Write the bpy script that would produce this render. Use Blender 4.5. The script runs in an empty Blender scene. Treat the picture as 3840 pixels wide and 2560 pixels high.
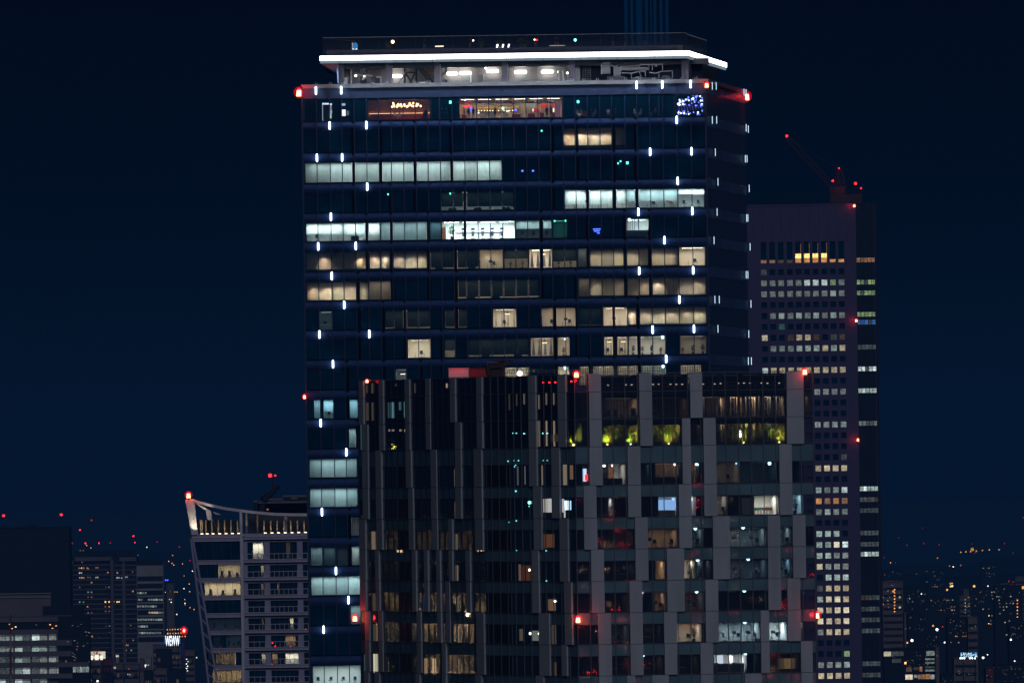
import bpy, bmesh, math, random
from mathutils import Vector, Matrix
random.seed(7)
C = bpy.context.scene.collection
sc = bpy.context.scene
# ------------------------------------------------------------------ camera
FP = 400.0 / 36.0 * 3840.0          # focal length in photo pixels
ROLL = 0.0142
CAMZ = 200.0
PX, PY = 1920.0, 1760.0             # where the level line of sight meets the photo
cam = bpy.data.cameras.new('camera'); co = bpy.data.objects.new('camera', cam); C.objects.link(co)
cam.lens = 400; cam.sensor_width = 36; cam.shift_y = 480.0 / 3840.0
cam.clip_start = 5; cam.clip_end = 120000
co.location = (0, 0, CAMZ); co.rotation_euler = (math.pi / 2, ROLL, 0)
sc.camera = co
# ------------------------------------------------------------------ night sky and one weak glow-of-the-city lamp
w = bpy.data.worlds.new('World'); sc.world = w; w.use_nodes = True
nt = w.node_tree; nt.nodes.clear()
out = nt.nodes.new('ShaderNodeOutputWorld'); bg = nt.nodes.new('ShaderNodeBackground')
tc = nt.nodes.new('ShaderNodeTexCoord'); sx = nt.nodes.new('ShaderNodeSeparateXYZ')
rp = nt.nodes.new('ShaderNodeValToRGB'); mr = nt.nodes.new('ShaderNodeMapRange')
sk = nt.nodes.new('ShaderNodeTexSky'); sk.sky_type = 'NISHITA'; sk.sun_disc = False
sk.sun_elevation = math.radians(-6); sk.sun_rotation = math.radians(160)
nt.links.new(tc.outputs['Generated'], sx.inputs[0]); nt.links.new(sx.outputs['Z'], mr.inputs['Value'])
mr.inputs['From Min'].default_value = -0.02; mr.inputs['From Max'].default_value = 0.18
nt.links.new(mr.outputs[0], rp.inputs['Fac'])
e = rp.color_ramp.elements
e[0].position = 0.0; e[0].color = (0.0012, 0.0062, 0.0185, 1)
e[1].position = 1.0; e[1].color = (0.0008, 0.0030, 0.010, 1)
for p, c in ((0.10, (0.0012, 0.0066, 0.0200, 1)), (0.20, (0.0006, 0.0050, 0.0180, 1)), (0.37, (0.0003, 0.0025, 0.0100, 1))):
    k = e.new(p); k.color = c
ad = nt.nodes.new('ShaderNodeMixRGB'); ad.blend_type = 'ADD'; ad.inputs[0].default_value = 1.0
sm = nt.nodes.new('ShaderNodeMixRGB'); sm.blend_type = 'MULTIPLY'; sm.inputs[0].default_value = 1.0
sm.inputs[2].default_value = (0.02, 0.02, 0.02, 1)
nt.links.new(sk.outputs[0], sm.inputs[1]); nt.links.new(rp.outputs[0], ad.inputs[1]); nt.links.new(sm.outputs[0], ad.inputs[2])
nt.links.new(ad.outputs[0], bg.inputs[0]); bg.inputs[1].default_value = 0.55
nt.links.new(bg.outputs[0], out.inputs[0])
sun = bpy.data.lights.new('city_glow', 'SUN'); so = bpy.data.objects.new('city_glow', sun); C.objects.link(so)
sun.energy = 0.50; sun.angle = math.radians(25); sun.color = (0.78, 0.82, 1.0)
so.rotation_euler = Vector((0.14, -0.83, 0.54)).to_track_quat('Z', 'Y').to_euler()
sc.view_settings.view_transform = 'Standard'; sc.view_settings.look = 'None'
sc.view_settings.exposure = 0; sc.view_settings.gamma = 1
cy = sc.cycles
cy.use_denoising = True; cy.max_bounces = 6; cy.diffuse_bounces = 3; cy.glossy_bounces = 3; cy.transmission_bounces = 4
cy.transparent_max_bounces = 16; cy.volume_bounces = 0; cy.caustics_reflective = False; cy.caustics_refractive = False
cy.sample_clamp_indirect = 4.0; cy.sample_clamp_direct = 0; cy.use_light_tree = True; cy.pixel_filter_type = 'BLACKMAN_HARRIS'
cy.filter_width = 1.5
# ------------------------------------------------------------------ photo point -> ray
CR, SR = math.cos(ROLL), math.sin(ROLL)
def ray(px, py):
    dx, dy = px - PX, PY - py
    return ((CR * dx + SR * dy) / FP, (-SR * dx + CR * dy) / FP)
def at(px, py, D):
    tx, ty = ray(px, py)
    return Vector((tx * D, D, CAMZ + ty * D))
class Face:
    """a vertical wall plane given by two plan points, with s along it, z up and o outward"""
    def __init__(f, p0, p1):
        f.p = Vector((p0[0], p0[1])); q = Vector((p1[0], p1[1])); f.L = (q - f.p).length
        f.d = (q - f.p) / f.L; f.n = Vector((f.d.y, -f.d.x))
    def hit(f, px, py):
        tx, ty = ray(px, py)
        # (t*tx, t) = p + s*d
        den = f.d.x - tx * f.d.y
        s = (tx * f.p.y - f.p.x) / den
        t = f.p.y + s * f.d.y
        return s, CAMZ + ty * t
    def s(f, px, py): return f.hit(px, py)[0]
    def z(f, px, py): return f.hit(px, py)[1]
    def P(f, s, z, o=0.0):
        v = f.p + f.d * s + f.n * o
        return Vector((v.x, v.y, z))
# ------------------------------------------------------------------ materials
M = {}
def new_mat(name):
    m = bpy.data.materials.new(name); m.use_nodes = True; m.node_tree.nodes.clear(); M[name] = m
    return m, m.node_tree
def surf(name, rgb, rough=0.6, metal=0.0, spec=0.5, var=0.12, scale=0.6, bump=0.0, streak=False):
    m, t = new_mat(name); N = t.nodes; L = t.links
    o = N.new('ShaderNodeOutputMaterial'); b = N.new('ShaderNodeBsdfPrincipled'); L.new(b.outputs[0], o.inputs[0])
    b.inputs['Roughness'].default_value = rough; b.inputs['Metallic'].default_value = metal
    b.inputs['Specular IOR Level'].default_value = spec
    c = N.new('ShaderNodeTexCoord'); mp = N.new('ShaderNodeMapping'); n = N.new('ShaderNodeTexNoise')
    mp.inputs['Scale'].default_value = (scale, scale, scale * (0.15 if streak else 1))
    n.inputs['Detail'].default_value = 6; n.inputs['Scale'].default_value = 1.0
    L.new(c.outputs['Object'], mp.inputs[0]); L.new(mp.outputs[0], n.inputs['Vector'])
    r = N.new('ShaderNodeMapRange'); r.inputs['From Min'].default_value = .3; r.inputs['From Max'].default_value = .7
    r.inputs['To Min'].default_value = 1 - var; r.inputs['To Max'].default_value = 1 + var; L.new(n.outputs[0], r.inputs[0])
    x = N.new('ShaderNodeMixRGB'); x.blend_type = 'MULTIPLY'; x.inputs[0].default_value = 1
    x.inputs[1].default_value = (*rgb, 1); L.new(r.outputs[0], x.inputs[2]); L.new(x.outputs[0], b.inputs['Base Color'])
    if bump:
        bp = N.new('ShaderNodeBump'); bp.inputs['Strength'].default_value = bump; bp.inputs['Distance'].default_value = 0.3
        L.new(n.outputs[0], bp.inputs['Height']); L.new(bp.outputs[0], b.inputs['Normal'])
    return m
def glow(name, rgb, s, rand=0.0):
    m, t = new_mat(name); N = t.nodes; L = t.links
    o = N.new('ShaderNodeOutputMaterial'); e = N.new('ShaderNodeEmission'); L.new(e.outputs[0], o.inputs[0])
    e.inputs[0].default_value = (*rgb, 1); e.inputs[1].default_value = s
    if rand:
        i = N.new('ShaderNodeObjectInfo'); r = N.new('ShaderNodeMapRange')
        r.inputs['To Min'].default_value = s * (1 - rand); r.inputs['To Max'].default_value = s * (1 + rand)
        L.new(i.outputs['Random'], r.inputs[0]); L.new(r.outputs[0], e.inputs[1])
    return m
def lit_pane(name, rgb, s, rand=0.3, scale=1.2):
    """a lit window of a far building: light with the uneven contents of a room behind it"""
    m, t = new_mat(name); N = t.nodes; L = t.links
    o = N.new('ShaderNodeOutputMaterial'); e = N.new('ShaderNodeEmission'); L.new(e.outputs[0], o.inputs[0])
    e.inputs[0].default_value = (*rgb, 1)
    g = N.new('ShaderNodeNewGeometry'); n = N.new('ShaderNodeTexNoise'); n.inputs['Scale'].default_value = scale
    n.inputs['Detail'].default_value = 3; L.new(g.outputs['Position'], n.inputs['Vector'])
    r = N.new('ShaderNodeMapRange'); r.inputs['From Min'].default_value = .3; r.inputs['From Max'].default_value = .7
    r.inputs['To Min'].default_value = .45; r.inputs['To Max'].default_value = 1.35; L.new(n.outputs[0], r.inputs[0])
    i = N.new('ShaderNodeObjectInfo'); q = N.new('ShaderNodeMapRange')
    q.inputs['To Min'].default_value = s * (1 - rand); q.inputs['To Max'].default_value = s * (1 + rand); L.new(i.outputs['Random'], q.inputs[0])
    x = N.new('ShaderNodeMath'); x.operation = 'MULTIPLY'; L.new(r.outputs[0], x.inputs[0]); L.new(q.outputs[0], x.inputs[1])
    L.new(x.outputs[0], e.inputs[1])
    return m
def pane_glass(name, tint, refl=1.0, wave=0.0):
    m, t = new_mat(name); N = t.nodes; L = t.links
    o = N.new('ShaderNodeOutputMaterial'); tr = N.new('ShaderNodeBsdfTransparent'); g = N.new('ShaderNodeBsdfGlossy')
    g.inputs['Roughness'].default_value = 0.0; tr.inputs[0].default_value = (*tint, 1)
    fr = N.new('ShaderNodeFresnel'); fr.inputs[0].default_value = 1.5
    mx = N.new('ShaderNodeMixShader'); ml = N.new('ShaderNodeMath'); ml.operation = 'MULTIPLY'; ml.inputs[1].default_value = refl
    L.new(fr.outputs[0], ml.inputs[0]); L.new(ml.outputs[0], mx.inputs[0]); L.new(tr.outputs[0], mx.inputs[1]); L.new(g.outputs[0], mx.inputs[2])
    L.new(mx.outputs[0], o.inputs[0])
    if wave: add_wave(t, [g.inputs['Normal']], wave)
    return m
def add_wave(t, socks, amt, sc_=(0.9, 0.9, 0.35)):
    N = t.nodes; L = t.links
    c = N.new('ShaderNodeTexCoord'); mp = N.new('ShaderNodeMapping'); mp.inputs['Scale'].default_value = sc_
    n = N.new('ShaderNodeTexNoise'); n.inputs['Detail'].default_value = 2
    L.new(c.outputs['Object'], mp.inputs[0]); L.new(mp.outputs[0], n.inputs['Vector'])
    b = N.new('ShaderNodeBump'); b.inputs['Strength'].default_value = amt; b.inputs['Distance'].default_value = 0.035
    L.new(n.outputs[0], b.inputs['Height'])
    for s in socks: L.new(b.outputs[0], s)
def add_sheen_tint(name, fac, rgb):
    t = M[name].node_tree; o = [n for n in t.nodes if n.type == 'OUTPUT_MATERIAL'][0]; src = o.inputs[0].links[0].from_socket
    d = t.nodes.new('ShaderNodeBsdfDiffuse'); d.inputs[0].default_value = (*rgb, 1); mx = t.nodes.new('ShaderNodeMixShader'); mx.inputs[0].default_value = fac
    t.links.new(src, mx.inputs[1]); t.links.new(d.outputs[0], mx.inputs[2]); t.links.new(mx.outputs[0], o.inputs[0])
def dark_glass(name, rgb, rough=0.06, spec=0.5, wave=0.0, var=0.25):
    m = surf(name, rgb, rough, 0, spec, var, 0.25)
    if wave:
        t = m.node_tree; b = [n for n in t.nodes if n.type == 'BSDF_PRINCIPLED'][0]
        add_wave(t, [b.inputs['Normal']], wave)
    return m
def translucent(name, rgb, stripe=8.0, amt=0.12):
    m, t = new_mat(name); N = t.nodes; L = t.links
    o = N.new('ShaderNodeOutputMaterial'); tr = N.new('ShaderNodeBsdfTranslucent'); d = N.new('ShaderNodeBsdfDiffuse')
    mx = N.new('ShaderNodeMixShader'); mx.inputs[0].default_value = 0.15
    L.new(tr.outputs[0], mx.inputs[1]); L.new(d.outputs[0], mx.inputs[2]); L.new(mx.outputs[0], o.inputs[0])
    d.inputs[0].default_value = (rgb[0] * .25, rgb[1] * .25, rgb[2] * .3, 1)
    c = N.new('ShaderNodeTexCoord'); mp = N.new('ShaderNodeMapping'); mp.inputs['Scale'].default_value = (stripe, stripe, 0.08)
    n = N.new('ShaderNodeTexNoise'); n.inputs['Detail'].default_value = 3; n.inputs['Scale'].default_value = 1
    L.new(c.outputs['Object'], mp.inputs[0]); L.new(mp.outputs[0], n.inputs['Vector'])
    r = N.new('ShaderNodeMapRange'); r.inputs['From Min'].default_value = .3; r.inputs['From Max'].default_value = .7
    r.inputs['To Min'].default_value = 1 - amt; r.inputs['To Max'].default_value = 1 + amt; L.new(n.outputs[0], r.inputs[0])
    x = N.new('ShaderNodeMixRGB'); x.blend_type = 'MULTIPLY'; x.inputs[0].default_value = 1; x.inputs[1].default_value = (*rgb, 1)
    i = N.new('ShaderNodeObjectInfo'); q = N.new('ShaderNodeMapRange'); q.inputs['To Min'].default_value = .62; q.inputs['To Max'].default_value = 1.08; L.new(i.outputs['Random'], q.inputs[0])
    u = N.new('ShaderNodeMath'); u.operation = 'MULTIPLY'; L.new(q.outputs[0], u.inputs[0]); L.new(r.outputs[0], u.inputs[1])
    L.new(u.outputs[0], x.inputs[2]); L.new(x.outputs[0], tr.inputs[0])
    return m
# ------------------------------------------------------------------ mesh batches
class MB:
    def __init__(m): m.v = []; m.f = []; m.mi = []; m.sm = []; m.mats = []; m.area = 0
    def mat(m, x):
        if isinstance(x, str): x = M[x]
        if x not in m.mats: m.mats.append(x)
        return m.mats.index(x)
    def poly(m, pts, mat, smooth=False):
        k = len(m.v); m.v += [Vector(p) for p in pts]; m.f.append(tuple(range(k, k + len(pts)))); m.mi.append(m.mat(mat)); m.sm.append(smooth)
    def hexa(m, p, mat, skip=()):
        """p: 8 corners, bottom ring 0-3 then top ring 4-7"""
        k = len(m.v); m.v += [Vector(q) for q in p]; i = m.mat(mat)
        for j, f in enumerate(((0, 3, 2, 1), (4, 5, 6, 7), (0, 1, 5, 4), (1, 2, 6, 5), (2, 3, 7, 6), (3, 0, 4, 7))):
            if j in skip: continue
            m.f.append(tuple(k + a for a in f)); m.mi.append(i); m.sm.append(False)
    def fb(m, F, s0, s1, z0, z1, o0, o1, mat, skip=()):
        P = F.P
        m.hexa([P(s0, z0, o1), P(s1, z0, o1), P(s1, z0, o0), P(s0, z0, o0), P(s0, z1, o1), P(s1, z1, o1), P(s1, z1, o0), P(s0, z1, o0)], mat, skip)
        m.area = max(m.area, abs((s1 - s0) * (z1 - z0)))
    def box(m, x0, x1, y0, y1, z0, z1, mat, skip=()):
        m.hexa([(x0, y0, z0), (x1, y0, z0), (x1, y1, z0), (x0, y1, z0), (x0, y0, z1), (x1, y0, z1), (x1, y1, z1), (x0, y1, z1)], mat, skip)
    def bar(m, a, b, r, mat, n=6, r2=None):
        a = Vector(a); b = Vector(b); d = b - a
        if d.length < 1e-6: return
        q = d.to_track_quat('Z', 'Y'); r2 = r if r2 is None else r2; k = len(m.v); i = m.mat(mat)
        for c, rr in ((a, r), (b, r2)):
            for j in range(n):
                t = 2 * math.pi * (j + .5) / n; m.v.append(c + q @ Vector((rr * math.cos(t), rr * math.sin(t), 0)))
        for j in range(n):
            m.f.append((k + j, k + (j + 1) % n, k + n + (j + 1) % n, k + n + j)); m.mi.append(i); m.sm.append(n > 6)
        m.f.append(tuple(k + j for j in reversed(range(n)))); m.f.append(tuple(k + n + j for j in range(n))); m.mi += [i, i]; m.sm += [False, False]
    def ball(m, c, rx, mat, rz=None, ry=None, seg=10, rings=6, rot=None):
        c = Vector(c); rz = rx if rz is None else rz; ry = rx if ry is None else ry; k = len(m.v); i = m.mat(mat)
        for a in range(rings + 1):
            ph = math.pi * a / rings
            for b in range(seg):
                th = 2 * math.pi * b / seg
                v = Vector((rx * math.sin(ph) * math.cos(th), ry * math.sin(ph) * math.sin(th), rz * math.cos(ph)))
                m.v.append(c + (rot @ v if rot else v))
        for a in range(rings):
            for b in range(seg):
                p, q = k + a * seg + b, k + a * seg + (b + 1) % seg
                m.f.append((p, p + seg, q + seg, q)); m.mi.append(i); m.sm.append(True)
    def merge(m, o):
        k = len(m.v); m.v += o.v
        for f, i, s in zip(o.f, o.mi, o.sm):
            m.f.append(tuple(k + a for a in f)); m.mi.append(m.mat(o.mats[i])); m.sm.append(s)
    def build(m, name, parent=None, base=None, **props):
        b = Vector(base) if base is not None else (Vector(parent['_b']) if parent is not None and '_b' in parent else Vector((0, 0, 0)))
        me = bpy.data.meshes.new(name); me.from_pydata([tuple(v - b) for v in m.v], [], m.f)
        for x in m.mats: me.materials.append(x)
        me.polygons.foreach_set('material_index', m.mi); me.polygons.foreach_set('use_smooth', m.sm); me.update()
        o = bpy.data.objects.new(name, me); C.objects.link(o)
        if parent is not None: o.parent = parent
        else: o.location = b
        o['_b'] = tuple(b)
        for k_, v_ in props.items(): o[k_] = v_
        return o
def root(name, base, label, category, group=None):
    o = bpy.data.objects.new(name, None); C.objects.link(o); o.location = base; o['_b'] = tuple(base)
    o['label'] = label; o['category'] = category
    if group: o['group'] = group
    return o
def copy_of(o, loc, label=None, rz=None, scale=None):
    c = o.copy(); C.objects.link(c); c.location = loc
    if label: c['label'] = label
    if rz is not None: c.rotation_euler = (0, 0, rz)
    if scale is not None: c.scale = (scale, scale, scale)
    for ch in o.children:
        d = ch.copy(); C.objects.link(d); d.parent = c
    return c
def textmesh(txt, size, mat, wid, name, offset=.018, shear=0.0):
    cu = bpy.data.curves.new(name, 'FONT'); cu.body = txt; cu.size = size; cu.align_x = 'CENTER'; cu.align_y = 'CENTER'; cu.offset = size * offset; cu.extrude = .03; cu.shear = shear; cu.materials.append(mat)
    o = bpy.data.objects.new(name + '_src', cu); C.objects.link(o); dg = bpy.context.evaluated_depsgraph_get(); me = bpy.data.meshes.new_from_object(o.evaluated_get(dg)); bpy.data.objects.remove(o)
    xs = [v.co.x for v in me.vertices]; c0 = (max(xs) + min(xs)) / 2; k = wid / (max(xs) - min(xs))
    for v in me.vertices: v.co.x = (v.co.x - c0) * k
    ob = bpy.data.objects.new(name, me); C.objects.link(ob); ob.rotation_euler = (math.pi / 2, 0, 0); return ob
class Many:
    """a kind of part of one thing: the largest ones become parts of their own, the rest one part"""
    def __init__(s): s.l = []
    def add(s, mb, area=None): s.l.append((mb.area if area is None else area, len(s.l), mb))
    def flush(s, name, parent, limit=98):
        s.l.sort(key=lambda t: -t[0])
        for a, i, mb in s.l[:limit]: mb.build(name, parent)
        if len(s.l) > limit:
            r = MB()
            for a, i, mb in s.l[limit:]: r.merge(mb)
            r.build(name, parent, kind='stuff')
# ------------------------------------------------------------------ palette
surf('concrete', (.30, .29, .31), .8)
surf('panel_grey', (.40, .435, .475), .75, var=.14, scale=.5, streak=True)
surf('black_metal', (.012, .012, .02), .5)
surf('dark_metal', (.05, .055, .07), .45)
surf('grey_metal', (.22, .23, .25), .45)
surf('mullion', (.030, .048, .12), .35)
surf('mullion_grey', (.10, .11, .14), .4)
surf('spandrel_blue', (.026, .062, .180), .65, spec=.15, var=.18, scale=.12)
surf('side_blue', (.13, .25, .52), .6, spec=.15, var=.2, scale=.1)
dark_glass('glass_navy', (.003, .038, .085), var=.4)
dark_glass('glass_teal', (.125, .215, .26), rough=.0, var=.2, wave=.006)
dark_glass('glass_black', (.030, .050, .075), rough=.0, spec=.8, wave=.28)
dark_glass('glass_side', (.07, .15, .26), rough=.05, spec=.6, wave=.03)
pane_glass('clear_glass', (.93, .96, .97), .5); add_sheen_tint('clear_glass', .045, (.06, .5, 1.0))  # blue diffuse share paints the reflected sky into the pane
pane_glass('smoke_glass', (.72, .74, .78), 1.3, wave=.006); add_sheen_tint('smoke_glass', .05, (.25, .35, .6))
surf('core', (.06, .06, .065), .8)
surf('room_white', (.75, .78, .77), .8, var=.05)
surf('room_cream', (.70, .65, .55), .8, var=.06)
surf('room_grey', (.20, .24, .26), .8, var=.1)
surf('room_brown', (.34, .15, .07), .7, var=.25, scale=1.5)
surf('room_dark', (.05, .06, .07), .8, var=.2)
surf('floor_dark', (.08, .075, .07), .7)
surf('wood', (.42, .24, .10), .6, var=.2, scale=2)
surf('black_cloth', (.015, .016, .02), .8)
surf('white_paint', (.75, .75, .75), .5)
surf('red_paint', (.45, .03, .03), .4)
surf('red_cloth', (.5, .05, .08), .8)
surf('cream_paint', (.75, .65, .45), .5)
surf('blue_paint', (.03, .10, .45), .5)
surf('yellow_paint', (.65, .42, .05), .5)
surf('orange_paint', (.75, .22, .05), .5)
surf('green_paint', (.05, .4, .28), .5)
surf('teal_paint', (.10, .28, .28), .6)
surf('skin', (.55, .34, .25), .6)
surf('hair_black', (.02, .015, .012), .6)
surf('white_cloth', (.65, .63, .6), .8)
surf('grey_cloth', (.2, .21, .24), .8)
surf('tan_cloth', (.5, .38, .26), .8)
surf('leaf', (.14, .20, .02), .55, var=.8, scale=3)
surf('leaf_dark', (.06, .12, .03), .6, var=.5, scale=3)
surf('soil', (.03, .02, .015), .9)
surf('apartment_wall', (.34, .33, .48), .75, var=.08)
surf('apartment_white', (.60, .59, .66), .7, var=.06)
surf('apartment_bronze', (.26, .21, .15), .6, var=.1)
surf('purple_wall', (.095, .076, .175), .8, var=.1)
surf('far_navy', (.010, .020, .045), .8, var=.2)
surf('far_grey', (.17, .15, .19), .8, var=.15, scale=.1)
surf('far_tan', (.20, .16, .16), .8, var=.15, scale=.1)
surf('far_red', (.20, .04, .06), .8)
surf('far_white', (.36, .34, .36), .8, var=.15, scale=.1)
surf('ground_dark', (.02, .024, .035), .9, var=.4, scale=.004)
surf('hill_green', (.012, .018, .02), .95, var=.4, scale=.01)
translucent('blind_cool', (.78, .86, .84))
translucent('blind_warm', (.78, .70, .58))
translucent('blind_dark', (.016, .022, .022))
translucent('blind_blue', (.62, .80, .84))
glow('lamp_white', (1, .98, .94), 16); glow('lamp_cool', (.80, 1.0, .98), 1); glow('lamp_warm', (1, .72, .40), 1)
glow('strip_white', (.95, .98, 1.0), 6.5)
glow('strip_edge', (.62, .80, 1.0), .30)
glow('capsule', (.82, .92, 1.0), 7)
glow('capsule_side', (.60, .85, 1.0), 1.6)
glow('red_lamp', (1.0, .02, .03), 4)
glow('red_hot', (1.0, .24, .09), 20)
glow('red_small', (1.0, .02, .03), 6)
glow('green_exit', (.10, 1.0, .65), 4)
glow('cyan_lamp', (.45, .92, 1.0), 7)
glow('blue_led', (.05, .10, 1.0), 5)
glow('amber_bulb', (1.0, .55, .22), 7)
glow('flood', (1.0, .93, .80), 13)
glow('screen_blue', (.35, .62, 1.0), 1.6)
glow('screen_white', (.75, .88, 1.0), 2.2)
glow('neon_red', (1.0, .02, .04), 5)
glow('laser', (.005, .13, .42), .55)
glow('bulb_blue', (.12, .18, 1.0), 3)
glow('bulb_white', (.85, .9, 1.0), 6)
glow('orange_dot', (1.0, .42, .12), 1.8, .5); glow('white_dot', (.95, 1.0, .9), 2.4, .4); glow('red_dot', (1.0, .03, .05), .7, .5)
lit_pane('win_cool', (.62, .80, .74), .60); lit_pane('win_coolbright', (.80, .97, .95), .95); lit_pane('win_warm', (1.0, .84, .55), .62)
lit_pane('win_cream', (1.0, .88, .62), .80); lit_pane('win_orange', (1.0, .46, .16), .65); lit_pane('win_tan', (.85, .46, .26), .28)
lit_pane('win_green', (.55, .85, .40), .45); lit_pane('win_dim', (.42, .52, .55), .16); lit_pane('win_gold', (1.0, .60, .18), 2.2)
lit_pane('win_teal', (.2, .6, .55), .25); lit_pane('win_grey', (.55, .66, .62), .38); lit_pane('win_dimwarm', (.55, .40, .28), .14)
GLOWS = {}
def lampmat(rgb, s):
    k = (tuple(round(c, 2) for c in rgb), round(s, 1))
    if k not in GLOWS: GLOWS[k] = glow('ceiling_glow_%d' % len(GLOWS), rgb, s)
    return GLOWS[k]
COOL = (.84, 1.0, .97); WARM = (1.0, .84, .66); NEUT = (1, .96, .9); CREAM = (1.0, .90, .72); CYAN = (.55, .88, 1.0)
# ------------------------------------------------------------------ rooms behind glass
def room(F, s0, s1, z0, z1, dep, wall, tower, col, L, o=-.30, cl_off=None, cw=.35, nm='lit_room', floor='floor_dark', gaps=True, fullw=False):
    r = MB(); e = .04
    r.fb(F, s0 + e, s1 - e, z0 + e, z1 - e, -dep, o, wall, skip=(2,))
    # open toward the street: remove the front (face 2), lay a floor
    r.fb(F, s0 + 2 * e, s1 - 2 * e, z0 + e, z0 + 2 * e, -dep + e, o - .02, floor)
    ro = r.build(nm, tower)
    if L > 0:
        c = MB(); co_ = cl_off if cl_off is not None else -dep * .5
        n = max(1, int((s1 - s0) / 2.4)) if not fullw else 1
        for i in range(n):
            a = s0 + (s1 - s0) * i / n; b = s0 + (s1 - s0) * (i + 1) / n; m_ = (b - a) * (.12 if not fullw else .03)
            c.fb(F, a + m_, b - m_, z1 - .15, z1 - .05, co_ - cw, co_ + cw, 'white_paint', skip=(0,)); P_ = F.P
            c.poly([P_(a + m_ + .02, z1 - .145, co_ - cw + .02), P_(b - m_ - .02, z1 - .145, co_ - cw + .02), P_(b - m_ - .02, z1 - .145, co_ + cw - .02), P_(a + m_ + .02, z1 - .145, co_ + cw - .02)], lampmat(col, L * 1.25))
        c.build('ceiling_lamp', ro)
    return ro
def spot(F, s, z, o, col, power, size=80, blend=.35, r=.05, tgt=(0, 0, -1)):
    l = bpy.data.lights.new('downlight', 'SPOT'); l.energy = power; l.color = col; l.spot_size = math.radians(size); l.spot_blend = blend
    l.shadow_soft_size = r
    ob = bpy.data.objects.new('downlight', l); C.objects.link(ob); ob.location = F.P(s, z, o)
    ob.rotation_euler = (-Vector(tgt)).to_track_quat('Z', 'Y').to_euler()
    return ob
# ================================================================== THE BLUE GLASS TOWER
D1 = 1700.0
a_ = at(1141, 1000, D1); b_ = at(2655, 1000, D1); c_ = at(2802, 1000, D1 * 1.031)
MF = Face((a_.x, a_.y), (b_.x, b_.y)); MS = Face((b_.x, b_.y), (c_.x, c_.y))
W1 = MF.L
main = root('glass_tower', (a_.x, a_.y, 0), 'tall blue glass office tower with a glowing white rooftop rim, behind the grey panelled block', 'office tower')
YB = [457.5, 575, 689.5, 800.5, 909, 1020, 1130.6, 1240.5, 1350.6, 1462.8, 1572.7, 1683.4, 1794, 1904.7, 2013.6, 2124, 2234.6, 2346, 2457.7, 2568, 2680]
ZR = MF.z(1134, 318)                                  # roof edge of the body
ZB = [MF.z(1140 + (y - 600) * .0142, y) for y in YB]
PXM = 1 / 25.1
SPH = 37 * PXM
MX = [1186, 1235.3, 1280.4, 1327, 1373, 1419, 1465, 1511, 1557.5, 1602.5, 1648.4, 1694.6, 1740, 1786.7, 1833, 1879, 1926, 1972, 2017, 2063.4, 2109.3, 2155.5, 2201.8, 2248.4, 2293, 2342.5, 2388, 2435.4, 2484.4, 2537, 2590.3]
MSs = [MF.s(x, 400) for x in MX]
YMID = [0] + [(YB[k - 1] + YB[k]) / 2 for k in range(1, len(YB))]
LV = {1: [1323.9, 1425.8, 1554, 1692.6, 2070.6, 2162, 2301, 2384], 2: [1326, 1427.8, 1556, 1694, 2072.5, 2164.6, 2302.6, 2386],
      3: [1327, 1465.6, 1557.7, 1743.5, 2074, 2203.6, 2305, 2388], 4: [1375.5, 1467.6, 1606, 1744, 2029.6, 2204, 2343, 2435.6],
      5: [1378.7, 1468.8, 1608, 1708.7, 2031.6, 2206, 2344.7, 2437.5], 6: [1342, 1471.5, 1610, 1710.7, 2033.6, 2161, 2347, 2440.7],
      7: [1345, 1436, 1519, 1712.6, 2081, 2163, 2302, 2393], 8: [1345.8, 1438, 1522, 1658, 2082, 2165, 2304, 2395],
      9: [1301.6, 1440, 1578, 1659, 2083.8, 2212, 2305, 2397], 10: [1303.6, 1442, 1580, 1661], 11: [1340], 14: [1311.7], 15: [1313]}
def zone(o, sc_): return lambda u0, u1: (o + u0 / sc_, o + u1 / sc_)
q1 = zone(1080, 2.529); q2 = zone(1950, 2.529); q3 = zone(1100, 2.529); q4 = zone(2000, 2.529); q5 = zone(1100, 2.529); q6 = zone(1900, 2.529); q7 = zone(1100, 2.376)
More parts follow.
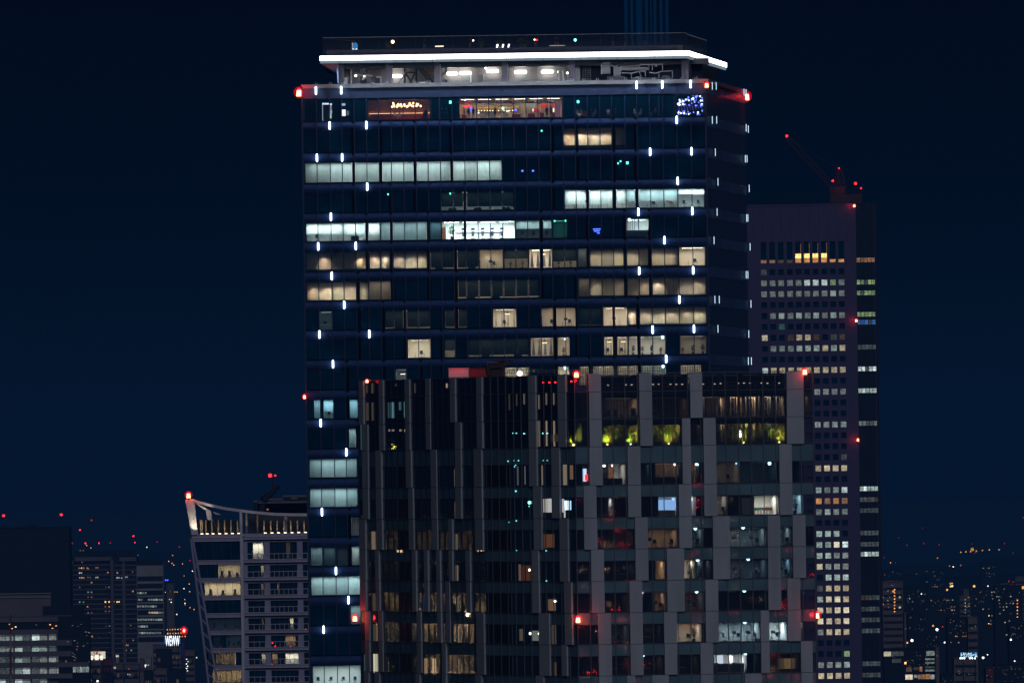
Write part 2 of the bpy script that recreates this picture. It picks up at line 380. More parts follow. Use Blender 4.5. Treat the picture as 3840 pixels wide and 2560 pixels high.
# (floor, (x0, x1), colour, lamp strength, blind: 'c'/'w'/'b'/None, lowest blind edge as share of window from the top, wall, scallops, furniture)
LIT = [
 (1, q2(415, 990), CREAM, 20, 'w', .84, 'room_cream', 1, 'low'),
 (2, q1(152, 1555), COOL, 16, 'c', .97, 'room_white', 0, None), (2, q1(1555, 2030), COOL, 17, 'c', .97, 'room_white', 0, 'low'),
 (3, q4(300, 877), COOL, 22, 'c', .76, 'room_white', 0, 'desks'), (3, q4(877, 1370), COOL, 14, 'b', .64, 'room_white', 0, 'desks'), (3, q4(1370, 1640), COOL, 34, 'c', .30, 'room_white', 0, 'chairs'),
 (3, q3(1400, 2090), COOL, 10, 'd', .80, 'room_white', 0, 'low'),
 (4, q3(110, 470), COOL, 24, 'c', .60, 'room_white', 0, 'desks'), (4, q3(470, 830), COOL, 24, 'c', .66, 'room_white', 0, 'low'), (4, q3(830, 1270), COOL, 9, 'b', .95, 'room_white', 0, None),
 (4, q3(1295, 1412), CYAN, 5, 'b', .98, 'room_grey', 0, None), (4, q3(1412, 2110), COOL, 60, None, 0, 'room_white', 0, 'lounge'),
 (4, (q3(2110, 0)[0], q4(0, 180)[1]), COOL, 8, 'b', .46, 'room_grey', 0, 'chairs'), (4, q4(187, 325), (.2, 1, .7), 3.5, None, 0, 'room_grey', 0, None),
 (4, q4(885, 1092), COOL, 34, None, 0, 'room_white', 0, 'wide'),
 (5, q3(118, 1272), WARM, 7, 'w', .90, 'room_cream', 1, 'low'), (5, q3(1300, 1765), WARM, 9, 'd', .90, 'room_cream', 0, 'low'), (5, q3(1770, 1995), WARM, 16, 'w', .55, 'room_cream', 1, 'desks'),
 (5, q3(2000, 2232), WARM, 16, 'd', .50, 'room_cream', 0, 'plants'), (5, (q3(2235, 0)[0], q4(0, 186)[1]), WARM, 30, None, 0, 'room_cream', 0, 'drapes'),
 (5, q4(187, 410), WARM, 14, 'd', .66, 'room_cream', 0, 'plants'), (5, q4(425, 512), WARM, 2.5, 'b', .9, 'room_cream', 0, None), (5, q4(540, 1372), WARM, 6, 'w', .93, 'room_cream', 1, 'low'),
 (5, q4(1382, 1645), WARM, 26, None, 0, 'room_cream', 0, 'desks'),
 (6, q3(120, 720), WARM, 6, 'w', .97, 'room_cream', 1, None), (6, q3(720, 925), WARM, 2.2, 'w', .97, 'room_cream', 0, None), (6, q3(1560, 2327), WARM, 9, 'd', .92, 'room_cream', 0, 'low'),
 (6, q4(430, 535), WARM, 1.4, 'w', .97, 'room_cream', 0, None), (6, q4(545, 1655), WARM, 5, 'w', .93, 'room_cream', 1, 'low'),
 (7, q3(245, 372), COOL, 5, None, 0, 'room_grey', 0, 'half'), (7, q3(870, 1300), WARM, 9, 'd', .9, 'room_cream', 0, 'low'), (7, q3(1440, 1660), WARM, 9, 'd', .9, 'room_cream', 0, 'low'), (7, q3(1893, 2122), WARM, 22, None, 0, 'room_cream', 0, 'drapes2'),
 (7, q4(80, 400), WARM, 16, 'w', .42, 'room_cream', 1, 'desks'), (7, q4(430, 650), WARM, 9, 'd', .9, 'room_grey', 0, 'low'), (7, q4(665, 892), WARM, 24, None, 0, 'room_cream', 0, 'desks'), (7, q4(900, 1655), WARM, 5, 'w', .92, 'room_cream', 1, None),
 (8, q3(1085, 1308), CREAM, 26, None, 0, 'room_cream', 0, 'desks'), (8, q5(1435, 1545), CREAM, 14, 'd', .62, 'room_cream', 0, None), (8, q5(1660, 2230), WARM, 9, 'd', .88, 'room_cream', 0, 'low'),
 (8, (q3(2250, 0)[0], q4(0, 195)[1]), WARM, 12, None, 0, 'room_cream', 0, 'drapes'), (8, q4(230, 345), WARM, 16, None, 0, 'room_cream', 0, 'plants'),
 (8, q4(670, 760), WARM, 26, None, 0, 'room_cream', 0, 'drapes2'), (8, q4(795, 895), WARM, 20, None, 0, 'room_cream', 0, 'drapes2'), (8, q4(905, 1252), NEUT, 11, None, 0, 'room_cream', 0, 'plants'), (8, q4(1370, 1655), WARM, 4, None, 0, 'room_cream', 0, 'plants'),
 (9, q5(970, 1080), NEUT, 12, None, 0, 'room_grey', 0, 'drapes2'), (9, (q5(1995, 0)[0], q6(220, 0)[0]), CREAM, 22, None, 0, 'room_cream', 0, 'slats'), (9, q6(485, 595), CREAM, 20, None, 0, 'room_cream', 0, None), (9, q6(690, 780), CREAM, 18, None, 0, 'room_cream', 0, 'slats'),
 (9, q6(820, 1012), CREAM, 18, None, 0, 'room_cream', 0, 'slats'), (9, q6(1050, 1245), CREAM, 17, None, 0, 'room_cream', 0, 'slats'), (9, q6(1280, 1510), COOL, 9, None, 0, 'room_cream', 0, 'slats'), (9, q6(1640, 1845), CREAM, 10, None, 0, 'room_cream', 0, 'slats'),
 (10, q5(195, 262), CYAN, 11, 'b', .97, 'room_white', 0, None), (10, q5(285, 387), CYAN, 14, 'b', .62, 'room_white', 0, 'chairs'), (10, q5(533, 614), CYAN, 14, 'b', .97, 'room_white', 0, None),
 (11, q5(527, 600), COOL, 8, 'b', .97, 'room_white', 0, None),
 (12, q5(148, 603), COOL, 10, 'b', .97, 'room_white', 0, None), (13, q5(152, 608), COOL, 11, 'b', .97, 'room_white', 0, None),
 (14, q7(515, 597), CREAM, 12, None, 0, 'room_grey', 0, 'slats'),
 (15, q7(150, 265), COOL, 6, 'b', .97, 'room_white', 0, None), (15, q7(270, 385), COOL, 2.5, 'b', .97, 'room_grey', 0, None), (15, q7(390, 492), NEUT, 5, None, 0, 'room_dark', 0, None), (15, q7(520, 597), NEUT, 8, 'b', .97, 'room_white', 0, None),
 (16, q7(152, 603), COOL, 17, 'b', .97, 'room_white', 0, None),
 (17, q7(510, 603), COOL, 8, 'b', .97, 'room_white', 0, None),
 (19, q7(165, 600), COOL, 16, None, 0, 'room_white', 0, 'chairs'),
]
# ---- body, floors, spandrels
b = MB()
AX = MF.s(1141, 1000)
def bodyx(b, z0, z1, mat, dep=9.0):
    b.fb(MF, .4, W1 - .4, z0, z1, -40, -dep, mat)
bodyx(b, 0, ZR - 2.0, 'core')
# slabs stand behind each spandrel
for k in range(1, len(YB)):
    b.fb(MF, .4, W1 - .4, ZB[k - 1] - SPH, ZB[k - 1] - .06, -9, -.06, 'core')
b.fb(MF, .4, W1 - .4, ZB[0] + 86 * PXM, ZR - .6, -9, -.06, 'core')
b.fb(MF, .05, .4, 0, ZR - .6, -9, -.1, 'black_metal')
b.fb(MF, W1 - .4, W1 - .05, 0, ZR - .6, -9, -.1, 'black_metal')
b.build('core', main)
def spandrel(zt, zb, s0, s1, bulge=.36, mat='spandrel_blue'):
    m = MB(); n = 7; prev = None
    for i in range(n + 1):
        t = i / n; z = zb + (zt - zb) * t; o = .05 + bulge * math.sin(math.pi * t)
        cur = (z, o)
        if prev: m.poly([MF.P(s0, prev[0], prev[1]), MF.P(s1, prev[0], prev[1]), MF.P(s1, z, o), MF.P(s0, z, o)], mat, True)
        prev = cur
    return m
for k in range(1, len(YB)):
    zt = ZB[k - 1]; zb = zt - SPH
    spandrel(zt, zb, .0, W1 - .05).build('spandrel', main)
surf('band_navy', (.045, .078, .17), .6)
surf('band_navy', (.040, .070, .16), .6)
p = MB(); p.fb(MF, 0, W1 - .02, ZB[0] + 86 * PXM, ZR - .6, -.05, .12, 'band_navy')
p.build('parapet_band', main)
# ---- mullions, each the full height
for i, s in enumerate(MSs):
    m = MB(); m.fb(MF, s - .07, s + .07, 0, ZR - .7, .02, .46, 'mullion'); m.build('mullion', main)
m = MB(); m.fb(MF, -.12, .14, 0, ZR - .3, -.4, .42, 'mullion'); m.fb(MF, W1 - .16, W1 + .1, 0, ZR - .3, -.3, .42, 'mullion'); m.build('corner_trim', main)
surf('louvre_black', (.001, .005, .016), .7, spec=.1)
# ---- sills: thin metal line at each floor
for k in range(0, len(YB)):
    m = MB(); m.fb(MF, 0, W1, ZB[k] - .03, ZB[k] + .08, .0, .20, 'louvre_black'); m.build('sill', main)
# ---- black louvre strips
for k, xs in LV.items():
    for x in xs:
        s = MF.s(x, YMID[k]); m = MB(); m.fb(MF, s - .21, s + .21, ZB[k] + .1, ZB[k - 1] - .02, -.1, .3, 'louvre_black')
        for j in range(10):
            z = ZB[k] + .3 + j * .42; m.fb(MF, s - .19, s + .19, z, z + .1, .3, .36, 'louvre_black')
        m.build('louvre_strip', main)
# ---- windows: one per run between louvre strips, lit panes opened to rooms
def zwin(k):
    if k == 0: return ZB[0] + .1, ZB[0] + 86 * PXM
    return ZB[k] + .1, ZB[k - 1] - SPH
BLN = {'c': 'blind_cool', 'w': 'blind_warm', 'b': 'blind_blue', 'd': 'blind_dark'}
def lit_of(k):
    return [(MF.s(x0, YMID[k]), MF.s(x1, YMID[k]), r) for (kk, (x0, x1), *r) in LIT if kk == k]
blinds = Many()
FURN = []
for k in range(1, len(YB)):
    z0, z1 = zwin(k)
    lvs = [MF.s(x, YMID[k]) for x in LV.get(k, [])]
    edges = [0.1] + [v for s in lvs for v in (s - .23, s + .23)] + [W1 - .1]
    runs = [(edges[i], edges[i + 1]) for i in range(0, len(edges), 2)]
    segs = lit_of(k)
    for (r0, r1) in runs:
        if r1 - r0 < .3: continue
        cuts = sorted([r0] + [s for s in MSs if r0 < s < r1] + [r1] + [v for a, c, _ in segs for v in (a, c) if r0 < v < r1 and min(abs(v - s) for s in MSs + [r0, r1]) > .35])
        m = MB(); bl = []
        for c0, c1 in zip(cuts[:-1], cuts[1:]):
            if c1 - c0 < .1: continue
            mid = (c0 + c1) / 2; hit = [x for x in segs if x[0] - .05 <= mid <= x[1] + .05]
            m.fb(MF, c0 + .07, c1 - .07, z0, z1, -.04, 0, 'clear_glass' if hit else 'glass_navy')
            if hit: bl.append((c0, c1, hit[0][2]))
        m.build('window', main)
        for c0, c1, (col, L, bt, fr, wall, scal, fu) in bl:
            if bt:
                j = random.uniform(-.012, .012)
                zb_ = z1 - (z1 - z0) * min(.985, fr + j); bm_ = MB(); bm_.poly([MF.P(c0 + .09, zb_, -.33), MF.P(c1 - .09, zb_, -.33), MF.P(c1 - .09, z1, -.33), MF.P(c0 + .09, z1, -.33)], BLN[bt]); bm_.area = (c1 - c0) * (z1 - zb_); blinds.add(bm_)
    for a, c, (col, L, bt, fr, wall, scal, fu) in segs:
        nice = (bt and not scal)
        dep = 2.6 if (bt and fr > .9) else (5.5 if fu else 4)
        ro = room(MF, max(a, .15), min(c, W1 - .15), z0, z1, dep, 'room_dark' if scal and fr > .8 else wall, main, col, (.4 if scal and fr > .8 else L * (.85 if bt in ('c', 'b') and fr < .8 else .40 if bt in ('c', 'b') else (.6 if bt else 1.25))), o=-.12, cl_off=-1.15 if nice else (-dep * .55), cw=.35, fullw=(nice and fr > .85))
        if scal:
            cuts = sorted([a] + [s for s in MSs if a + .4 < s < c - .4] + [c])
            for c0, c1 in zip(cuts[:-1], cuts[1:]):
                if random.random() < .86: spot(MF, (c0 + c1) / 2 + random.uniform(-.3, .3), z1 - .12, -1.02, WARM, random.uniform(260, 420) * (1.0 if k != 1 else 1.7), 82, .3)
        if fu: FURN.append((k, a, c, z0, z1, dep, fu, wall))
blinds.flush('blind', main)
# ---- side face, narrow ribs over glass, rising to the roof
SL = MS.L
m = MB(); m.fb(MS, .05, SL, 0, ZR - .6, -.35, -.06, 'core'); m.build('side_core', main)
for k in range(0, len(YB)):
    m = MB(); zt = ZR - .6 if k == 0 else ZB[k - 1]
    zs = ZB[0] + 86 * PXM if k == 0 else zt - SPH
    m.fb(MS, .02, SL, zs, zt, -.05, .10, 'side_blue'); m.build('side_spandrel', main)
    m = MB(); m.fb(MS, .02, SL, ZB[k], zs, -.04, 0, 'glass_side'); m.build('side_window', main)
ribs = Many()
for i in range(40):
    s = .2 + i * (SL - .4) / 39; m = MB(); m.fb(MS, s - .10, s + .10, 0, ZR - .6, .10, .135, 'mullion'); ribs.add(m)
ribs.flush('rib', main)
m = MB(); m.fb(MS, 0, SL, ZR - .6, ZR, -1.0, .45, 'grey_metal'); m.fb(MF, -.1, W1 + .3, ZR - .6, ZR, -1.0, .42, 'grey_metal')
for i in range(int(W1 / 2.1)):
    s = 2 + i * 2.1; m.fb(MF, s, s + .12, ZR - .05, ZR + .35, -.4, -.3, 'grey_metal'); m.fb(MF, s + .3, s + .42, ZR - .05, ZR + .35, -.4, -.3, 'grey_metal')
m.build('roof_coping', main)
m = MB(); m.fb(MF, .3, W1 - .1, ZR - 2.0, ZR - .65, -40, -.2, 'concrete'); m.build('roof_slab', main)
# ---- capsule lamps on the mullions
def nearest_m(s): return min(MSs, key=lambda v: abs(v - s))
CAPS = [(725, 209), (784, 208), (1461, 196), (1520, 195), (1586, 194), (757, 289), (842, 288), (1553, 276), (728, 363), (786, 362), (1493, 349), (1588, 348),
        (844, 429), (1555, 416), (760, 498), (1466, 487), (1590, 485), (731, 566), (818, 565), (1526, 552), (762, 634), (1468, 622), (1592, 621), (792, 700), (1560, 688),
        (734, 768), (849, 767), (1499, 757), (1594, 755), (766, 836), (1530, 824), (738, 971), (797, 1038), (741, 1175), (773, 1310), (803, 1377), (745, 1445)]
cap0 = None
def capsule_mesh(r, h, cm='capsule'):
    m = MB(); m.bar((0, 0, -h / 2 + r), (0, 0, h / 2 - r), r, cm, 10); m.ball((0, 0, h / 2 - r), r, cm, seg=10, rings=6); m.ball((0, 0, -h / 2 + r), r, cm, seg=10, rings=6)
    return m
cap0 = capsule_mesh(.135, 1.2).build('facade_lamp', main, base=(0, 0, 0)); cap0.parent = main
base1 = Vector((a_.x, a_.y, 0))
def put(o0, P, name=None, first=[True]):
    c = o0.copy(); C.objects.link(c); c.parent = o0.parent; c.location = P - base1; return c
for (x, y) in CAPS:
    s, z = MF.hit(x * 1.63265, y * 1.63265); put(cap0, MF.P(nearest_m(s), z, .62))
SCAP = [(1627, 198), (1636, 198), (1700, 213), (1705, 214), (1627, 276), (1637, 276), (1705, 294), (1710, 297), (1634, 350), (1703, 365), (1707, 365), (1640, 418), (1712, 433), (1638, 487), (1706, 501), (1709, 501),
        (1631, 552), (1714, 567), (1705, 631), (1709, 631), (1633, 688), (1643, 688), (1716, 698), (1640, 755), (1711, 767), (1710, 829), (1717, 829)]
cap1 = capsule_mesh(.045, 1.15, 'capsule_side').build('facade_lamp', main, base=(0, 0, 0))
for (x, y) in SCAP:
    s, z = MS.hit(x * 1.63265, y * 1.63265); put(cap1, MS.P(s, z, .60))
for c in (cap0, cap1): bpy.data.objects.remove(c)
# ---- red warning lamps
m_, t = new_mat('red_halo'); o_ = t.nodes.new('ShaderNodeOutputMaterial'); tr_ = t.nodes.new('ShaderNodeBsdfTransparent'); em_ = t.nodes.new('ShaderNodeEmission'); ad_ = t.nodes.new('ShaderNodeAddShader')
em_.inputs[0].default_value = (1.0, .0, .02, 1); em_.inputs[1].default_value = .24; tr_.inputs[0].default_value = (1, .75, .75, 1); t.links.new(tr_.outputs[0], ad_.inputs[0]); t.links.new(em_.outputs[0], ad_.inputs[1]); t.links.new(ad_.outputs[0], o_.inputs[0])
def beacon(F, px, py, o, r, parent, hot=True, arm=True, name='warning_lamp'):
    s, z = F.hit(px, py); P = F.P(s, z, o); m = MB()
    m.bar(P - Vector((0, 0, r * 1.3)), P + Vector((0, 0, r * .6)), r * .9, 'red_hot' if hot else 'red_lamp', 10, r * .7); m.ball(P + Vector((0, 0, r * .6)), r * .7, 'red_lamp')
    lo = m.build(name, parent)
    d_ = MB(); d_.ball(P, r * 1.8, 'red_halo', seg=12, rings=8); d_.build('lamp_halo', lo)  # glowing see-through shell stands in for the halo around the lamp
    if arm:
        a = MB(); a.bar(P - Vector((0, 0, r * 1.3)), P - Vector((0, 0, r * 2.2)), r * .5, 'dark_metal'); a.bar(P - Vector((0, 0, r * 2)), F.P(s, z - r * 2, 0), .07, 'dark_metal'); a.build('lamp_bracket', lo)
    return P
def glowpoint(P, power, r=.35, col=(1, .02, .03)):
    l = bpy.data.lights.new('warning_light', 'POINT'); l.energy = power; l.color = col; l.shadow_soft_size = r
    o = bpy.data.objects.new('warning_light', l); C.objects.link(o); o.location = P; return o
beacon(MF, 1121.5, 345.6, -.4, .46, main); beacon(MS, 2797, 361, .1, .46, main); beacon(MF, 2649.6, 319, .9, .30, main); beacon(MF, 1142.5, 1486, .3, .24, main)
for i in range(14):
    s = SL * (.35 + i * .045); zz = MS.hit(2700, 361)[1]
    m = MB(); P = MS.P(s, zz, .46); m.ball(P, .04, 'red_dot', seg=6, rings=4); m.build('marker_light', main)

# ================================================================== the crown: plant floor under a canopy
KZ = lambda y: MF.z(1900, y)
zc0 = MF.z(1400, 236 - 3)                          # underside of the canopy fascia
CX0, CX1 = MF.s(1199, 222), MF.s(2582, 203)
zb_, zm_, zt_ = MF.z(1890, 226), MF.z(1890, 216), MF.z(1890, 197)
OV = 3.5                                            # the canopy stands this far in front
def MFo(o): return Face(tuple((MF.p + MF.n * o)), tuple((MF.p + MF.d * W1 + MF.n * o)))
CF = MFo(OV)
CX0, CX1 = CF.s(1199, 222), CF.s(2582, 203)
p0 = CF.P(CX1, 0); pe = at(2722.7, 240, D1 * 1.031 - OV)
CS = Face((p0.x, p0.y), (pe.x, pe.y))
zb_, zm_, zt_ = CF.z(1890, 229), CF.z(1890, 218.5), CF.z(1890, 201.5)
crown_l = MB(); crown_l.fb(CF, CX0, CX1, zm_, zt_, -.25, .12, 'strip_white'); crown_l.fb(CS, 0, CS.L, zm_, zt_, -.25, .12, 'strip_white'); crown_l.build('rim_light', main)
m = MB(); m.fb(CF, CX0 + .05, CX1 - .02, zb_, zm_ - .01, -.3, .02, 'strip_edge'); m.fb(CS, 0.02, CS.L - .05, zb_, zm_ - .01, -.3, .02, 'strip_edge'); rim = m.build('rim_soffit', main)
m = MB(); s = CX0 + 3.0
while s < CX1: m.fb(CF, s - .03, s + .03, zb_ - .02, zm_ - .01, .02, .05, 'dark_metal'); s += 2.76
m.build('rim_joint', main)
m = MB()
m.hexa([CF.P(CX0 + .3, zb_ + .3, -.31), CF.P(CX1 - .3, zb_ + .3, -.31), CS.P(CS.L - .5, zb_ + .3, -.31), CF.P(CX0 + .3, zb_ + .3, -52),
        CF.P(CX0 + .3, zt_ + .1, -.3), CF.P(CX1 - .3, zt_ + .1, -.3), CS.P(CS.L - .5, zt_ + .1, -.3), CF.P(CX0 + .3, zt_ + .1, -52)], 'far_grey')
m.build('canopy', main)
# roof deck behind the rim, stepping up, with a glass screen
zdk = CF.z(1890, 178)
m = MB(); m.fb(CF, CX0 + 1.0, CX1 - .8, zt_ + .11, zdk, -40, -1.2, 'far_grey'); m.build('roof_deck', main)
m = MB(); zg = CF.z(1890, 133.5)
def poly_prism(F, a, b, z0, z1, o, mat, th=.05): m.fb(F, a, b, z0, z1, o - th, o, mat)
pane_glass('screen_glass', (.80, .83, .86), .7); add_sheen_tint('screen_glass', .014, (.6, .62, .9))  # pale diffuse share in the glass stands in for the rim's halo
gx0, gx1 = CF.s(1211, 180), CF.s(2576, 160)
m.fb(CF, gx0, gx1, zt_ + .12, zg, -.85, -.80, 'screen_glass'); m.fb(CS, .8, CS.L * .62, zt_ + .12, zg, -.85, -.8, 'screen_glass')
sg = m.build('glass_screen', main)
m = MB(); m.fb(CF, gx0, gx1, zg, zg + .10, -.87, -.76, 'grey_metal'); m.fb(CS, .8, CS.L * .62, zg, zg + .10, -.87, -.76, 'grey_metal')
m.bar(CF.P(gx0, zg, -.8), CF.P(gx0 + 4.5, zg, -14), .06, 'grey_metal'); m.build('top_rail', sg)
m = MB(); s = gx0
while s < gx1: m.fb(CF, s - .025, s + .025, zt_ + .12, zg, -.96, -.86, 'dark_metal'); s += 2.76
m.build('glass_post', sg)
# soffit wings at the left and right
m = MB(); xa, xb = CF.s(1201, 238), CF.s(1268, 238)
m.hexa([CF.P(xb - .5, KZ(262), -6), CF.P(xb, KZ(262), -3), CF.P(xb, KZ(262), -8), CF.P(xb - .5, KZ(262), -8), CF.P(xa + .2, zb_ - .06, -.4), CF.P(xb, zb_ - .06, -.4), CF.P(xb, zb_ - .06, -10), CF.P(xa + .2, zb_ - .06, -10)], 'panel_grey')
m.build('soffit_wing', main)
m = MB(); sa = CF.s(1261, 238); sb_ = CF.s(1267, 309)
m.hexa([CF.P(sb_ - .08, KZ(303), -3.4), CF.P(sb_ + .04, KZ(303), -3.4), CF.P(sb_ + .04, KZ(303), -3.7), CF.P(sb_ - .08, KZ(303), -3.7), CF.P(sa - .02, zb_ - .1, -3.2), CF.P(sa + .25, zb_ - .1, -3.2), CF.P(sa + .25, zb_ - .1, -3.7), CF.P(sa - .02, zb_ - .1, -3.7)], lampmat((.35, .5, 1), 1.0))
m.build('blue_fin_light', main)
# plant floor
zf = ZR; zc = zb_ + .28
PD = 7.5
m = MB(); px0, px1 = MF.s(1268, 280), MF.s(2661, 260)
m.fb(MF, px0, MF.s(2135, 270), zf - .3, zc, -PD - .4, -PD, 'concrete'); m.build('plant_wall', main)
m = MB(); m.fb(MF, MF.s(2135, 270), px1 - 1, zf - .3, zc, -PD + 1.5, -PD + 2, 'far_navy'); m.build('dark_plant_wall', main)
m = MB(); m.fb(MF, px0, px1, zc - .9, zc, -PD, -3.6, 'dark_metal'); m.build('plant_ceiling_beam', main)
for (u0, u1) in ((475, 527), (920, 978), (1388, 1440), (2027, 2082)):
    x0, x1 = q1(u0, u1); m = MB(); m.fb(MF, MF.s(x0, 280), MF.s(x1, 280), zf - .3, zc, -4.6, -2.6, 'far_grey'); m.build('plant_column', main)
x0, x1 = q2(465, 524); m = MB(); m.fb(MF, MF.s(x0, 270), MF.s(x1, 270), zf - .3, zc, -4.6, -2.6, 'far_grey'); m.build('plant_column', main)
x0, x1 = q2(526, 572); m = MB(); m.fb(MF, MF.s(x0, 270), MF.s(x1, 270), zf - .3, zc, -5.2, -5.0, 'white_paint'); m.build('plant_column', main)
x0, x1 = q2(1535, 1580); m = MB(); m.fb(MF, MF.s(x0, 270), MF.s(x1, 270), zf - .3, zc, -5.6, -3.0, 'far_grey'); m.fb(MS, 1, 12, zf - .3, zc, -3, -2.6, 'far_grey'); m.fb(MS, 18, SL - 14, zf - .3, zc, -3, -2.6, 'far_navy'); m.build('plant_column', main)
# doors, vents, panels on the back wall
def wallbox(F, u, v, z0, z1, o0, o1, mat, name, par):
    m = MB(); m.fb(F, u, v, z0, z1, o0, o1, mat); return m.build(name, par)
def mfx(x): return MF.s(x, 280)
def mfz(y, x=1900): return MF.z(x, y)
for (u0, u1, v0, mat) in ((1645, 1728, 490, 'room_grey'), (1800, 1850, 492, 'room_grey'), (1330, 1385, 520, 'room_grey')):
    x0, x1 = q1(u0, u1); m = MB(); m.fb(MF, mfx(x0), mfx(x1), zf, mfz(80 + v0 / 2.529, x0), -PD, -PD + .12, mat); m.fb(MF, mfx(x1), mfx(x1) + .14, zf, mfz(80 + v0 / 2.529, x0), -PD, -PD + .2, 'white_paint'); m.build('plant_door', main)
for (u0, u1, v0, v1) in ((2222, 2262, 495, 545),): 
    x0, x1 = q1(u0, u1); m = MB(); m.fb(MF, mfx(x0), mfx(x1), mfz(80 + v1 / 2.529, x0), mfz(80 + v0 / 2.529, x0), -PD, -PD + .15, 'room_grey'); m.build('vent', main)
# plant-floor wall lamps
for (x, y, wd, pw) in ((q1(1028, 0)[0], 80 + 507 / 2.529, 1.15, 1), (q1(1555, 0)[0], 80 + 482 / 2.529, 1.1, 1), (q1(1680, 0)[0], 80 + 478 / 2.529, 1.3, 1), (q1(1940, 0)[0], 80 + 458 / 2.529, 1.35, 1), (q1(2205, 0)[0], 80 + 468 / 2.529, 1.35, 1), (q2(262, 0)[0], 80 + 465 / 2.529, 1.35, 1)):
    s, z = mfx(x), MF.z(x, y); P = MF.P(s, z, -PD + .9); m = MB()
    m.bar(MF.P(s - wd / 2, z, -PD + .9), MF.P(s + wd / 2, z, -PD + .9), .24, 'flood', 8); m.ball(MF.P(s - wd / 2, z, -PD + .9), .24, 'flood'); m.ball(MF.P(s + wd / 2, z, -PD + .9), .24, 'flood')
    lo = m.build('plant_lamp', main); m = MB(); m.bar(P, MF.P(s, z + .1, -PD), .05, 'dark_metal'); m.build('lamp_arm', lo)
for (x, y) in ((q2(367, 0)[0], 80 + 468 / 2.529), (q2(453, 0)[0], 80 + 480 / 2.529), (q2(617, 0)[0], 80 + 487 / 2.529), (q1(638, 0)[0], 80 + 505 / 2.529), (q1(720, 0)[0], 80 + 516 / 2.529), (q1(1876, 0)[0], 80 + 432 / 2.529)):
    m = MB(); P = MF.P(mfx(x), MF.z(x, y), -PD + 1.6); m.ball(P, .15, 'flood'); lo = m.build('plant_lamp', main); m = MB(); m.bar(P, P + Vector((0, 1.6, .2)), .03, 'dark_metal'); m.build('lamp_arm', lo)
# trusses, pipes and a stair inside the plant floor
m = MB()
def seg(u0, v0, u1, v1, r, mat, o, q=q1):
    xa, xb = q(u0, u1); m.bar(MF.P(mfx(xa), MF.z(xa, 80 + v0 / 2.529), o), MF.P(mfx(xb), MF.z(xb, 80 + v1 / 2.529), o), r, mat, 6)
seg(1245, 430, 1362, 582, .28, 'black_metal', -4); seg(1110, 480, 1160, 560, .12, 'black_metal', -4.4); seg(1205, 480, 1160, 560, .12, 'black_metal', -4.4); seg(1130, 450, 1035, 590, .1, 'grey_metal', -4.2)
seg(1105, 430, 1105, 590, .16, 'black_metal', -4.4); seg(1215, 430, 1215, 590, .16, 'black_metal', -4.4); seg(1105, 478, 1215, 478, .1, 'black_metal', -4.4); seg(1160, 560, 1135, 590, .1, 'black_metal', -4.4); seg(1160, 560, 1185, 590, .1, 'black_metal', -4.4)
seg(985, 415, 985, 590, .12, 'white_paint', -3.4); m.build('steel_truss', main)
m = MB(); seg(595, 440, 595, 590, .1, 'white_paint', -4); seg(607, 490, 607, 590, .08, 'grey_metal', -4); seg(530, 425, 530, 590, .08, 'grey_metal', -4.5); seg(640, 500, 800, 510, .09, 'white_paint', -4); seg(700, 548, 738, 520, .16, 'white_paint', -3.6)
seg(1440, 400, 1440, 580, .12, 'white_paint', -3.5); seg(2082, 395, 2086, 570, .14, 'white_paint', -3.5); seg(370, 455, 370, 560, .16, 'white_paint', -4.2, q2); seg(405, 455, 415, 560, .12, 'white_paint', -4.2, q2); seg(455, 480, 455, 558, .1, 'white_paint', -4.2, q2)
seg(1450, 505, 1500, 470, .2, 'grey_metal', -4.5); seg(1500, 470, 1500, 420, .2, 'grey_metal', -4.5); seg(1450, 402, 1600, 405, .1, 'grey_metal', -4.5); seg(1100, 405, 2020, 402, .07, 'grey_metal', -5); seg(2090, 400, 2330, 398, .09, 'grey_metal', -5); m.build('pipework', main)
m = MB()
for (u0, u1, v0, v1) in ((680, 740, 520, 590), (780, 880, 520, 590), (620, 680, 420, 480), (730, 760, 430, 475), (1455, 1510, 545, 582)):
    x0, x1 = q1(u0, u1); m = MB(); m.fb(MF, mfx(x0), mfx(x1), MF.z(x0, 80 + v1 / 2.529), MF.z(x0, 80 + v0 / 2.529), -5.2, -4.2, 'dark_metal'); m.build('plant_machine', main)
for (u0, u1, v0, v1) in ((835, 885, 515, 530), (868, 885, 530, 580), (527, 560, 525, 590), (1240, 1310, 568, 584)):
    x0, x1 = q1(u0, u1); m = MB(); m.fb(MF, mfx(x0), mfx(x1), MF.z(x0, 80 + v1 / 2.529), MF.z(x0, 80 + v0 / 2.529), -4.0, -3.8, 'white_paint'); m.build('plant_panel', main)
m = MB()
for i in range(7):
    seg(1290 + i * 0, 455 + i * 18, 1385, 455 + i * 18, .07, 'grey_metal', -6.2)
seg(1290, 482, 1375, 478, .09, 'orange_paint', -6.0); seg(1300, 430, 1385, 560, .1, 'grey_metal', -6.0); m.build('steel_stair', main)
m = MB()
for i in range(9): seg(600, 400 + i * 19, 672, 400 + i * 19, .04, 'grey_metal', -5.0, q2)
for i in range(4): seg(600 + i * 24, 395, 600 + i * 24, 560, .05, 'grey_metal', -5.0, q2)
m.build('ladder_cage', main)
m = MB(); m.fb(CF, CX0 + 1, CX1 - 1, zb_ + .2, zb_ + .29, -1.25, -.85, 'far_white', skip=(0,)); m.poly([CF.P(CX0 + 1.1, zb_ + .21, -1.2), CF.P(CX1 - 1.1, zb_ + .21, -1.2), CF.P(CX1 - 1.1, zb_ + .21, -.9), CF.P(CX0 + 1.1, zb_ + .21, -.9)], lampmat((.8, .88, 1), 60)); m.build('added_soffit_strip', main)  # added strip, hidden behind the fascia, that lights the parked crane
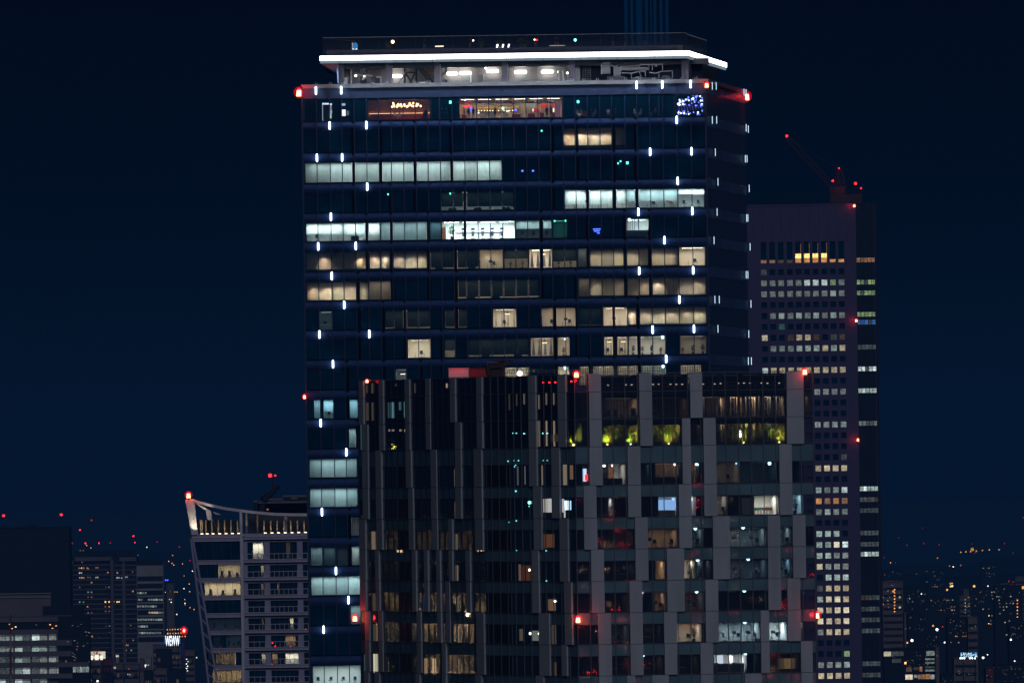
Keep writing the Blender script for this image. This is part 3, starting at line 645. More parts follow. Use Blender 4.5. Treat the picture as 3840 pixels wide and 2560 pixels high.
# the building maintenance unit in the right bay
bmu = root('facade_crane', MF.P(mfx(2310), zf, -2.4), 'grey roof maintenance crane with folded boom parked under the glowing canopy rim', 'maintenance crane')
def bx(u0, u1, v0, v1, o0, o1, mat, nm, par):
    x0, x1 = q2(u0, u1); mm = MB(); mm.fb(MF, mfx(x0), mfx(x1), MF.z(x0, 80 + v1 / 2.529), MF.z(x0, 80 + v0 / 2.529), o0, o1, mat); return mm.build(nm, par)
bx(783, 860, 405, 492, -4, -2.4, 'grey_metal', 'counterweight', bmu); bx(770, 783, 398, 497, -3.9, -2.2, 'far_white', 'counterweight_guard', bmu); bx(785, 858, 382, 404, -4, -2.3, 'far_white', 'counterweight_lid', bmu)
bx(890, 955, 428, 512, -4, -2.6, 'grey_metal', 'turret', bmu); bx(955, 962, 415, 490, -2.7, -2.3, 'far_white', 'turret_edge', bmu); bx(830, 1000, 515, 558, -4.4, -2.4, 'dark_metal', 'carriage', bmu)
bx(962, 1215, 432, 462, -3.6, -2.8, 'grey_metal', 'boom', bmu); bx(1140, 1360, 400, 412, -3.4, -2.4, 'far_white', 'spreader', bmu)
m = MB()
for a in ((865, 410, 900, 430), (900, 430, 935, 415), (960, 425, 1145, 418), (970, 485, 1060, 488), (1060, 488, 1140, 468), (1140, 468, 1195, 470), (1230, 480, 1290, 490), (1290, 490, 1345, 470), (1345, 470, 1440, 465), (1225, 400, 1225, 462), (1258, 400, 1258, 460), (1355, 400, 1355, 460), (1285, 400, 1285, 425), (1297, 400, 1297, 425)):
    seg(*a, .09, 'far_white', -2.5, q2)
m.build('hose', bmu)
crd = root('suspended_gondola', MF.P(mfx(2440), zf, -2), 'thin railed work platform lying beside the roof maintenance crane', 'work platform')
m = MB()
for a in ((1055, 537, 1450, 537), (1058, 480, 1058, 537), (1448, 458, 1448, 537), (1100, 525, 1150, 525), (1350, 520, 1420, 520), (1130, 465, 1150, 520), (1190, 470, 1190, 520), (1320, 490, 1320, 530)): seg(*a, .08, 'grey_metal', -2.3, q2)
m.build('rail', crd)
x0, x1 = q2(1055, 1450); m = MB(); m.fb(MF, mfx(x0), mfx(x1), MF.z(x0, 80 + 546 / 2.529), MF.z(x0, 80 + 539 / 2.529), -2.8, -2.2, 'dark_metal'); m.build('deck', crd)
# roof things above the rim
def dots(name, pts, label, cat, mat, o, r=.10):
    s, z = CF.hit(*pts[0]); R = root(name, CF.P(s, z, o), label, cat); return R
Rz = lambda u, v: (1650 + u / 4.9, 120 + v / 4.9)
hi = root('dotted_light_sign', CF.P(CF.s(1875, 190), CF.z(1875, 198), -3), 'letters HI drawn in white light dots above the glowing canopy rim', 'light sign')
for nm, pts in (('letter_h', [(1057, 235), (1048, 268), (1041, 302), (1033, 337), (1027, 370), (1160, 235), (1152, 268), (1146, 302)]), ('letter_i', [(1264, 232), (1256, 268), (1248, 300), (1240, 335), (1233, 367)])):
    m = MB()
    for (u, v) in pts:
        s, z = CF.hit(*Rz(u, v)); P = CF.P(s, z, -3 + .5); m.box(P.x - .12, P.x + .12, P.y, P.y + .06, P.z - .15, P.z + .15, lampmat((1, .9, .78), 5.0))
    m.build(nm, hi)
m = MB(); s, z = CF.hit(*Rz(1104, 290)); P = CF.P(s, z, -2.5); m.box(P.x - .1, P.x + .1, P.y, P.y + .05, P.z - .14, P.z + .14, 'blue_led'); m.build('blue_dot', hi)
def rooflamp(x, y, r, mat, label, group=None, pole=1.8, nm='deck_lamp'):
    s, z = CF.hit(x, y); P = CF.P(s, z, -6); R = root(nm, (P.x, P.y, P.z - pole), label, 'deck lamp', group)
    m = MB(); m.bar((P.x, P.y, P.z - pole), P, .05, 'dark_metal', 6); m.build('post', R); m = MB(); m.ball(P, r, mat, seg=8, rings=6); m.build('lamp_head', R)
rooflamp(1471, 152, .22, lampmat((1, .62, .3), 22), 'brightest orange globe lamp on the left half of the roof deck')
rooflamp(1774, 147, .13, lampmat((1, .8, .55), 8), 'small cream lamp beside a dark bush on the roof deck, left of the HI dots')
rooflamp(2005, 144, .12, lampmat((1, .85, .6), 8), 'cream lamp on a tall pole next to the small red lamp on the roof deck')
rooflamp(2014, 145, .14, 'red_small', 'small red lamp next to the cream pole lamp on the roof deck')
rooflamp(2158, 145, .20, lampmat((.15, 1, .75), 9), 'green white exit lamp behind the roof deck glass')
for (u0, u1, v, lb) in ((2013, 2300, 245, 'long thin cream light bar on the roof deck, right of the red lamp'), (-92, 65, 260, 'short bright light bar on the roof deck left of the HI dots'), (1760, 2013, 300, 'faint pink light bar just above the canopy rim, right of the HI dots')):
    (xa, ya), (xb, _) = Rz(u0, v), Rz(u1, v); s0, s1 = CF.s(xa, ya), CF.s(xb, ya); z = CF.z(xa, ya)
    m = MB(); m.fb(CF, s0, s1, z - .05, z + (.12 if u1 < 100 else .06), -2.6, -2.5, lampmat((1, .85, .62) if v != 300 else (.9, .5, .5), 2.2 if u1 < 100 else (.6 if v != 300 else .35))); m.build('bench_light', label=lb, category='light bar', base=CF.P(s0, z - .05, -2.5))
# sculpture with white and blue lobes, orange post
s, z = CF.hit(1331, 185); P = CF.P(s, z, -3); R = root('lit_sculpture', (P.x, P.y, zdk), 'glowing white and blue rounded sculpture at the left end of the roof deck', 'sculpture')
for (dx, dz, rx, rz_, mt, nm) in ((0, .55, .42, .55, lampmat((.05, .35, .8), .9), 'blue_lobe'), (-.28, -.2, .22, .45, lampmat((.8, .9, 1), 1.6), 'white_lobe'), (.15, -.15, .2, .5, lampmat((.8, .9, 1), 1.8), 'white_lobe'), (.62, -.45, .28, .42, lampmat((.75, .9, 1), 1.8), 'white_lobe'), (-.02, -.75, .3, .22, lampmat((.75, .95, .9), 1.5), 'white_lobe')):
    m = MB(); m.ball((P.x + dx, P.y, P.z + dz), rx, mt, rz_, .2); m.build(nm, R)
s, z = CF.hit(1320.5, 175); P = CF.P(s, z, -3.2); m = MB(); m.bar((P.x, P.y, P.z - 1.2), (P.x, P.y, P.z + .7), .06, lampmat((1, .6, .35), 1.2), 6); m.build('light_post', base=(P.x, P.y, P.z - 1.2), label='thin orange glowing post beside the white and blue roof sculpture', category='light post')
# vertical laser beams
LS = [1008, 1025, 1065, 1078, 1118, 1135, 1148, 1165, 1205, 1220, 1255, 1285, 1300, 1345, 1358, 1400, 1415]
mlz, t = new_mat('laser_air'); o_ = t.nodes.new('ShaderNodeOutputMaterial'); tr_ = t.nodes.new('ShaderNodeBsdfTransparent'); em_ = t.nodes.new('ShaderNodeEmission'); ad_ = t.nodes.new('ShaderNodeAddShader')
em_.inputs[0].default_value = (.004, .10, .30, 1); em_.inputs[1].default_value = .05; t.links.new(tr_.outputs[0], ad_.inputs[0]); t.links.new(em_.outputs[0], ad_.inputs[1]); t.links.new(ad_.outputs[0], o_.inputs[0])
l0 = None
for i, u in enumerate(LS):
    x = q2(u, 0)[0]; s = CF.s(x, 100); P = CF.P(s, zdk + .2, -14); n_ = ['first', 'second', 'third', 'fourth', 'fifth', 'sixth', 'seventh', 'eighth', 'ninth', 'tenth', 'eleventh', 'twelfth', 'thirteenth', 'fourteenth', 'fifteenth', 'sixteenth', 'seventeenth'][i]
    lb = 'thin blue vertical light beam above the tower roof, %s of seventeen counted from the left' % n_
    if l0 is None:
        m = MB(); m.bar((P.x, P.y, P.z), (P.x, P.y, P.z + 26), .11, 'laser_air', 8); l0 = m.build('light_beam', base=P, label=lb, category='light beam', group='blue light beams over the roof deck')
    else: copy_of(l0, P, lb)
# ================================================================== people (one skinned body each) and furniture
def skinned(name, verts, edges, radii, matfn, mats, parent=None):
    me = bpy.data.meshes.new(name + '_rig'); me.from_pydata(verts, edges, []); ob = bpy.data.objects.new(name + '_rig', me); C.objects.link(ob)
    mo = ob.modifiers.new('s', 'SKIN'); su = ob.modifiers.new('u', 'SUBSURF'); su.levels = 1; su.render_levels = 1
    for i, r in enumerate(radii): me.skin_vertices[0].data[i].radius = (r if isinstance(r, tuple) else (r, r))
    me.skin_vertices[0].data[0].use_root = True
    dg = bpy.context.evaluated_depsgraph_get(); dg.update()
    m2 = bpy.data.meshes.new_from_object(ob.evaluated_get(dg)); m2.name = name
    bpy.data.objects.remove(ob); bpy.data.meshes.remove(me)
    m2.materials.clear()
    for x in mats: m2.materials.append(M[x])
    for p in m2.polygons: p.material_index = matfn(p.center); p.use_smooth = True
    return m2
def body(pose, top, legs, hairc='hair_black'):
    """figure 1.70 m tall facing -Y (toward the street), feet at z=0"""
    if pose == 'stand':
        V = [(0, 0, .93), (0, 0, 1.12), (0, -.01, 1.36), (0, -.02, 1.47), (0, -.03, 1.55), (0, -.035, 1.64),
             (-.16, 0, 1.38), (-.21, -.02, 1.12), (-.20, -.12, .90), (.16, 0, 1.38), (.22, .02, 1.12), (.20, -.08, .90),
             (-.09, 0, .86), (-.10, -.01, .48), (-.10, .02, .09), (-.10, -.12, .04), (.09, 0, .86), (.11, .02, .48), (.12, .05, .09), (.12, -.08, .04)]
        R = [(.15, .11), (.13, .10), (.16, .11), .055, .07, .085, .06, .045, .035, .06, .045, .035, .09, .06, .045, .04, .09, .06, .045, .04]
        E = [(0, 1), (1, 2), (2, 3), (3, 4), (4, 5), (2, 6), (6, 7), (7, 8), (2, 9), (9, 10), (10, 11), (0, 12), (12, 13), (13, 14), (14, 15), (0, 16), (16, 17), (17, 18), (18, 19)]
        waist, neck, hand, head = .92, 1.47, .95, (0, -.03, 1.60)
    else:
        V = [(0, .05, .52), (0, .03, .72), (0, 0, .96), (0, -.03, 1.07), (0, -.06, 1.15), (0, -.065, 1.24),
             (-.16, 0, .98), (-.22, -.10, .76), (-.14, -.30, .66), (.16, 0, .98), (.22, -.08, .76), (.12, -.30, .64),
             (-.10, 0, .50), (-.12, -.42, .50), (-.12, -.46, .09), (-.12, -.58, .04), (.10, 0, .50), (.12, -.40, .50), (.14, -.44, .09), (.14, -.56, .04)]
        R = [(.16, .13), (.13, .11), (.16, .11), .055, .07, .085, .06, .045, .035, .06, .045, .035, .09, .065, .045, .04, .09, .065, .045, .04]
        E = [(0, 1), (1, 2), (2, 3), (3, 4), (4, 5), (2, 6), (6, 7), (7, 8), (2, 9), (9, 10), (10, 11), (0, 12), (12, 13), (13, 14), (14, 15), (0, 16), (16, 17), (17, 18), (18, 19)]
        waist, neck, hand, head = .58, 1.07, .68, (0, -.06, 1.20)
    def fn(c):
        if c.z > neck: return 2
        if pose == 'stand':
            if abs(c.x) > .17 and c.z < hand: return 2
        elif c.y < -.26 and c.z > .60: return 2
        if c.z < .10: return 3
        return 0 if c.z > waist else 1
    me = skinned('person', V, E, R, fn, [top, legs, 'skin', 'black_cloth'])
    h = MB(); hx, hy, hz = head
    h.ball((hx, hy + .035, hz + .05), .105, hairc, .10, .10, seg=10, rings=6)
    h.ball((hx, hy + .08, hz - .06), .075, hairc, .11, .05, seg=8, rings=5)
    for sx_ in (-.03, .03): h.ball((hx + sx_, hy - .085, hz + .01), .012, 'black_cloth', seg=5, rings=4)
    h.ball((hx, hy - .10, hz - .02), .014, 'skin', .022, seg=5, rings=4)
    return me, h
def place_person(P, pose, top, legs, rz, label, group=None):
    me, h = body(pose, top, legs)
    o = bpy.data.objects.new('person', me); C.objects.link(o); o.location = P; o.rotation_euler = (0, 0, rz); o['label'] = label; o['category'] = 'person'
    if group: o['group'] = group
    hm = h.build('hair', base=(0, 0, 0)); hm.parent = o; hm.location = (0, 0, 0)
    return o
def chair_mb(mat='black_cloth', high=True):
    R = MB(); R.box(-.24, .24, -.24, .24, .44, .52, mat); s_ = MB(); s_.box(-.22, .22, .20, .26, .56, 1.02 if high else .86, mat)
    b_ = MB(); b_.bar((0, 0, .08), (0, 0, .44), .035, 'dark_metal', 6)
    for i in range(5):
        t = i * 2 * math.pi / 5; b_.bar((0, 0, .10), (.28 * math.cos(t), .28 * math.sin(t), .05), .025, 'dark_metal', 5)
    for sx_ in (-.25, .25): b_.bar((sx_, -.12, .66), (sx_, .14, .66), .022, 'dark_metal', 5); b_.bar((sx_, .1, .48), (sx_, .1, .66), .02, 'dark_metal', 5)
    return R, s_, b_
def chair_proto(mat):
    o = bpy.data.objects.new('office_chair', None); C.objects.link(o); o['category'] = 'chair'; o['label'] = ''; o['_b'] = (0, 0, 0)
    a, b, c = chair_mb(mat); a.build('seat', o); b.build('backrest', o); c.build('base', o); return o
def desk_proto():
    o = bpy.data.objects.new('desk', None); C.objects.link(o); o['category'] = 'desk'; o['label'] = ''; o['_b'] = (0, 0, 0)
    m = MB(); m.box(-.7, .7, -.35, .35, .70, .74, 'white_paint'); m.build('desktop', o)
    for x in (-.66, .66):
        m = MB(); m.box(x - .025, x + .025, -.33, .33, 0, .70, 'dark_metal'); m.build('leg', o)
    return o
def monitor_proto():
    o = bpy.data.objects.new('monitor', None); C.objects.link(o); o['category'] = 'monitor'; o['label'] = ''; o['_b'] = (0, 0, 0)
    m = MB(); m.box(-.28, .28, -.03, .01, .14, .50, 'black_metal'); m.build('screen', o)
    m = MB(); m.box(-.03, .03, 0, .04, 0, .2, 'dark_metal'); m.box(-.13, .13, -.08, .1, 0, .015, 'dark_metal'); m.build('stand', o); return o
def leafcloud(m, c, rx, ry, rz, n, size, mats, fl=0.0):
    for i in range(n):
        while True:
            v = Vector((random.uniform(-1, 1), random.uniform(-1, 1), random.uniform(-1, 1)))
            if v.length < 1: break
        if fl and v.z < -fl: continue
        p = Vector(c) + Vector((v.x * rx, v.y * ry, v.z * rz))
        a = Vector((random.gauss(0, 1), random.gauss(0, 1), random.gauss(0, 1))).normalized(); b = a.orthogonal().normalized(); d = a.cross(b)
        s_ = size * random.uniform(.6, 1.4)
        m.poly([p - b * s_, p + d * s_ * .5, p + b * s_, p - d * s_ * .5], random.choice(mats))
def plant_proto(h=1.5, mat='leaf_dark'):
    o = bpy.data.objects.new('potted_plant', None); C.objects.link(o); o['category'] = 'plant'; o['label'] = ''; o['_b'] = (0, 0, 0)
    m = MB(); m.bar((0, 0, 0), (0, 0, .35), .16, 'dark_metal', 10, .2); m.build('pot', o)
    m = MB()
    for i in range(5): m.bar((0, 0, .3), (random.uniform(-.2, .2), random.uniform(-.2, .2), h * .75), .015, 'wood', 4)
    m.build('stem', o)
    m = MB(); leafcloud(m, (0, 0, h * .72), .42, .3, h * .36, 150, .10, [mat]); m.build('foliage', o); return o
def cabinet_proto():
    m = MB(); m.box(-.6, .6, -.2, .2, 0, .62, 'dark_metal'); m.box(-.58, -.02, -.22, -.2, .04, .58, 'black_metal'); m.box(.02, .58, -.22, -.2, .04, .58, 'black_metal'); m.box(-.5, -.1, -.12, .12, .62, .70, 'black_cloth'); m.box(.15, .4, -.12, .12, .62, .76, 'black_cloth')
    return m.build('low_cabinet', base=(0, 0, 0), category='cabinet', label='')
PRO = {'chair': chair_proto('black_cloth'), 'desk': desk_proto(), 'monitor': monitor_proto(), 'plant': plant_proto(), 'cabinet': cabinet_proto(), 'ochair': chair_proto('orange_paint'), 'gchair': chair_proto('grey_cloth')}
ORD = ['first', 'second', 'third', 'fourth', 'fifth', 'sixth', 'seventh', 'eighth', 'ninth', 'tenth', 'eleventh', 'twelfth', 'thirteenth', 'fourteenth', 'fifteenth', 'sixteenth', 'seventeenth', 'eighteenth', 'nineteenth', 'twentieth']
def put_thing(kind, P, label, rz=0, sc_=None, group=None):
    c = copy_of(PRO[kind], P, label, rz, sc_)
    if group: c['group'] = group
    return c
FLN = {1: 'tower floor below the bar', 2: 'tower floor of long cool blinds', 3: 'third office floor of tower', 4: 'floor with brightest white room', 5: 'upper floor of warm blinds', 6: 'lower floor of warm blinds', 7: 'seventh office floor of tower', 8: 'eighth office floor of tower', 9: 'floor peeking above grey block', 10: 'floor by left red lamp', 14: 'small lit fourteenth tower floor', 19: 'lowest visible tower floor'}
cnt = {}
def nextn(k): cnt[k] = cnt.get(k, 0) + 1; return ORD[min(19, cnt[k] - 1)]
PROTOS = [o for p in PRO.values() for o in (p, *p.children)]
FURN.sort(key=lambda f: (f[0], f[1]))
for (k, a, c, z0, z1, dep, fu, wall) in FURN:
    z = z0 + .10; fl = FLN[k]; W = c - a
    if fu == 'low':
        n = max(1, int(W / 3.2))
        for i in range(n):
            if random.random() < .25: continue
            s = a + (i + .5 + random.uniform(-.2, .2)) * W / n
            put_thing('cabinet', MF.P(s, z - .35 if k != 4 else z, -.85), 'dark low cabinet on the %s, %s from the left' % (fl, nextn(('cabinet', k))), 0)
    elif fu in ('desks', 'half'):
        n = max(1, int(W / 2.1))
        for i in range(n):
            s = a + (i + .5) * W / n
            put_thing('desk', MF.P(s, z, -2.6), 'desk on the %s, %s from the left' % (fl, nextn(('desk', k))))
            if random.random() < .7: put_thing('monitor', MF.P(s - .2, z + .74, -2.6), 'black monitor on a desk on the %s, %s from the left' % (fl, nextn(('mon', k))))
            if random.random() < .8:
                kk = 'ochair' if (k in (3, 4) and random.random() < .5) else 'chair'
                put_thing(kk, MF.P(s + .3, z, -1.7), '%s chair at a desk,  %s, %s from the left' % ('orange' if kk == 'ochair' else 'black', fl, nextn((kk, k))), math.pi + random.uniform(-.6, .6))
    elif fu == 'chairs':
        n = max(1, int(W / 1.5))
        for i in range(n):
            s = a + (i + .5) * W / n
            put_thing('chair', MF.P(s, z, -1.8), 'black office chair on the %s, %s from the left' % (fl, nextn(('chair', k))), math.pi + random.uniform(-.7, .7))
    elif fu == 'plants':
        n = max(1, int(W / 1.3))
        for i in range(n):
            s = a + (i + .5) * W / n
            put_thing('plant', MF.P(s, z, -1.5), 'dark leafy plant on the %s, %s from the left' % (fl, nextn(('plant', k))), random.uniform(0, 6), random.uniform(.6, .95))
    elif fu in ('drapes', 'drapes2'):
        n = max(2, int(W / .75))
        for i in range(n):
            s = a + (i + .5) * W / n; m = MB(); wd = .10 if fu == 'drapes2' else .26
            P = MF.P(s, z, -2.2)
            m.hexa([MF.P(s - wd, z + .1, -2.3), MF.P(s + wd, z + .1, -2.3), MF.P(s + wd, z + .1, -2.2), MF.P(s - wd, z + .1, -2.2), MF.P(s - wd * .15, z1 - .3, -2.3), MF.P(s + wd * .15, z1 - .3, -2.3), MF.P(s + wd * .15, z1 - .3, -2.2), MF.P(s - wd * .15, z1 - .3, -2.2)], 'grey_cloth')
            m.build('curtain', main)
        for i in range(max(1, int(W / 2.4))):
            s = a + (i + .6) * W / max(1, int(W / 2.4)); m = MB(); P = MF.P(s, z1 - .75, -1.7); m.bar(P, P + Vector((0, 0, .16)), .42, 'black_metal', 12, .1); m.bar(P + Vector((0, 0, .16)), P + Vector((0, 0, .7)), .02, 'black_metal', 4); m.bar(P - Vector((0, 0, .03)), P, .36, lampmat((1, .85, .6), 9), 12)
            m.build('pendant_lamp', base=P, category='lamp', label='dark dish pendant lamp on the %s, %s from the left' % (fl, nextn(('pend', k))))
        if fu == 'drapes2': put_thing('chair', MF.P((a + c) / 2, z, -1.5), 'black office chair on the %s, %s from the left' % (fl, nextn(('pchair', k))), 2.6)
    elif fu == 'slats':
        m = MB(); n = int(W / .33)
        for i in range(n):
            s = a + (i + .5) * W / n; m.fb(MF, s - .05, s + .05, z, z1 - .2, -1.25, -1.2, 'dark_metal')
        m.fb(MF, a + .1, c - .1, z + 1.9, z + 2.0, -1.2, -1.15, 'dark_metal'); m.build('screen_slats', main)
    elif fu == 'wide':
        m = MB(); m.fb(MF, a, c, z, z + .95, -1.4, -1.0, 'room_dark'); m.build('parapet_panel', main)
        m = MB()
        for i in range(4): s = a + .15 + i * .34; m.fb(MF, s, s + .08, z, z1, -1.0, -.95, 'dark_metal')
        m.build('post_screen', main)
    elif fu == 'lounge':
        m = MB(); s0 = MF.s(1706, 870); s1 = MF.s(1888, 870)
        tb = root('meeting_table', MF.P((s0 + s1) / 2, z, -2.4), 'long grey meeting table in the brightest white room', 'table')
        m.fb(MF, s0, s1, z + .78, z + .98, -2.8, -2.2, 'grey_metal'); m.build('tabletop', tb)
        for i in range(5):
            s = s0 + .6 + i * (s1 - s0 - 1.2) / 4; m = MB(); m.fb(MF, s - .04, s + .04, z, z + .78, -2.6, -2.5, 'dark_metal'); m.build('leg', tb)
        for i in range(5):
            s = s0 + 1.25 + i * 1.44; R = root('lounge_chair', MF.P(s, z, -1.7), 'headrest chair at the long table in the brightest white room, %s from left' % ORD[i], 'chair', 'chairs at the long white-room table')
            m = MB(); m.fb(MF, s - .27, s + .27, z + 1.32, z + 1.62, -1.55, -1.45, 'black_cloth'); m.build('headrest', R)
            m = MB(); m.hexa([MF.P(s - .18, z + .52, -1.6), MF.P(s + .18, z + .52, -1.6), MF.P(s + .18, z + .52, -1.5), MF.P(s - .18, z + .52, -1.5), MF.P(s - .27, z + 1.12, -1.6), MF.P(s + .27, z + 1.12, -1.6), MF.P(s + .27, z + 1.12, -1.5), MF.P(s - .27, z + 1.12, -1.5)], 'grey_cloth'); m.build('backrest', R)
            m = MB(); m.fb(MF, s - .26, s + .26, z + .44, z + .56, -2.0, -1.5, 'black_cloth'); m.build('seat', R)
            m = MB(); m.bar(MF.P(s, z + .05, -1.75), MF.P(s, z + .45, -1.75), .04, 'dark_metal'); m.fb(MF, s - .3, s + .3, z, z + .07, -1.8, -1.7, 'dark_metal'); m.build('base', R)
        s = MF.s(1660, 870); m = MB(); m.fb(MF, s - .12, s + .45, z, z + 1.9, -2.6, -2.5, 'orange_paint'); m.build('signboard', label='tall orange door panel at the left of the brightest white room', category='panel')
        put_thing('plant', MF.P(MF.s(1694, 870), z, -1.6), 'slender potted tree left of the long table in the brightest white room', 0, 1.25)
# blue light bars and small indicator lights seen through dark glass
for (x, y, w_, h_, mt, lb) in ((2238, 859, 28, 3, 'blue_led', 'top blue light bar in the dark window right of the brightest white room'), (2238, 866.5, 21, 3, 'blue_led', 'middle blue light bar in the dark window right of the brightest white room'), (2244, 874, 10, 3, 'blue_led', 'shortest and lowest blue light bar in the dark window right of the brightest white room')):
    s, z = MF.hit(x, y); m = MB(); m.fb(MF, s - w_ / 50, s + w_ / 50, z - h_ / 50, z + h_ / 50, .02, .08, mt); m.build('light_bar', base=MF.P(s, z, .05), label=lb, category='light bar')
EXITS = [(1688.7, 384, 0), (2167.6, 382, 0), (2031, 491, 1), (1959, 641, 2), (1998.7, 641, 2), (2352.6, 611, 2), (2318, 613, 2), (1455.5, 729, 3), (1688.5, 726.5, 3), (2080, 829, 4), (2120.6, 828, 4), (2360, 824, 4), (2118, 1271, 8), (2484.7, 1264, 8), (2119.5, 1379.5, 9), (2486.6, 1373.5, 9), (2327, 605, 2)]
for i, (x, y, k) in enumerate(EXITS):
    s, z = MF.hit(x, y); m = MB(); r = .16 if k in (0,) or (i in (5, 13, 14, 15, 11)) else .09
    mt = 'blue_led' if (k == 2 and x < 2010) else ('cyan_lamp' if k in (8, 9) or i == 11 else 'green_exit')
    m.fb(MF, s - r * (1.6 if k == 2 and x < 2010 else 1), s + r * (1.6 if k == 2 and x < 2010 else 1), z - r * 1.2, z + r * 1.2, .03, .07, mt)
    m.build('exit_sign_light', main)
# ================================================================== the bar floor under the roof edge
k = 0; z0, z1 = zwin(0)
cuts = [.1] + MSs + [W1 - .1]
for i in range(0, len(cuts) - 1, 4):
    m = MB()
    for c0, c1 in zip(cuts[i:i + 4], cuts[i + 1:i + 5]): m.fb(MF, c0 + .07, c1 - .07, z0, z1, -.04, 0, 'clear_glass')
    m.build('window', main)
sA = lambda x: MF.s(x, 415)
zA = lambda y, x=1900: MF.z(x, y)
def part(F, x0, x1, y0, y1, o0, o1, mat, name, par, yx=None):
    m = MB(); xr = yx if yx else (x0 + x1) / 2; m.fb(F, F.s(x0, y0), F.s(x1, y0), F.z(xr, y1), F.z(xr, y0), o0, o1, mat); return m.build(name, par)
m = MB(); m.fb(MF, .4, W1 - .4, z0 - .02, z1 + .02, -9.1, -9.0, 'far_navy'); m.fb(MF, .4, W1 - .4, z0 - .04, z0 + .04, -9.0, -.06, 'room_dark'); m.build('bar_floor', main)
for x in (1374, 1615, 1645, 2111, 2472, 2530): m = MB(); m.fb(MF, sA(x) - .1, sA(x) + .1, z0, z1, -8.9, -.1, 'room_dark'); m.build('partition', main)
zB = z0 + .06
# brown lounge
ro = room(MF, sA(1378), sA(1613), z0 + .05, z1 - .25, 6.2, 'room_brown', main, (1, .45, .18), 0, o=-.15)
m = MB(); m.fb(MF, sA(1382), sA(1610), z0 + 1.12, z0 + 1.18, -6.1, -5.95, lampmat((1, .5, .2), 3.0)); m.build('ledge_light', ro)
rt = root('cluster_chandelier', MF.P(sA(1525), z1 - .4, -3), 'cluster of glowing round orange bulbs hanging in the brown lounge near the tower top', 'chandelier')
zl = lambda v: MF.z(1520, 350 + v / 4.704)
for (u, v) in ((1458, 228), (1480, 165), (1487, 195), (1497, 222), (1545, 210), (1545, 228), (1567, 185), (1580, 205), (1614, 188), (1625, 222), (1676, 190), (1678, 210), (1720, 225), (1742, 212), (1768, 168), (1780, 190), (1808, 212), (1832, 165), (1830, 218), (1885, 215), (1895, 180), (1918, 188), (1900, 205), (1962, 218)):
    P = MF.P(sA(1160 + u / 4.704), MF.z(1160 + u / 4.704, 350 + v / 4.704), -3 + random.uniform(-.5, .5)); m = MB(); m.ball(P, .13, 'amber_bulb', .16, seg=8, rings=6); m.bar(P, (P.x, P.y, z1 - .35), .012, 'black_metal', 4); m.build('bulb', rt)
m = MB(); m.fb(MF, sA(1470), sA(1580), z1 - .4, z1 - .32, -3.3, -2.7, 'black_metal'); m.build('ceiling_plate', rt)
m = MB(); m.fb(MF, sA(1390), sA(1600), zB, zB + .75, -5.8, -5.1, 'red_cloth'); m.fb(MF, sA(1390), sA(1600), zB + .75, zB + 1.05, -5.8, -5.6, 'room_brown'); m.build('banquette', base=MF.P(sA(1490), zB, -5.5), label='long dark red wall seat in the brown lounge under the orange bulbs', category='bench seat')
G = 'guests on the top floor of the glass tower'
place_person(MF.P(sA(1479), zB, -2.6), 'sit', 'white_cloth', 'grey_cloth', .9, 'seated person in white facing right under the left end of the orange bulbs', G)
place_person(MF.P(sA(1497), zB, -2.6), 'sit', 'white_cloth', 'white_cloth', -.9, 'seated person in white facing left beneath the orange bulbs', G)
place_person(MF.P(sA(1590), zB, -2.2), 'sit', 'black_cloth', 'black_cloth', -.6, 'seated dark-clothed person nearest the right wall of the brown lounge', G)
place_person(MF.P(sA(1597), zB, -3.2), 'stand', 'black_cloth', 'black_cloth', .3, 'standing dark-clothed person at the right wall of the brown lounge', G)
spot(MF, sA(1490), z1 - .4, -2.6, (1, .8, .6), 60, 110)
# doorway and poster at the left end
P0 = lambda u, v: (1160 + u / 4.704, 350 + v / 4.704)
def pl(u0, u1, v0, v1, o, mat, name, par): return part(MF, 1160 + u0 / 4.704, 1160 + u1 / 4.704, 350 + v0 / 4.704, 350 + v1 / 4.704, o - .05, o, mat, name, par)
dr = root('lit_doorway', MF.P(sA(1228), zB, -1.6), 'tall doorway edged in blue white light at the left end of the top floor', 'doorway')
pl(224, 345, 168, 196, -1.5, lampmat((.6, .7, 1), 1.6), 'lintel_light', dr); pl(222, 236, 180, 480, -1.5, lampmat((.7, .75, .95), .5), 'frame', dr); pl(236, 345, 200, 490, -1.6, 'far_navy', 'door_leaf', dr)
d2 = root('wall_poster', MF.P(sA(1241), zB, -1.2), 'narrow colourful lit poster beside the doorway at the left end of the top floor', 'poster')
pl(362, 396, 178, 204, -1.2, lampmat((.6, .72, 1), 1.8), 'lamp', d2); pl(362, 392, 210, 290, -1.2, lampmat((.8, .5, .4), .5), 'upper_panel', d2); pl(362, 400, 296, 350, -1.2, lampmat((.35, .6, 1), .8), 'middle_panel', d2); pl(362, 390, 352, 440, -1.2, lampmat((.8, .9, .6), .7), 'lower_panel', d2)
d3 = root('menu_screen', MF.P(sA(1288), zB, -1.2), 'bright white lit notice board with a small framed sign, on the top floor', 'notice board')
pl(556, 632, 176, 215, -1.2, lampmat((.6, .68, .9), .9), 'header', d3); pl(556, 638, 284, 398, -1.2, lampmat((.9, .92, .85), 1.6), 'board', d3); pl(655, 697, 305, 385, -1.2, lampmat((.5, .55, .6), .25), 'framed_sign', d3)
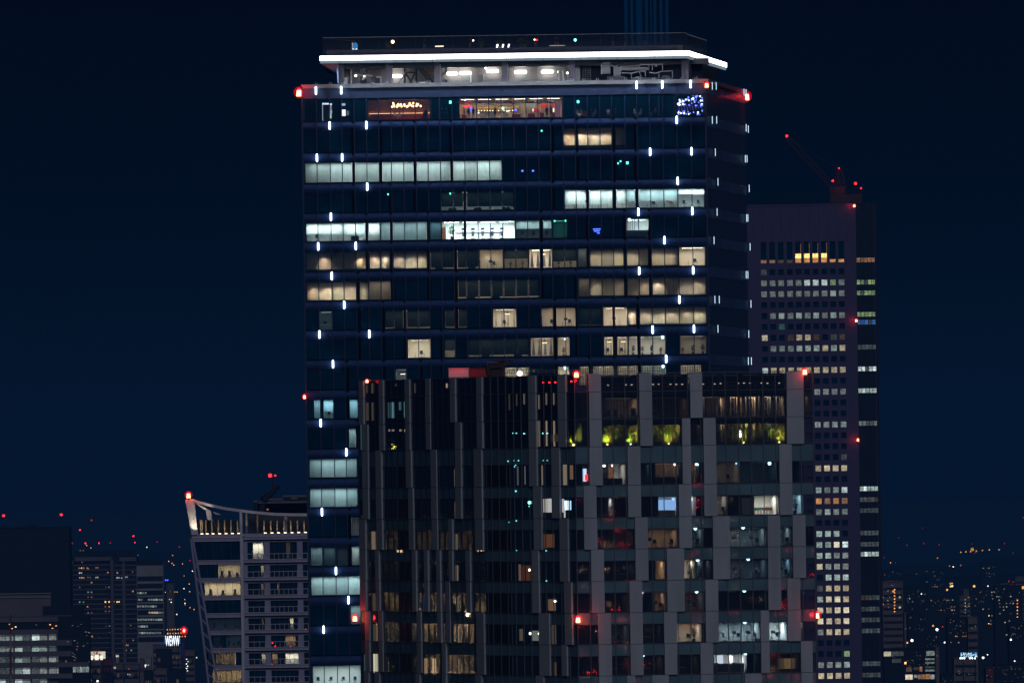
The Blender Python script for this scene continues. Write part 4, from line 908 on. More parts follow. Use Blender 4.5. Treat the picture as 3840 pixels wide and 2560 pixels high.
# bar
Q = lambda u, v: (1640 + u / 4.9, 350 + v / 4.9)
def bp_(u0, u1, v0, v1, o, mat, name, par, th=.1):
    x0, y0 = Q(u0, v0); x1, y1 = Q(u1, v1); xm = (x0 + x1) / 2; m = MB(); m.fb(MF, sA(x0), sA(x1), MF.z(xm, y1), MF.z(xm, y0), o - th, o, mat); return m.build(name, par)
ro = room(MF, sA(1722), sA(2108), z0 + .05, z1 - .22, 5.8, 'tan_cloth', main, WARM, 15, o=-.15, cl_off=-3.2)
pp = root('striped_ceiling_pipe', MF.P(sA(1900), z1 - .8, -2.4), 'red white and yellow striped tube running under the bar ceiling of the glass tower', 'decorative pipe')
zP = lambda x: MF.z(x, 382.5)
stripes = [(340, 390, 'red_paint'), (390, 720, 'cream_paint'), (720, 755, 'cream_paint'), (755, 830, 'red_paint'), (830, 935, 'white_paint'), (935, 1070, 'cream_paint'), (1070, 1190, 'red_paint'), (1190, 1210, 'white_paint'), (1210, 1390, 'red_paint'), (1410, 1620, 'cream_paint'), (1640, 1810, 'red_paint'), (1810, 2020, 'cream_paint'), (2020, 2180, 'red_paint'), (2180, 2240, 'white_paint')]
for (u0, u1, mt) in stripes:
    m = MB(); x0, _ = Q(u0, 0); x1, _ = Q(u1, 0); m.bar(MF.P(sA(x0), zP(x0), -2.2), MF.P(sA(x1), zP(x1), -2.2), .13, mt, 10); m.build('stripe', pp)
for (u, v, r1) in ((880, 150, .36), (1300, 165, .4), (1625, 145, .34), (2215, 130, .34)):
    x, y = Q(u, v); m = MB(); P = MF.P(sA(x), MF.z(x, y), -2.1); n = 14
    for i in range(n):
        a0 = math.pi * i / n; a1 = math.pi * (i + 1) / n
        m.bar(P + Vector((r1 * math.cos(a0) * 1.3, 0, r1 * math.sin(a0) - .1)), P + Vector((r1 * math.cos(a1) * 1.3, 0, r1 * math.sin(a1) - .1)), .10, 'white_paint' if u != 1300 else 'red_paint', 8)
    m.build('curved_end', pp)
bb = root('bottle_shelf', MF.P(sA(1860), zB, -5.5), 'long back-bar shelf crowded with amber bottles, warmly lit', 'bar shelf')
bp_(735, 1500, 205, 268, -5.65, lampmat((.75, .38, .10), .35), 'backlight', bb, .04); bp_(735, 1500, 262, 270, -5.1, 'wood', 'shelf', bb, .4); bp_(735, 1180, 296, 304, -5.1, 'wood', 'shelf', bb, .4)
m = MB()
for i in range(62):
    u = 745 + i * 12.4 + random.uniform(-2, 2); x, y = Q(u, 262); P = MF.P(sA(x), MF.z(x, y), -5.2); h = random.uniform(.25, .42)
    m.bar(P, P + Vector((0, 0, h * .6)), .05, random.choice(['yellow_paint', 'wood', 'orange_paint', 'cream_paint']), 6); m.bar(P + Vector((0, 0, h * .6)), P + Vector((0, 0, h)), .02, 'cream_paint', 5)
m.build('bottle', bb, kind='stuff')
for i in range(14):
    u = 760 + i * 52; x, y = Q(u, 300); P = MF.P(sA(x), MF.z(x, y), -4.9); m = MB(); m.ball(P, .07, lampmat((1, .75, .4), 5), seg=6, rings=4); m.build('shelf_lamp', bb)
ct = root('bar_counter', MF.P(sA(1900), zB, -3.2), 'long cream and dark red bar counter in the brightest part of the top floor', 'bar counter')
for (u0, u1, v0, mt) in ((428, 545, 355, 'cream_paint'), (445, 530, 390, 'red_paint'), (775, 895, 358, 'cream_paint'), (960, 1045, 345, 'white_paint'), (1195, 1305, 355, 'cream_paint'), (1365, 1585, 350, 'cream_paint'), (1370, 1525, 378, 'red_paint'), (1655, 1805, 345, 'cream_paint'), (1660, 1795, 362, 'red_paint'), (1865, 1985, 340, 'cream_paint'), (1885, 1960, 346, 'red_paint'), (2115, 2165, 345, 'red_paint')):
    x0, _ = Q(u0, 0); x1, _ = Q(u1, 0); x, y = Q((u0 + u1) / 2, v0); m = MB(); m.fb(MF, sA(x0), sA(x1), zB if mt != 'red_paint' else zB + .15, MF.z(x, y), -3.4, -3.0 if mt != 'red_paint' else -2.95, mt); m.build('front_panel', ct)
bp_(2165, 2265, 165, 440, -1.0, lampmat((.55, .25, .33), .30), 'pink_column', main, .5)
bp_(1905, 2035, 170, 250, -4.6, 'red_paint', 'wall_panel', ct); bp_(1640, 1810, 180, 250, -4.6, 'room_grey', 'wall_panel', ct); bp_(1775, 1860, 258, 330, -4.2, 'red_paint', 'wall_panel', ct); bp_(2090, 2160, 165, 240, -4.6, 'red_paint', 'wall_panel', ct)
bp_(340, 410, 195, 470, -3.6, 'room_dark', 'dark_recess', ct)
# neon word and blue neon figure
ow = textmesh('Paradise', .6, M['neon_red'], 1.25, 'neon_word_sign', .02, .3); x, y = Q(547, 230); ow.location = MF.P(sA(x), MF.z(x, y), -1.6); ow['label'] = 'red cursive neon word sign at the left end of the bar'; ow['category'] = 'neon sign'
m = MB(); pts = [(625, 245), (605, 275), (600, 300), (615, 330), (628, 345), (640, 300), (630, 270), (615, 290), (622, 315)]
for p, q in zip(pts[:-1], pts[1:]):
    xa, ya = Q(*p); xb, yb = Q(*q); m.bar(MF.P(sA(xa), MF.z(xa, ya), -1.5), MF.P(sA(xb), MF.z(xb, yb), -1.5), .035, 'blue_led', 5)
m.build('neon_figure', base=MF.P(sA(1766), zB, -1.5), label='looping blue neon tube figure below the red neon word in the bar', category='neon sign')
for (u, v, w_, mt, lb) in ((510, 118, .10, 'bulb_white', 'blue white spot lamp high above the red neon word'), (758, 350, .14, 'screen_white', 'small bright square screen on the bar counter right of the blue neon'), (1205, 268, .22, lampmat((.4, .95, .9), 2.5), 'pale green glowing sign over the middle of the bar'), (1275, 318, .12, 'screen_white', 'left small bright screen at the middle of the bar counter'), (1306, 318, .12, 'screen_white', 'right small bright screen at the middle of the bar counter'), (1440, 300, .16, 'blue_led', 'small blue lit screen right of the twin screens in the bar'), (1758, 300, .10, lampmat((1, .9, .75), 1.5), 'cream bullet shaped lamp in the right half of the bar'), (1883, 295, .10, 'red_dot', 'red glowing lamp in the right half of the bar'), (2138, 300, .13, lampmat((1, .88, .65), 1.8), 'cream bullet shaped lamp beside the pink column')):
    x, y = Q(u, v); P = MF.P(sA(x), MF.z(x, y), -2.7); m = MB(); m.ball(P, w_, mt, w_ * (2.6 if v in (300, 295) and u > 1700 else 1.0), .05, seg=8, rings=6); m.bar((P.x, P.y + .06, P.z - w_), (P.x, P.y + .06, P.z - w_ - .5), .02, 'black_metal', 4); m.build('bar_lamp', base=P, label=lb, category='lamp')
for i, (u, pose, tp) in enumerate(((95, 'stand', 'black_cloth'), (160, 'stand', 'black_cloth'), (575, 'stand', 'black_cloth'), (660, 'stand', 'black_cloth'), (1060, 'stand', 'black_cloth'), (2012, 'stand', 'black_cloth'), (2090, 'stand', 'grey_cloth'))):
    lb = ['dark-clothed person standing in the shade left of the green exit lamp', 'dark-clothed person standing just below the green exit lamp left of the bar', 'dark-clothed person standing left of the blue neon figure', 'dark-clothed person standing right of the blue neon figure', 'dark-clothed person standing at the middle of the bar counter', 'dark silhouetted person standing at the right end of the bar', 'person in dark grey standing next to the pink column in the bar'][i]
    x, _ = Q(u, 0); place_person(MF.P(sA(x), zB, -1.4), pose, tp, 'black_cloth', random.uniform(-.5, .5), lb, G)
# dim lounge at the right of the bar
T = lambda u: 2160 + u / 4.704
spotL = [(20, 'tan_cloth', 'tan_cloth', .5, 'seated person in tan, leftmost in the dim lounge right of the bar'), (90, 'grey_cloth', 'white_cloth', -.5, 'seated person in white trousers by the red sofa in the dim lounge'), (270, 'black_cloth', 'black_cloth', .4, 'seated dark-clothed person left of the red armchair in the dim lounge'), (345, 'red_cloth', 'tan_cloth', -1.0, 'seated person leaning on the red armchair in the dim lounge'), (565, 'white_cloth', 'grey_cloth', .2, 'seated person in a white top alone in the middle of the dim lounge'), (705, 'black_cloth', 'black_cloth', 0, 'hardly visible dark seated person right of the one in the white top'), (1030, 'tan_cloth', 'white_cloth', .7, 'seated person in light trousers, left one of the fourth lounge table'), (1150, 'grey_cloth', 'tan_cloth', -.7, 'seated person in grey, right one of the fourth lounge table'), (1300, 'black_cloth', 'grey_cloth', .6, 'seated dark-clothed person at the right end of the dim lounge'), (1405, 'red_cloth', 'black_cloth', -.6, 'seated person in dark red at the right end of the dim lounge')]
for u, tp, lg, rz, lb in spotL: place_person(MF.P(sA(T(u)), zB, -1.8), 'sit', tp, lg, rz, lb, G)
for u in (50, 330, 565, 1080, 1350): spot(MF, sA(T(u)), z1 - .4, -1.2, (1, .88, .85), {50: 90, 565: 80}.get(u, 30), 46, .5, tgt=(0, .1, -1))
m = MB(); x = T(160); m.fb(MF, sA(x) - .4, sA(x) + .4, zB + .2, zB + .45, -2.4, -1.6, 'red_cloth'); m.fb(MF, sA(x) - .4, sA(x) + .4, zB + .55, zB + .85, -2.5, -2.2, 'red_cloth'); m.fb(MF, sA(x) - .38, sA(x) + .38, zB, zB + .2, -2.3, -1.7, 'black_metal'); m.build('red_sofa', base=MF.P(sA(x), zB, -2), label='short red sofa beside the person in white trousers in the dim lounge', category='sofa')
# blue bulb installation at the corner
rb = root('hanging_bulb_installation', MF.P(sA(2590), z1 - .3, -1.8), 'swarm of glossy blue and white glass balls hanging behind the corner window', 'light installation')
T2 = lambda u, v: (2120 + u / 3.36, 120 + v / 3.36)
random.seed(3)
for i in range(78):
    u = random.uniform(1420, 1750); v = random.uniform(800, 935) if i < 60 else random.uniform(985, 1040)
    if i < 60 and v < 870 - (u - 1420) * .45: v += 50
    x, y = T2(u, v); P = MF.P(sA(x), MF.z(x, y), -1.8 + random.uniform(-.8, .8)); m = MB(); hot = random.random() < .32
    m.ball(P, random.uniform(.07, .15), 'bulb_white' if hot else 'bulb_blue', seg=8, rings=6); m.build('glass_ball', rb)
for i in range(9):
    u = 1430 + i * 34; xa, ya = T2(u, 930 - i * 3); xb, yb = T2(u + 18, 1030 - i * 9); m = MB(); m.bar(MF.P(sA(xa), MF.z(xa, ya), -2), MF.P(sA(xb), MF.z(xb, yb), -2), .035, lampmat((.2, .15, .7), .8), 5); m.build('light_rod', rb)
random.seed(11)

# people and small trees on the roof deck, dark against the sky
RZ2 = lambda u, v: (1650 + u / 4.9, 120 + v / 4.9)
for i, (x, o) in enumerate(((1762, -7), (2007, -8), (2081, -7), (2092, -7.5), (1590, -8), (2300, -7), (2345, -7.5), (2420, -7))):
    s_ = CF.s(x, 160); lb_ = ['dark figure beside the cream lamp left of the HI dots on the roof deck', 'dark figure standing behind the tall lamp pole on the roof deck', 'left one of two dark figures above the long cream bar on the roof deck', 'right one of two dark figures above the long cream bar on the roof deck', 'dark figure right of the orange globe lamp on the roof deck', 'dark figure just left of the blue light beams on the roof deck', 'dark figure under the leftmost blue light beams on the roof deck', 'dark figure under the middle of the blue light beams on the roof deck'][i]
    place_person(CF.P(s_, zdk, o), 'stand', 'black_cloth', 'grey_cloth', random.uniform(-2, 2), lb_, 'people on the roof deck')
for i, (x, h) in enumerate(((1803, 1.5), (1873, 1.3), (1953, 1.5), (1968, 1.2), (1455, 1.3))):
    P = CF.P(CF.s(x, 160), zdk, -8); R = root('deck_shrub', P, ['dark cone shaped bush left of the HI dots on the roof deck', 'dark bush right behind the HI dots on the roof deck', 'left dark bush between the HI dots and the red lamp', 'right dark bush between the HI dots and the red lamp', 'dark bush beneath the orange globe lamp on the roof deck'][i], 'bush')
    m = MB(); m.bar(P, P + Vector((0, 0, h * .6)), .05, 'wood', 5); m.build('stem', R); m = MB(); leafcloud(m, P + Vector((0, 0, h * .7)), .6, .5, h * .5, 160, .12, ['leaf_dark']); m.build('foliage', R)
# ================================================================== THE GREY PANELLED BLOCK IN FRONT
D2 = 1450.0
g0 = at(1343, 1425, 1509.0); g1 = at(1811, 1412, 1470.0); g2 = at(2153, 1403, D2); g3 = at(3046, 1403, 1456.0)
FL = Face((g0.x, g0.y), (g1.x, g1.y)); FM = Face((g1.x, g1.y), (g2.x, g2.y)); FR = Face((g2.x, g2.y), (g3.x, g3.y))
blk = root('panelled_tower', (g2.x, g2.y, 0), 'nearer dark office block with staggered grey wall panels and a lit roof garden floor', 'office block')
YR = [1403.5, 1470, 1572.7, 1675.5, 1821, 1942, 2060.7, 2180, 2298.5, 2416.5, 2534.5, 2653]
ZRr = [FR.z(2153 + (y - 1403) * .0142, y) for y in YR]
NR = len(YR) - 1
def spn(i): return 0 if i < 3 else ((62 if i == 3 else 42) / 29.4)
P6 = lambda *l: [zone(1900, 2.529)(a, b) for a, b in l]
P5 = lambda *l: [zone(1100, 2.529)(a, b) for a, b in l]
P7 = lambda *l: [zone(1100, 2.376)(a, b) for a, b in l]
P8 = lambda *l: [zone(2000, 2.178)(a, b) for a, b in l]
PR = {0: [(2206.3, 2251.8), (2395, 2442), (2585, 2631), (2948, 3011)], 1: [(2208, 2253), (2396.4, 2443.5), (2587, 2632.4), (2949, 3012)], 2: [(2209.5, 2255), (2398.8, 2445.5), (2556, 2587), (2636, 2682), (2949.4, 3013)],
      3: [(2209.5, 2257.7), (2352.6, 2400), (2558, 2589.7), (2638, 2684.6), (2920.8, 2968)], 4: [(2187.4, 2234.8), (2353.8, 2402), (2544, 2591.7), (2639, 2686.6), (2922.4, 2969.8)],
      5: [(2189, 2238), (2380, 2427), (2545.5, 2593), (2671.7, 2734.6), (2877, 2924), (2971, 3019)], 6: [(2215, 2263), (2382, 2429.8), (2499.6, 2563.9), (2672.7, 2736.5), (2878.8, 2925), (2972.5, 3020)],
      7: [(2217, 2265.4), (2359.5, 2407), (2501, 2565.7), (2644, 2691.5), (2879.7, 2927.5), (2951.4, 2999)], 8: [(2242.4, 2290), (2361.8, 2408.6), (2489, 2537), (2645, 2692.4), (2850.8, 2882.5), (2952.7, 3001)],
      9: [(2244, 2293), (2363.6, 2411), (2491.3, 2538), (2625.4, 2672.7), (2853, 2884.8), (3001.9, 3045.5)], 10: [(2245.6, 2293.9), (2349.9, 2381), (2444, 2507), (2626.7, 2673.6), (2792, 2855), (3004, 3047)]}
PM = {0: P6((215, 283), (495, 570)), 1: P6((218, 287), (497, 572)), 2: P6((222, 292), (500, 575)), 3: P6((225, 297), (438, 512)), 4: P6((265, 340), (440, 517)), 5: P8((15, 78), (226, 292)), 6: P8((0, 52), (228, 295)), 7: P8((0, 57), (262, 322)),
      8: P8((55, 140), (268, 328)), 9: P8((60, 145), (242, 285)), 10: P8((32, 95))}
PL = {0: P5((632, 675), (822, 862), (1068, 1112), (1265, 1308), (1497, 1545), (1748, 1798)), 1: P5((632, 678), (824, 865), (1070, 1115), (1265, 1310), (1500, 1548), (1750, 1800)), 2: P5((663, 718), (826, 870), (1075, 1118), (1270, 1312), (1545, 1600), (1753, 1805)),
      3: P5((665, 722), (793, 847), (1080, 1130), (1315, 1370), (1548, 1603), (1725, 1798)), 4: P5((672, 724), (797, 850), (1103, 1148), (1320, 1375), (1550, 1605), (1727, 1803)),
      5: P7((597, 655), (755, 805), (1042, 1085), (1248, 1298), (1395, 1430), (1632, 1700)), 6: P7((602, 658), (742, 775), (1068, 1105), (1177, 1212), (1287, 1320), (1397, 1430), (1548, 1588)),
      7: P7((607, 660), (747, 780), (1073, 1108), (1180, 1215), (1290, 1325), (1368, 1405), (1555, 1590)), 8: P7((652, 690), (770, 808), (1112, 1150), (1295, 1330), (1372, 1410), (1645, 1710)),
      9: P7((655, 692), (775, 812), (1115, 1155), (1337, 1373), (1648, 1715)), 10: P7((647, 685), (740, 780), (1103, 1140), (1340, 1375), (1635, 1690))}
def rowmid(i): return (YR[i] + YR[i + 1]) / 2
panels = Many(); PS = {}
for nm, F, T_ in (('R', FR, PR), ('M', FM, PM), ('L', FL, PL)):
    for i in range(NR):
        lst = []
        for (x0, x1) in T_[i]:
            if x1 < x0: x0, x1 = x1, x0
            s0, s1 = F.s(x0, rowmid(i)), F.s(x1, rowmid(i)); s0 = max(s0, .02); s1 = min(s1, F.L - .02)
            if s1 - s0 < .1: continue
            lst.append((s0, s1)); m = MB(); th = .35 if nm == 'R' else .22
            m.fb(F, s0, s1, ZRr[i + 1] + .03, ZRr[i] - .03 + (.05 if i == 0 else 0), -.15, th, 'panel_grey'); m.area *= (1 if nm == 'R' else .6); panels.add(m)
        PS[nm, i] = sorted(lst)
panels.flush('wall_panel', blk)
# floors and core
m = MB(); m.fb(FR, .6, FR.L - .3, 0, ZRr[1], -30, -7.2, 'core'); m.fb(FM, .3, FM.L - .3, 0, ZRr[1], -5, -1.2, 'core'); m.fb(FL, .3, FL.L - .3, 0, ZRr[1], -5, -1.2, 'core'); m.build('core', blk)
for i in range(1, NR + 1):
    m = MB(); z = ZRr[i]; sp = spn(i) if i < NR else 1.4
    m.fb(FR, .3, FR.L - .2, z - max(sp, .35), z - .02, -7.2, -.12, 'core'); m.build('floor_slab', blk)
# glass, one window part per gap between panels
wins = Many(); spns = Many(); ROOMS_F = []
for nm, F in (('R', FR), ('M', FM), ('L', FL)):
    for i in range(NR):
        cur = .0; gaps = []
        for (s0, s1) in PS[nm, i]:
            if s0 - cur > .05: gaps.append((cur, s0))
            cur = s1
        if F.L - cur > .05: gaps.append((cur, F.L))
        for (a, c) in gaps:
            zt, zb = ZRr[i], ZRr[i + 1]; sp = spn(i)
            if sp:
                m = MB(); m.fb(F, a + .01, c - .01, zt - sp, zt - .03, -.08, 0, 'glass_teal'); m.fb(F, a, c, zt - sp - .06, zt - sp, -.05, .07, 'mullion_grey'); spns.add(m)
            m = MB(); m.fb(F, a + .01, c - .01, zb + .05, zt - sp - .07 if sp else zt - .04, -.05, -.01, 'smoke_glass' if (nm == 'R' or i < 3) else 'glass_black'); m.fb(F, a, c, zb - .03, zb + .05, -.05, .07, 'mullion_grey'); wins.add(m)
wins.flush('window', blk); spns.flush('spandrel_glass', blk)
for j in range(20):
    s = j * FR.L / 19; m = MB(); m.fb(FR, s - .05, s + .05, 0, ZRr[0], -.02, .14, 'mullion_grey'); m.build('mullion', blk)
for j in range(1, 12):
    s = j * FM.L / 12; m = MB(); m.fb(FM, s - .05, s + .05, 0, ZRr[0], -.02, .10, 'mullion_grey'); m.build('mullion', blk)
for j in range(22):
    s = j * FL.L / 22; m = MB(); m.fb(FL, s - .05, s + .05, 0, ZRr[0], -.02, .09, 'far_navy'); m.build('mullion', blk)
q8 = zone(2000, 2.178); q9 = zone(2760, 1.225); qc = zone(2640, 3.266)
def fr(x, i): return FR.s(x, rowmid(i))
def fr_zone(i): return ZRr[i + 1] + .06, ZRr[i] - spn(i) - .08
TAN = (1, .62, .36)
RL = [ # row, x-range, colour, strength, wall, furniture
 (3, q6(905, 1140), NEUT, 5, 'room_cream', 'stripes'), (3, q6(1405, 1658), WARM, 9, 'room_dark', 'wood'), (3, q6(1747, 1828), WARM, 9, 'room_dark', 'wood'), (3, q6(1985, 2215), WARM, .7, 'room_cream', 'table'), (3, q6(2215, 2560), CYAN, .5, 'room_grey', None), (3, q6(1268, 1380), CYAN, .6, 'room_grey', None),
 (4, q6(848, 1022), NEUT, 12, 'room_white', 'frame'), (4, q6(1437, 1622), (.55, .8, 1), 12, 'room_white', 'bluescreen'), (4, q6(1747, 1797), NEUT, 9, 'room_white', None), (4, q6(1990, 2100), NEUT, 2.0, 'room_cream', 'table'),
 (4, q9(25, 82), NEUT, 9, 'room_white', 'curtain'), (4, q9(83, 197), CREAM, 17, 'room_white', 'greenchairs'), (4, q9(257, 312), CYAN, 6, 'room_white', 'plant'),
 (5, q8(590, 820), TAN, .9, 'room_dark', 'desks'), (5, q8(935, 1187), TAN, 2.0, 'room_cream', 'desks'), (5, q8(1292, 1395), COOL, 3.0, 'room_grey', 'desks'), (5, q8(1603, 1905), COOL, 4.5, 'room_grey', 'desks'), (5, q8(2013, 2112), COOL, 5, 'room_grey', 'desks'), (5, q8(2222, 2290), CYAN, .3, 'room_dark', None),
 (6, q8(995, 1083), TAN, 4.5, 'room_cream', None), (6, q8(1228, 1325), CREAM, 13, 'room_cream', 'plantdesk'), (6, q8(1325, 1390), COOL, 5, 'room_grey', 'plantdesk'), (6, q8(1390, 1460), NEUT, 1.0, 'room_grey', None), (6, q8(1607, 1910), CYAN, 4.5, 'room_dark', 'mess'), (6, q8(2020, 2115), CYAN, 4.5, 'room_grey', 'mess'), (6, q8(580, 830), CYAN, .5, 'room_dark', 'desks'),
 (7, q8(583, 780), TAN, .8, 'room_dark', 'desks'), (7, q8(990, 1090), TAN, 2.0, 'room_cream', 'desks'), (7, q8(1235, 1400), CREAM, 1.2, 'room_grey', 'desks'), (7, q8(1510, 1915), CYAN, .25, 'room_dark', None), (7, q8(365, 470), CYAN, 1.2, 'room_grey', None),
 (8, q8(640, 785), NEUT, .8, 'room_grey', 'desks'), (8, q8(895, 1060), TAN, .8, 'room_dark', 'desks'), (8, q8(1170, 1380), WARM, 6, 'room_cream', 'plantdesk'), (8, q8(1512, 1850), COOL, 15, 'room_grey', 'office'), (8, q8(1923, 2073), COOL, 17, 'room_white', 'office'), (8, q8(2180, 2225), NEUT, 2.0, 'room_grey', None), (8, q8(370, 525), CYAN, .5, 'room_dark', None),
 (9, q8(375, 525), CYAN, .7, 'room_grey', None), (9, q8(640, 790), TAN, .8, 'room_dark', 'desks'), (9, q8(898, 1065), TAN, 1.2, 'room_dark', 'desks'), (9, q8(1175, 1355), TAN, 1.0, 'room_dark', 'desks'), (9, q8(1475, 1745), NEUT, 13, 'room_white', 'silhouettes'), (9, q8(1745, 1850), CYAN, .6, 'room_dark', None), (9, q8(1930, 2175), TAN, 1.0, 'room_dark', 'basket'),
 (5, q8(80, 0), TAN, 0, 'room_dark', None)]
RL.pop()
RN = {3: 'first floor below roof garden', 4: 'second floor below roof garden', 5: 'third floor below roof garden', 6: 'fourth floor below roof garden', 7: 'fifth floor below roof garden', 8: 'sixth floor below roof garden', 9: 'lowest full floor'}
def lbl(i, kind): return '%s, %s, %s from left' % (kind, RN[i], nextn((kind, 'f', i)))
def fput(kind, s, z, o, label, rz=0, sc_=None): return put_thing(kind, FR.P(s, z, o), label, rz, sc_)
for (i, (x0, x1), col, L, wall, fu) in RL:
    a, c = fr(x0, i), fr(x1, i); z0, z1 = fr_zone(i); z0 += .0
    ro = room(FR, a, c, z0, z1, 5.0, wall, blk, col, L * (3.4 if fu in ('office', 'mess') else 2.3), o=-.1, cl_off=-2.6)
    W = c - a; z = z0 + .1
    if fu == 'stripes':
        for k_, (u, mt) in enumerate(((0, 'tan_cloth'), (.26, 'cream_paint'), (.40, 'teal_paint'), (.57, 'orange_paint'), (.74, 'room_white'))):
            nx = (.26, .40, .57, .74, 1)[k_]; m = MB(); m.fb(FR, a + .1 + (W - .2) * u, a + .1 + (W - .2) * nx - .02, z, z1 - .1, -4.8, -4.7, mt); m.build('wall_stripe', ro)
        m = MB(); m.fb(FR, a + .6, c - .4, z, z + .75, -1.6, -.9, 'black_cloth'); m.build('dark_sofa', base=FR.P(a + .6, z, -1), label='dark sofa in front of the tan, teal and orange striped wall', category='sofa')
        for u in (.08, .17, .5):
            m = MB(); P = FR.P(a + W * u, z1 - .25, -1.2); m.ball(P, .16, lampmat((1, .93, .85), 6), seg=8, rings=6); m.build('globe_lamp', base=P, category='lamp', label=lbl(i, 'white globe lamp'))
    elif fu == 'wood':
        n = int(W / .24); m = MB()
        for j in range(n): m.fb(FR, a + .1 + j * .24, a + .2 + j * .24, z + .8, z1 - .15, -2.0, -1.85, 'wood')
        m.build('timber_screen', ro)
        m = MB(); m.fb(FR, a + .1, c - .1, z, z + .8, -1.9, -1.1, 'black_cloth'); m.build('dark_bench', base=FR.P(a, z, -1.5), label=lbl(i, 'dark bench below a lit timber slat screen'), category='bench')
        for u in ((.04, .14, .26, .8, .93) if W > 5 else (.8,)):
            m = MB(); P = FR.P(a + W * u, z1 - .22, -.9); m.ball(P, .15, lampmat((1, .9, .78), 6), seg=8, rings=6); m.build('globe_lamp', base=P, category='lamp', label=lbl(i, 'warm globe lamp'))
    elif fu in ('desks', 'table', 'mess', 'office', 'silhouettes', 'plantdesk', 'basket'):
        n = max(1, int(W / 1.7))
        for j in range(n):
            s = a + (j + .5) * W / n + random.uniform(-.1, .1)
            fput('desk', s, z, -2.4, lbl(i, 'desk'))
            if fu in ('desks', 'office', 'silhouettes', 'mess') and random.random() < .8: fput('monitor', s - .25, z + .74, -2.2, lbl(i, 'black monitor'))
            if random.random() < .85: fput('gchair' if fu == 'office' and random.random() < .4 else 'chair', s + .25, z, -1.4, lbl(i, 'office chair'), math.pi + random.uniform(-.9, .9))
            if fu in ('mess', 'office'):
                for q_ in range(3):
                    mt = random.choice(['white_paint', 'blue_paint', 'yellow_paint', 'white_paint', 'white_cloth', 'white_paint']); ss = s + random.uniform(-.6, .6); h = random.uniform(.15, .42); wd = random.uniform(.06, .2); m = MB()
                    m.fb(FR, ss - wd, ss + wd, z + .75, z + .75 + h, -2.2, -2.05, mt); m.fb(FR, ss - wd * .9, ss + wd * .9, z + .75 + h, z + .77 + h, -2.19, -2.06, 'grey_cloth')
                    m.build('desk_box', base=FR.P(ss, z + .75, -2.1), category='box', label=lbl(i, {'white_paint': 'white box on a desk', 'blue_paint': 'blue box on a desk', 'yellow_paint': 'yellow box on a desk', 'white_cloth': 'pale box on a desk'}[mt]))
                m = MB(); m.fb(FR, s - .62, s - .42, z, z + .55, -1.9, -1.6, 'white_paint'); m.fb(FR, s - .60, s - .44, z + .4, z + .42, -1.6, -1.58, 'grey_cloth'); m.build('pedestal_cabinet', base=FR.P(s - .5, z, -1.7), category='cabinet', label=lbl(i, 'white drawer unit'))
        if fu == 'plantdesk': fput('plant', a + W * .75, z, -1.2, lbl(i, 'leafy plant'), 1.0, 1.1)
        if fu == 'basket':
            m = MB(); s = a + W * .62; P = FR.P(s, z + .35, -1.0); m.bar(P, P + Vector((0, 0, 1.3)), 1.1, lampmat((.5, .32, .16), .22), 20, 1.15); m.build('round_basket_lamp', base=P, label='large round woven shade glowing dim yellow on the lowest full floor', category='lamp')
        if fu == 'silhouettes':
            for u in (.27, .33, .62): m = MB(); m.fb(FR, a + W * u, a + W * u + .5, z, z1 - .05, -3.6, -3.3, lampmat((.85, .95, 1), 1.6) if u < .6 else 'room_white'); m.build('bright_pillar', ro)
            m = MB(); m.fb(FR, a + .1, c - .1, z, z + 1.15, -1.3, -1.2, 'room_dark'); m.build('low_screen', ro)
    elif fu == 'frame':
        m = MB(); P = FR.P(a + W * .25, z + 1.1, -3.6)
        for j in range(16):
            t0 = j * math.pi / 8; t1 = (j + 1) * math.pi / 8; m.bar(P + Vector((.4 * math.cos(t0), 0, .9 * math.sin(t0))), P + Vector((.4 * math.cos(t1), 0, .9 * math.sin(t1))), .03, 'dark_metal', 5)
        m.build('oval_mirror', base=P, label='tall oval ring in the bright white room, second floor below roof garden', category='mirror')
        m = MB()
        for u in (.5, .62, .75): m.bar(FR.P(a + W * u, z, -2.6), FR.P(a + W * u, z + 1.4, -2.6), .03, 'grey_metal', 5)
        m.bar(FR.P(a + W * .5, z + .8, -2.6), FR.P(a + W * .75, z + .8, -2.6), .03, 'grey_metal', 5); m.build('clothes_rail', base=FR.P(a + W * .5, z, -2.6), label='thin rail stand beside the oval ring in the bright white room', category='rail')
        m = MB(); m.fb(FR, a + .2, c - .5, z, z + .35, -1.6, -1.0, 'room_brown'); m.build('brown_bench', base=FR.P(a + .2, z, -1), label='low brown bench below the oval ring', category='bench')
    elif fu == 'bluescreen':
        m = MB(); m.fb(FR, a + .12, c - .1, z + .7, z1 - .45, -1.2, -1.1, 'screen_blue'); m.build('blue_screen', base=FR.P(a, z, -1.1), label='wide pale blue lit screen on the second floor below roof garden', category='screen')
        m = MB(); m.fb(FR, a + .12, c - .1, z, z + .68, -1.2, -1.0, 'wood'); m.build('timber_base', ro)
    elif fu == 'curtain':
        m = MB(); n = int(W / .14)
        for j in range(n): m.bar(FR.P(a + .1 + j * .14, z, -.6 - .05 * (j % 2)), FR.P(a + .1 + j * .14, z1 - .05, -.6 - .05 * (j % 2)), .085, 'white_cloth', 6)
        m.build('curtain', blk)
    elif fu == 'greenchairs':
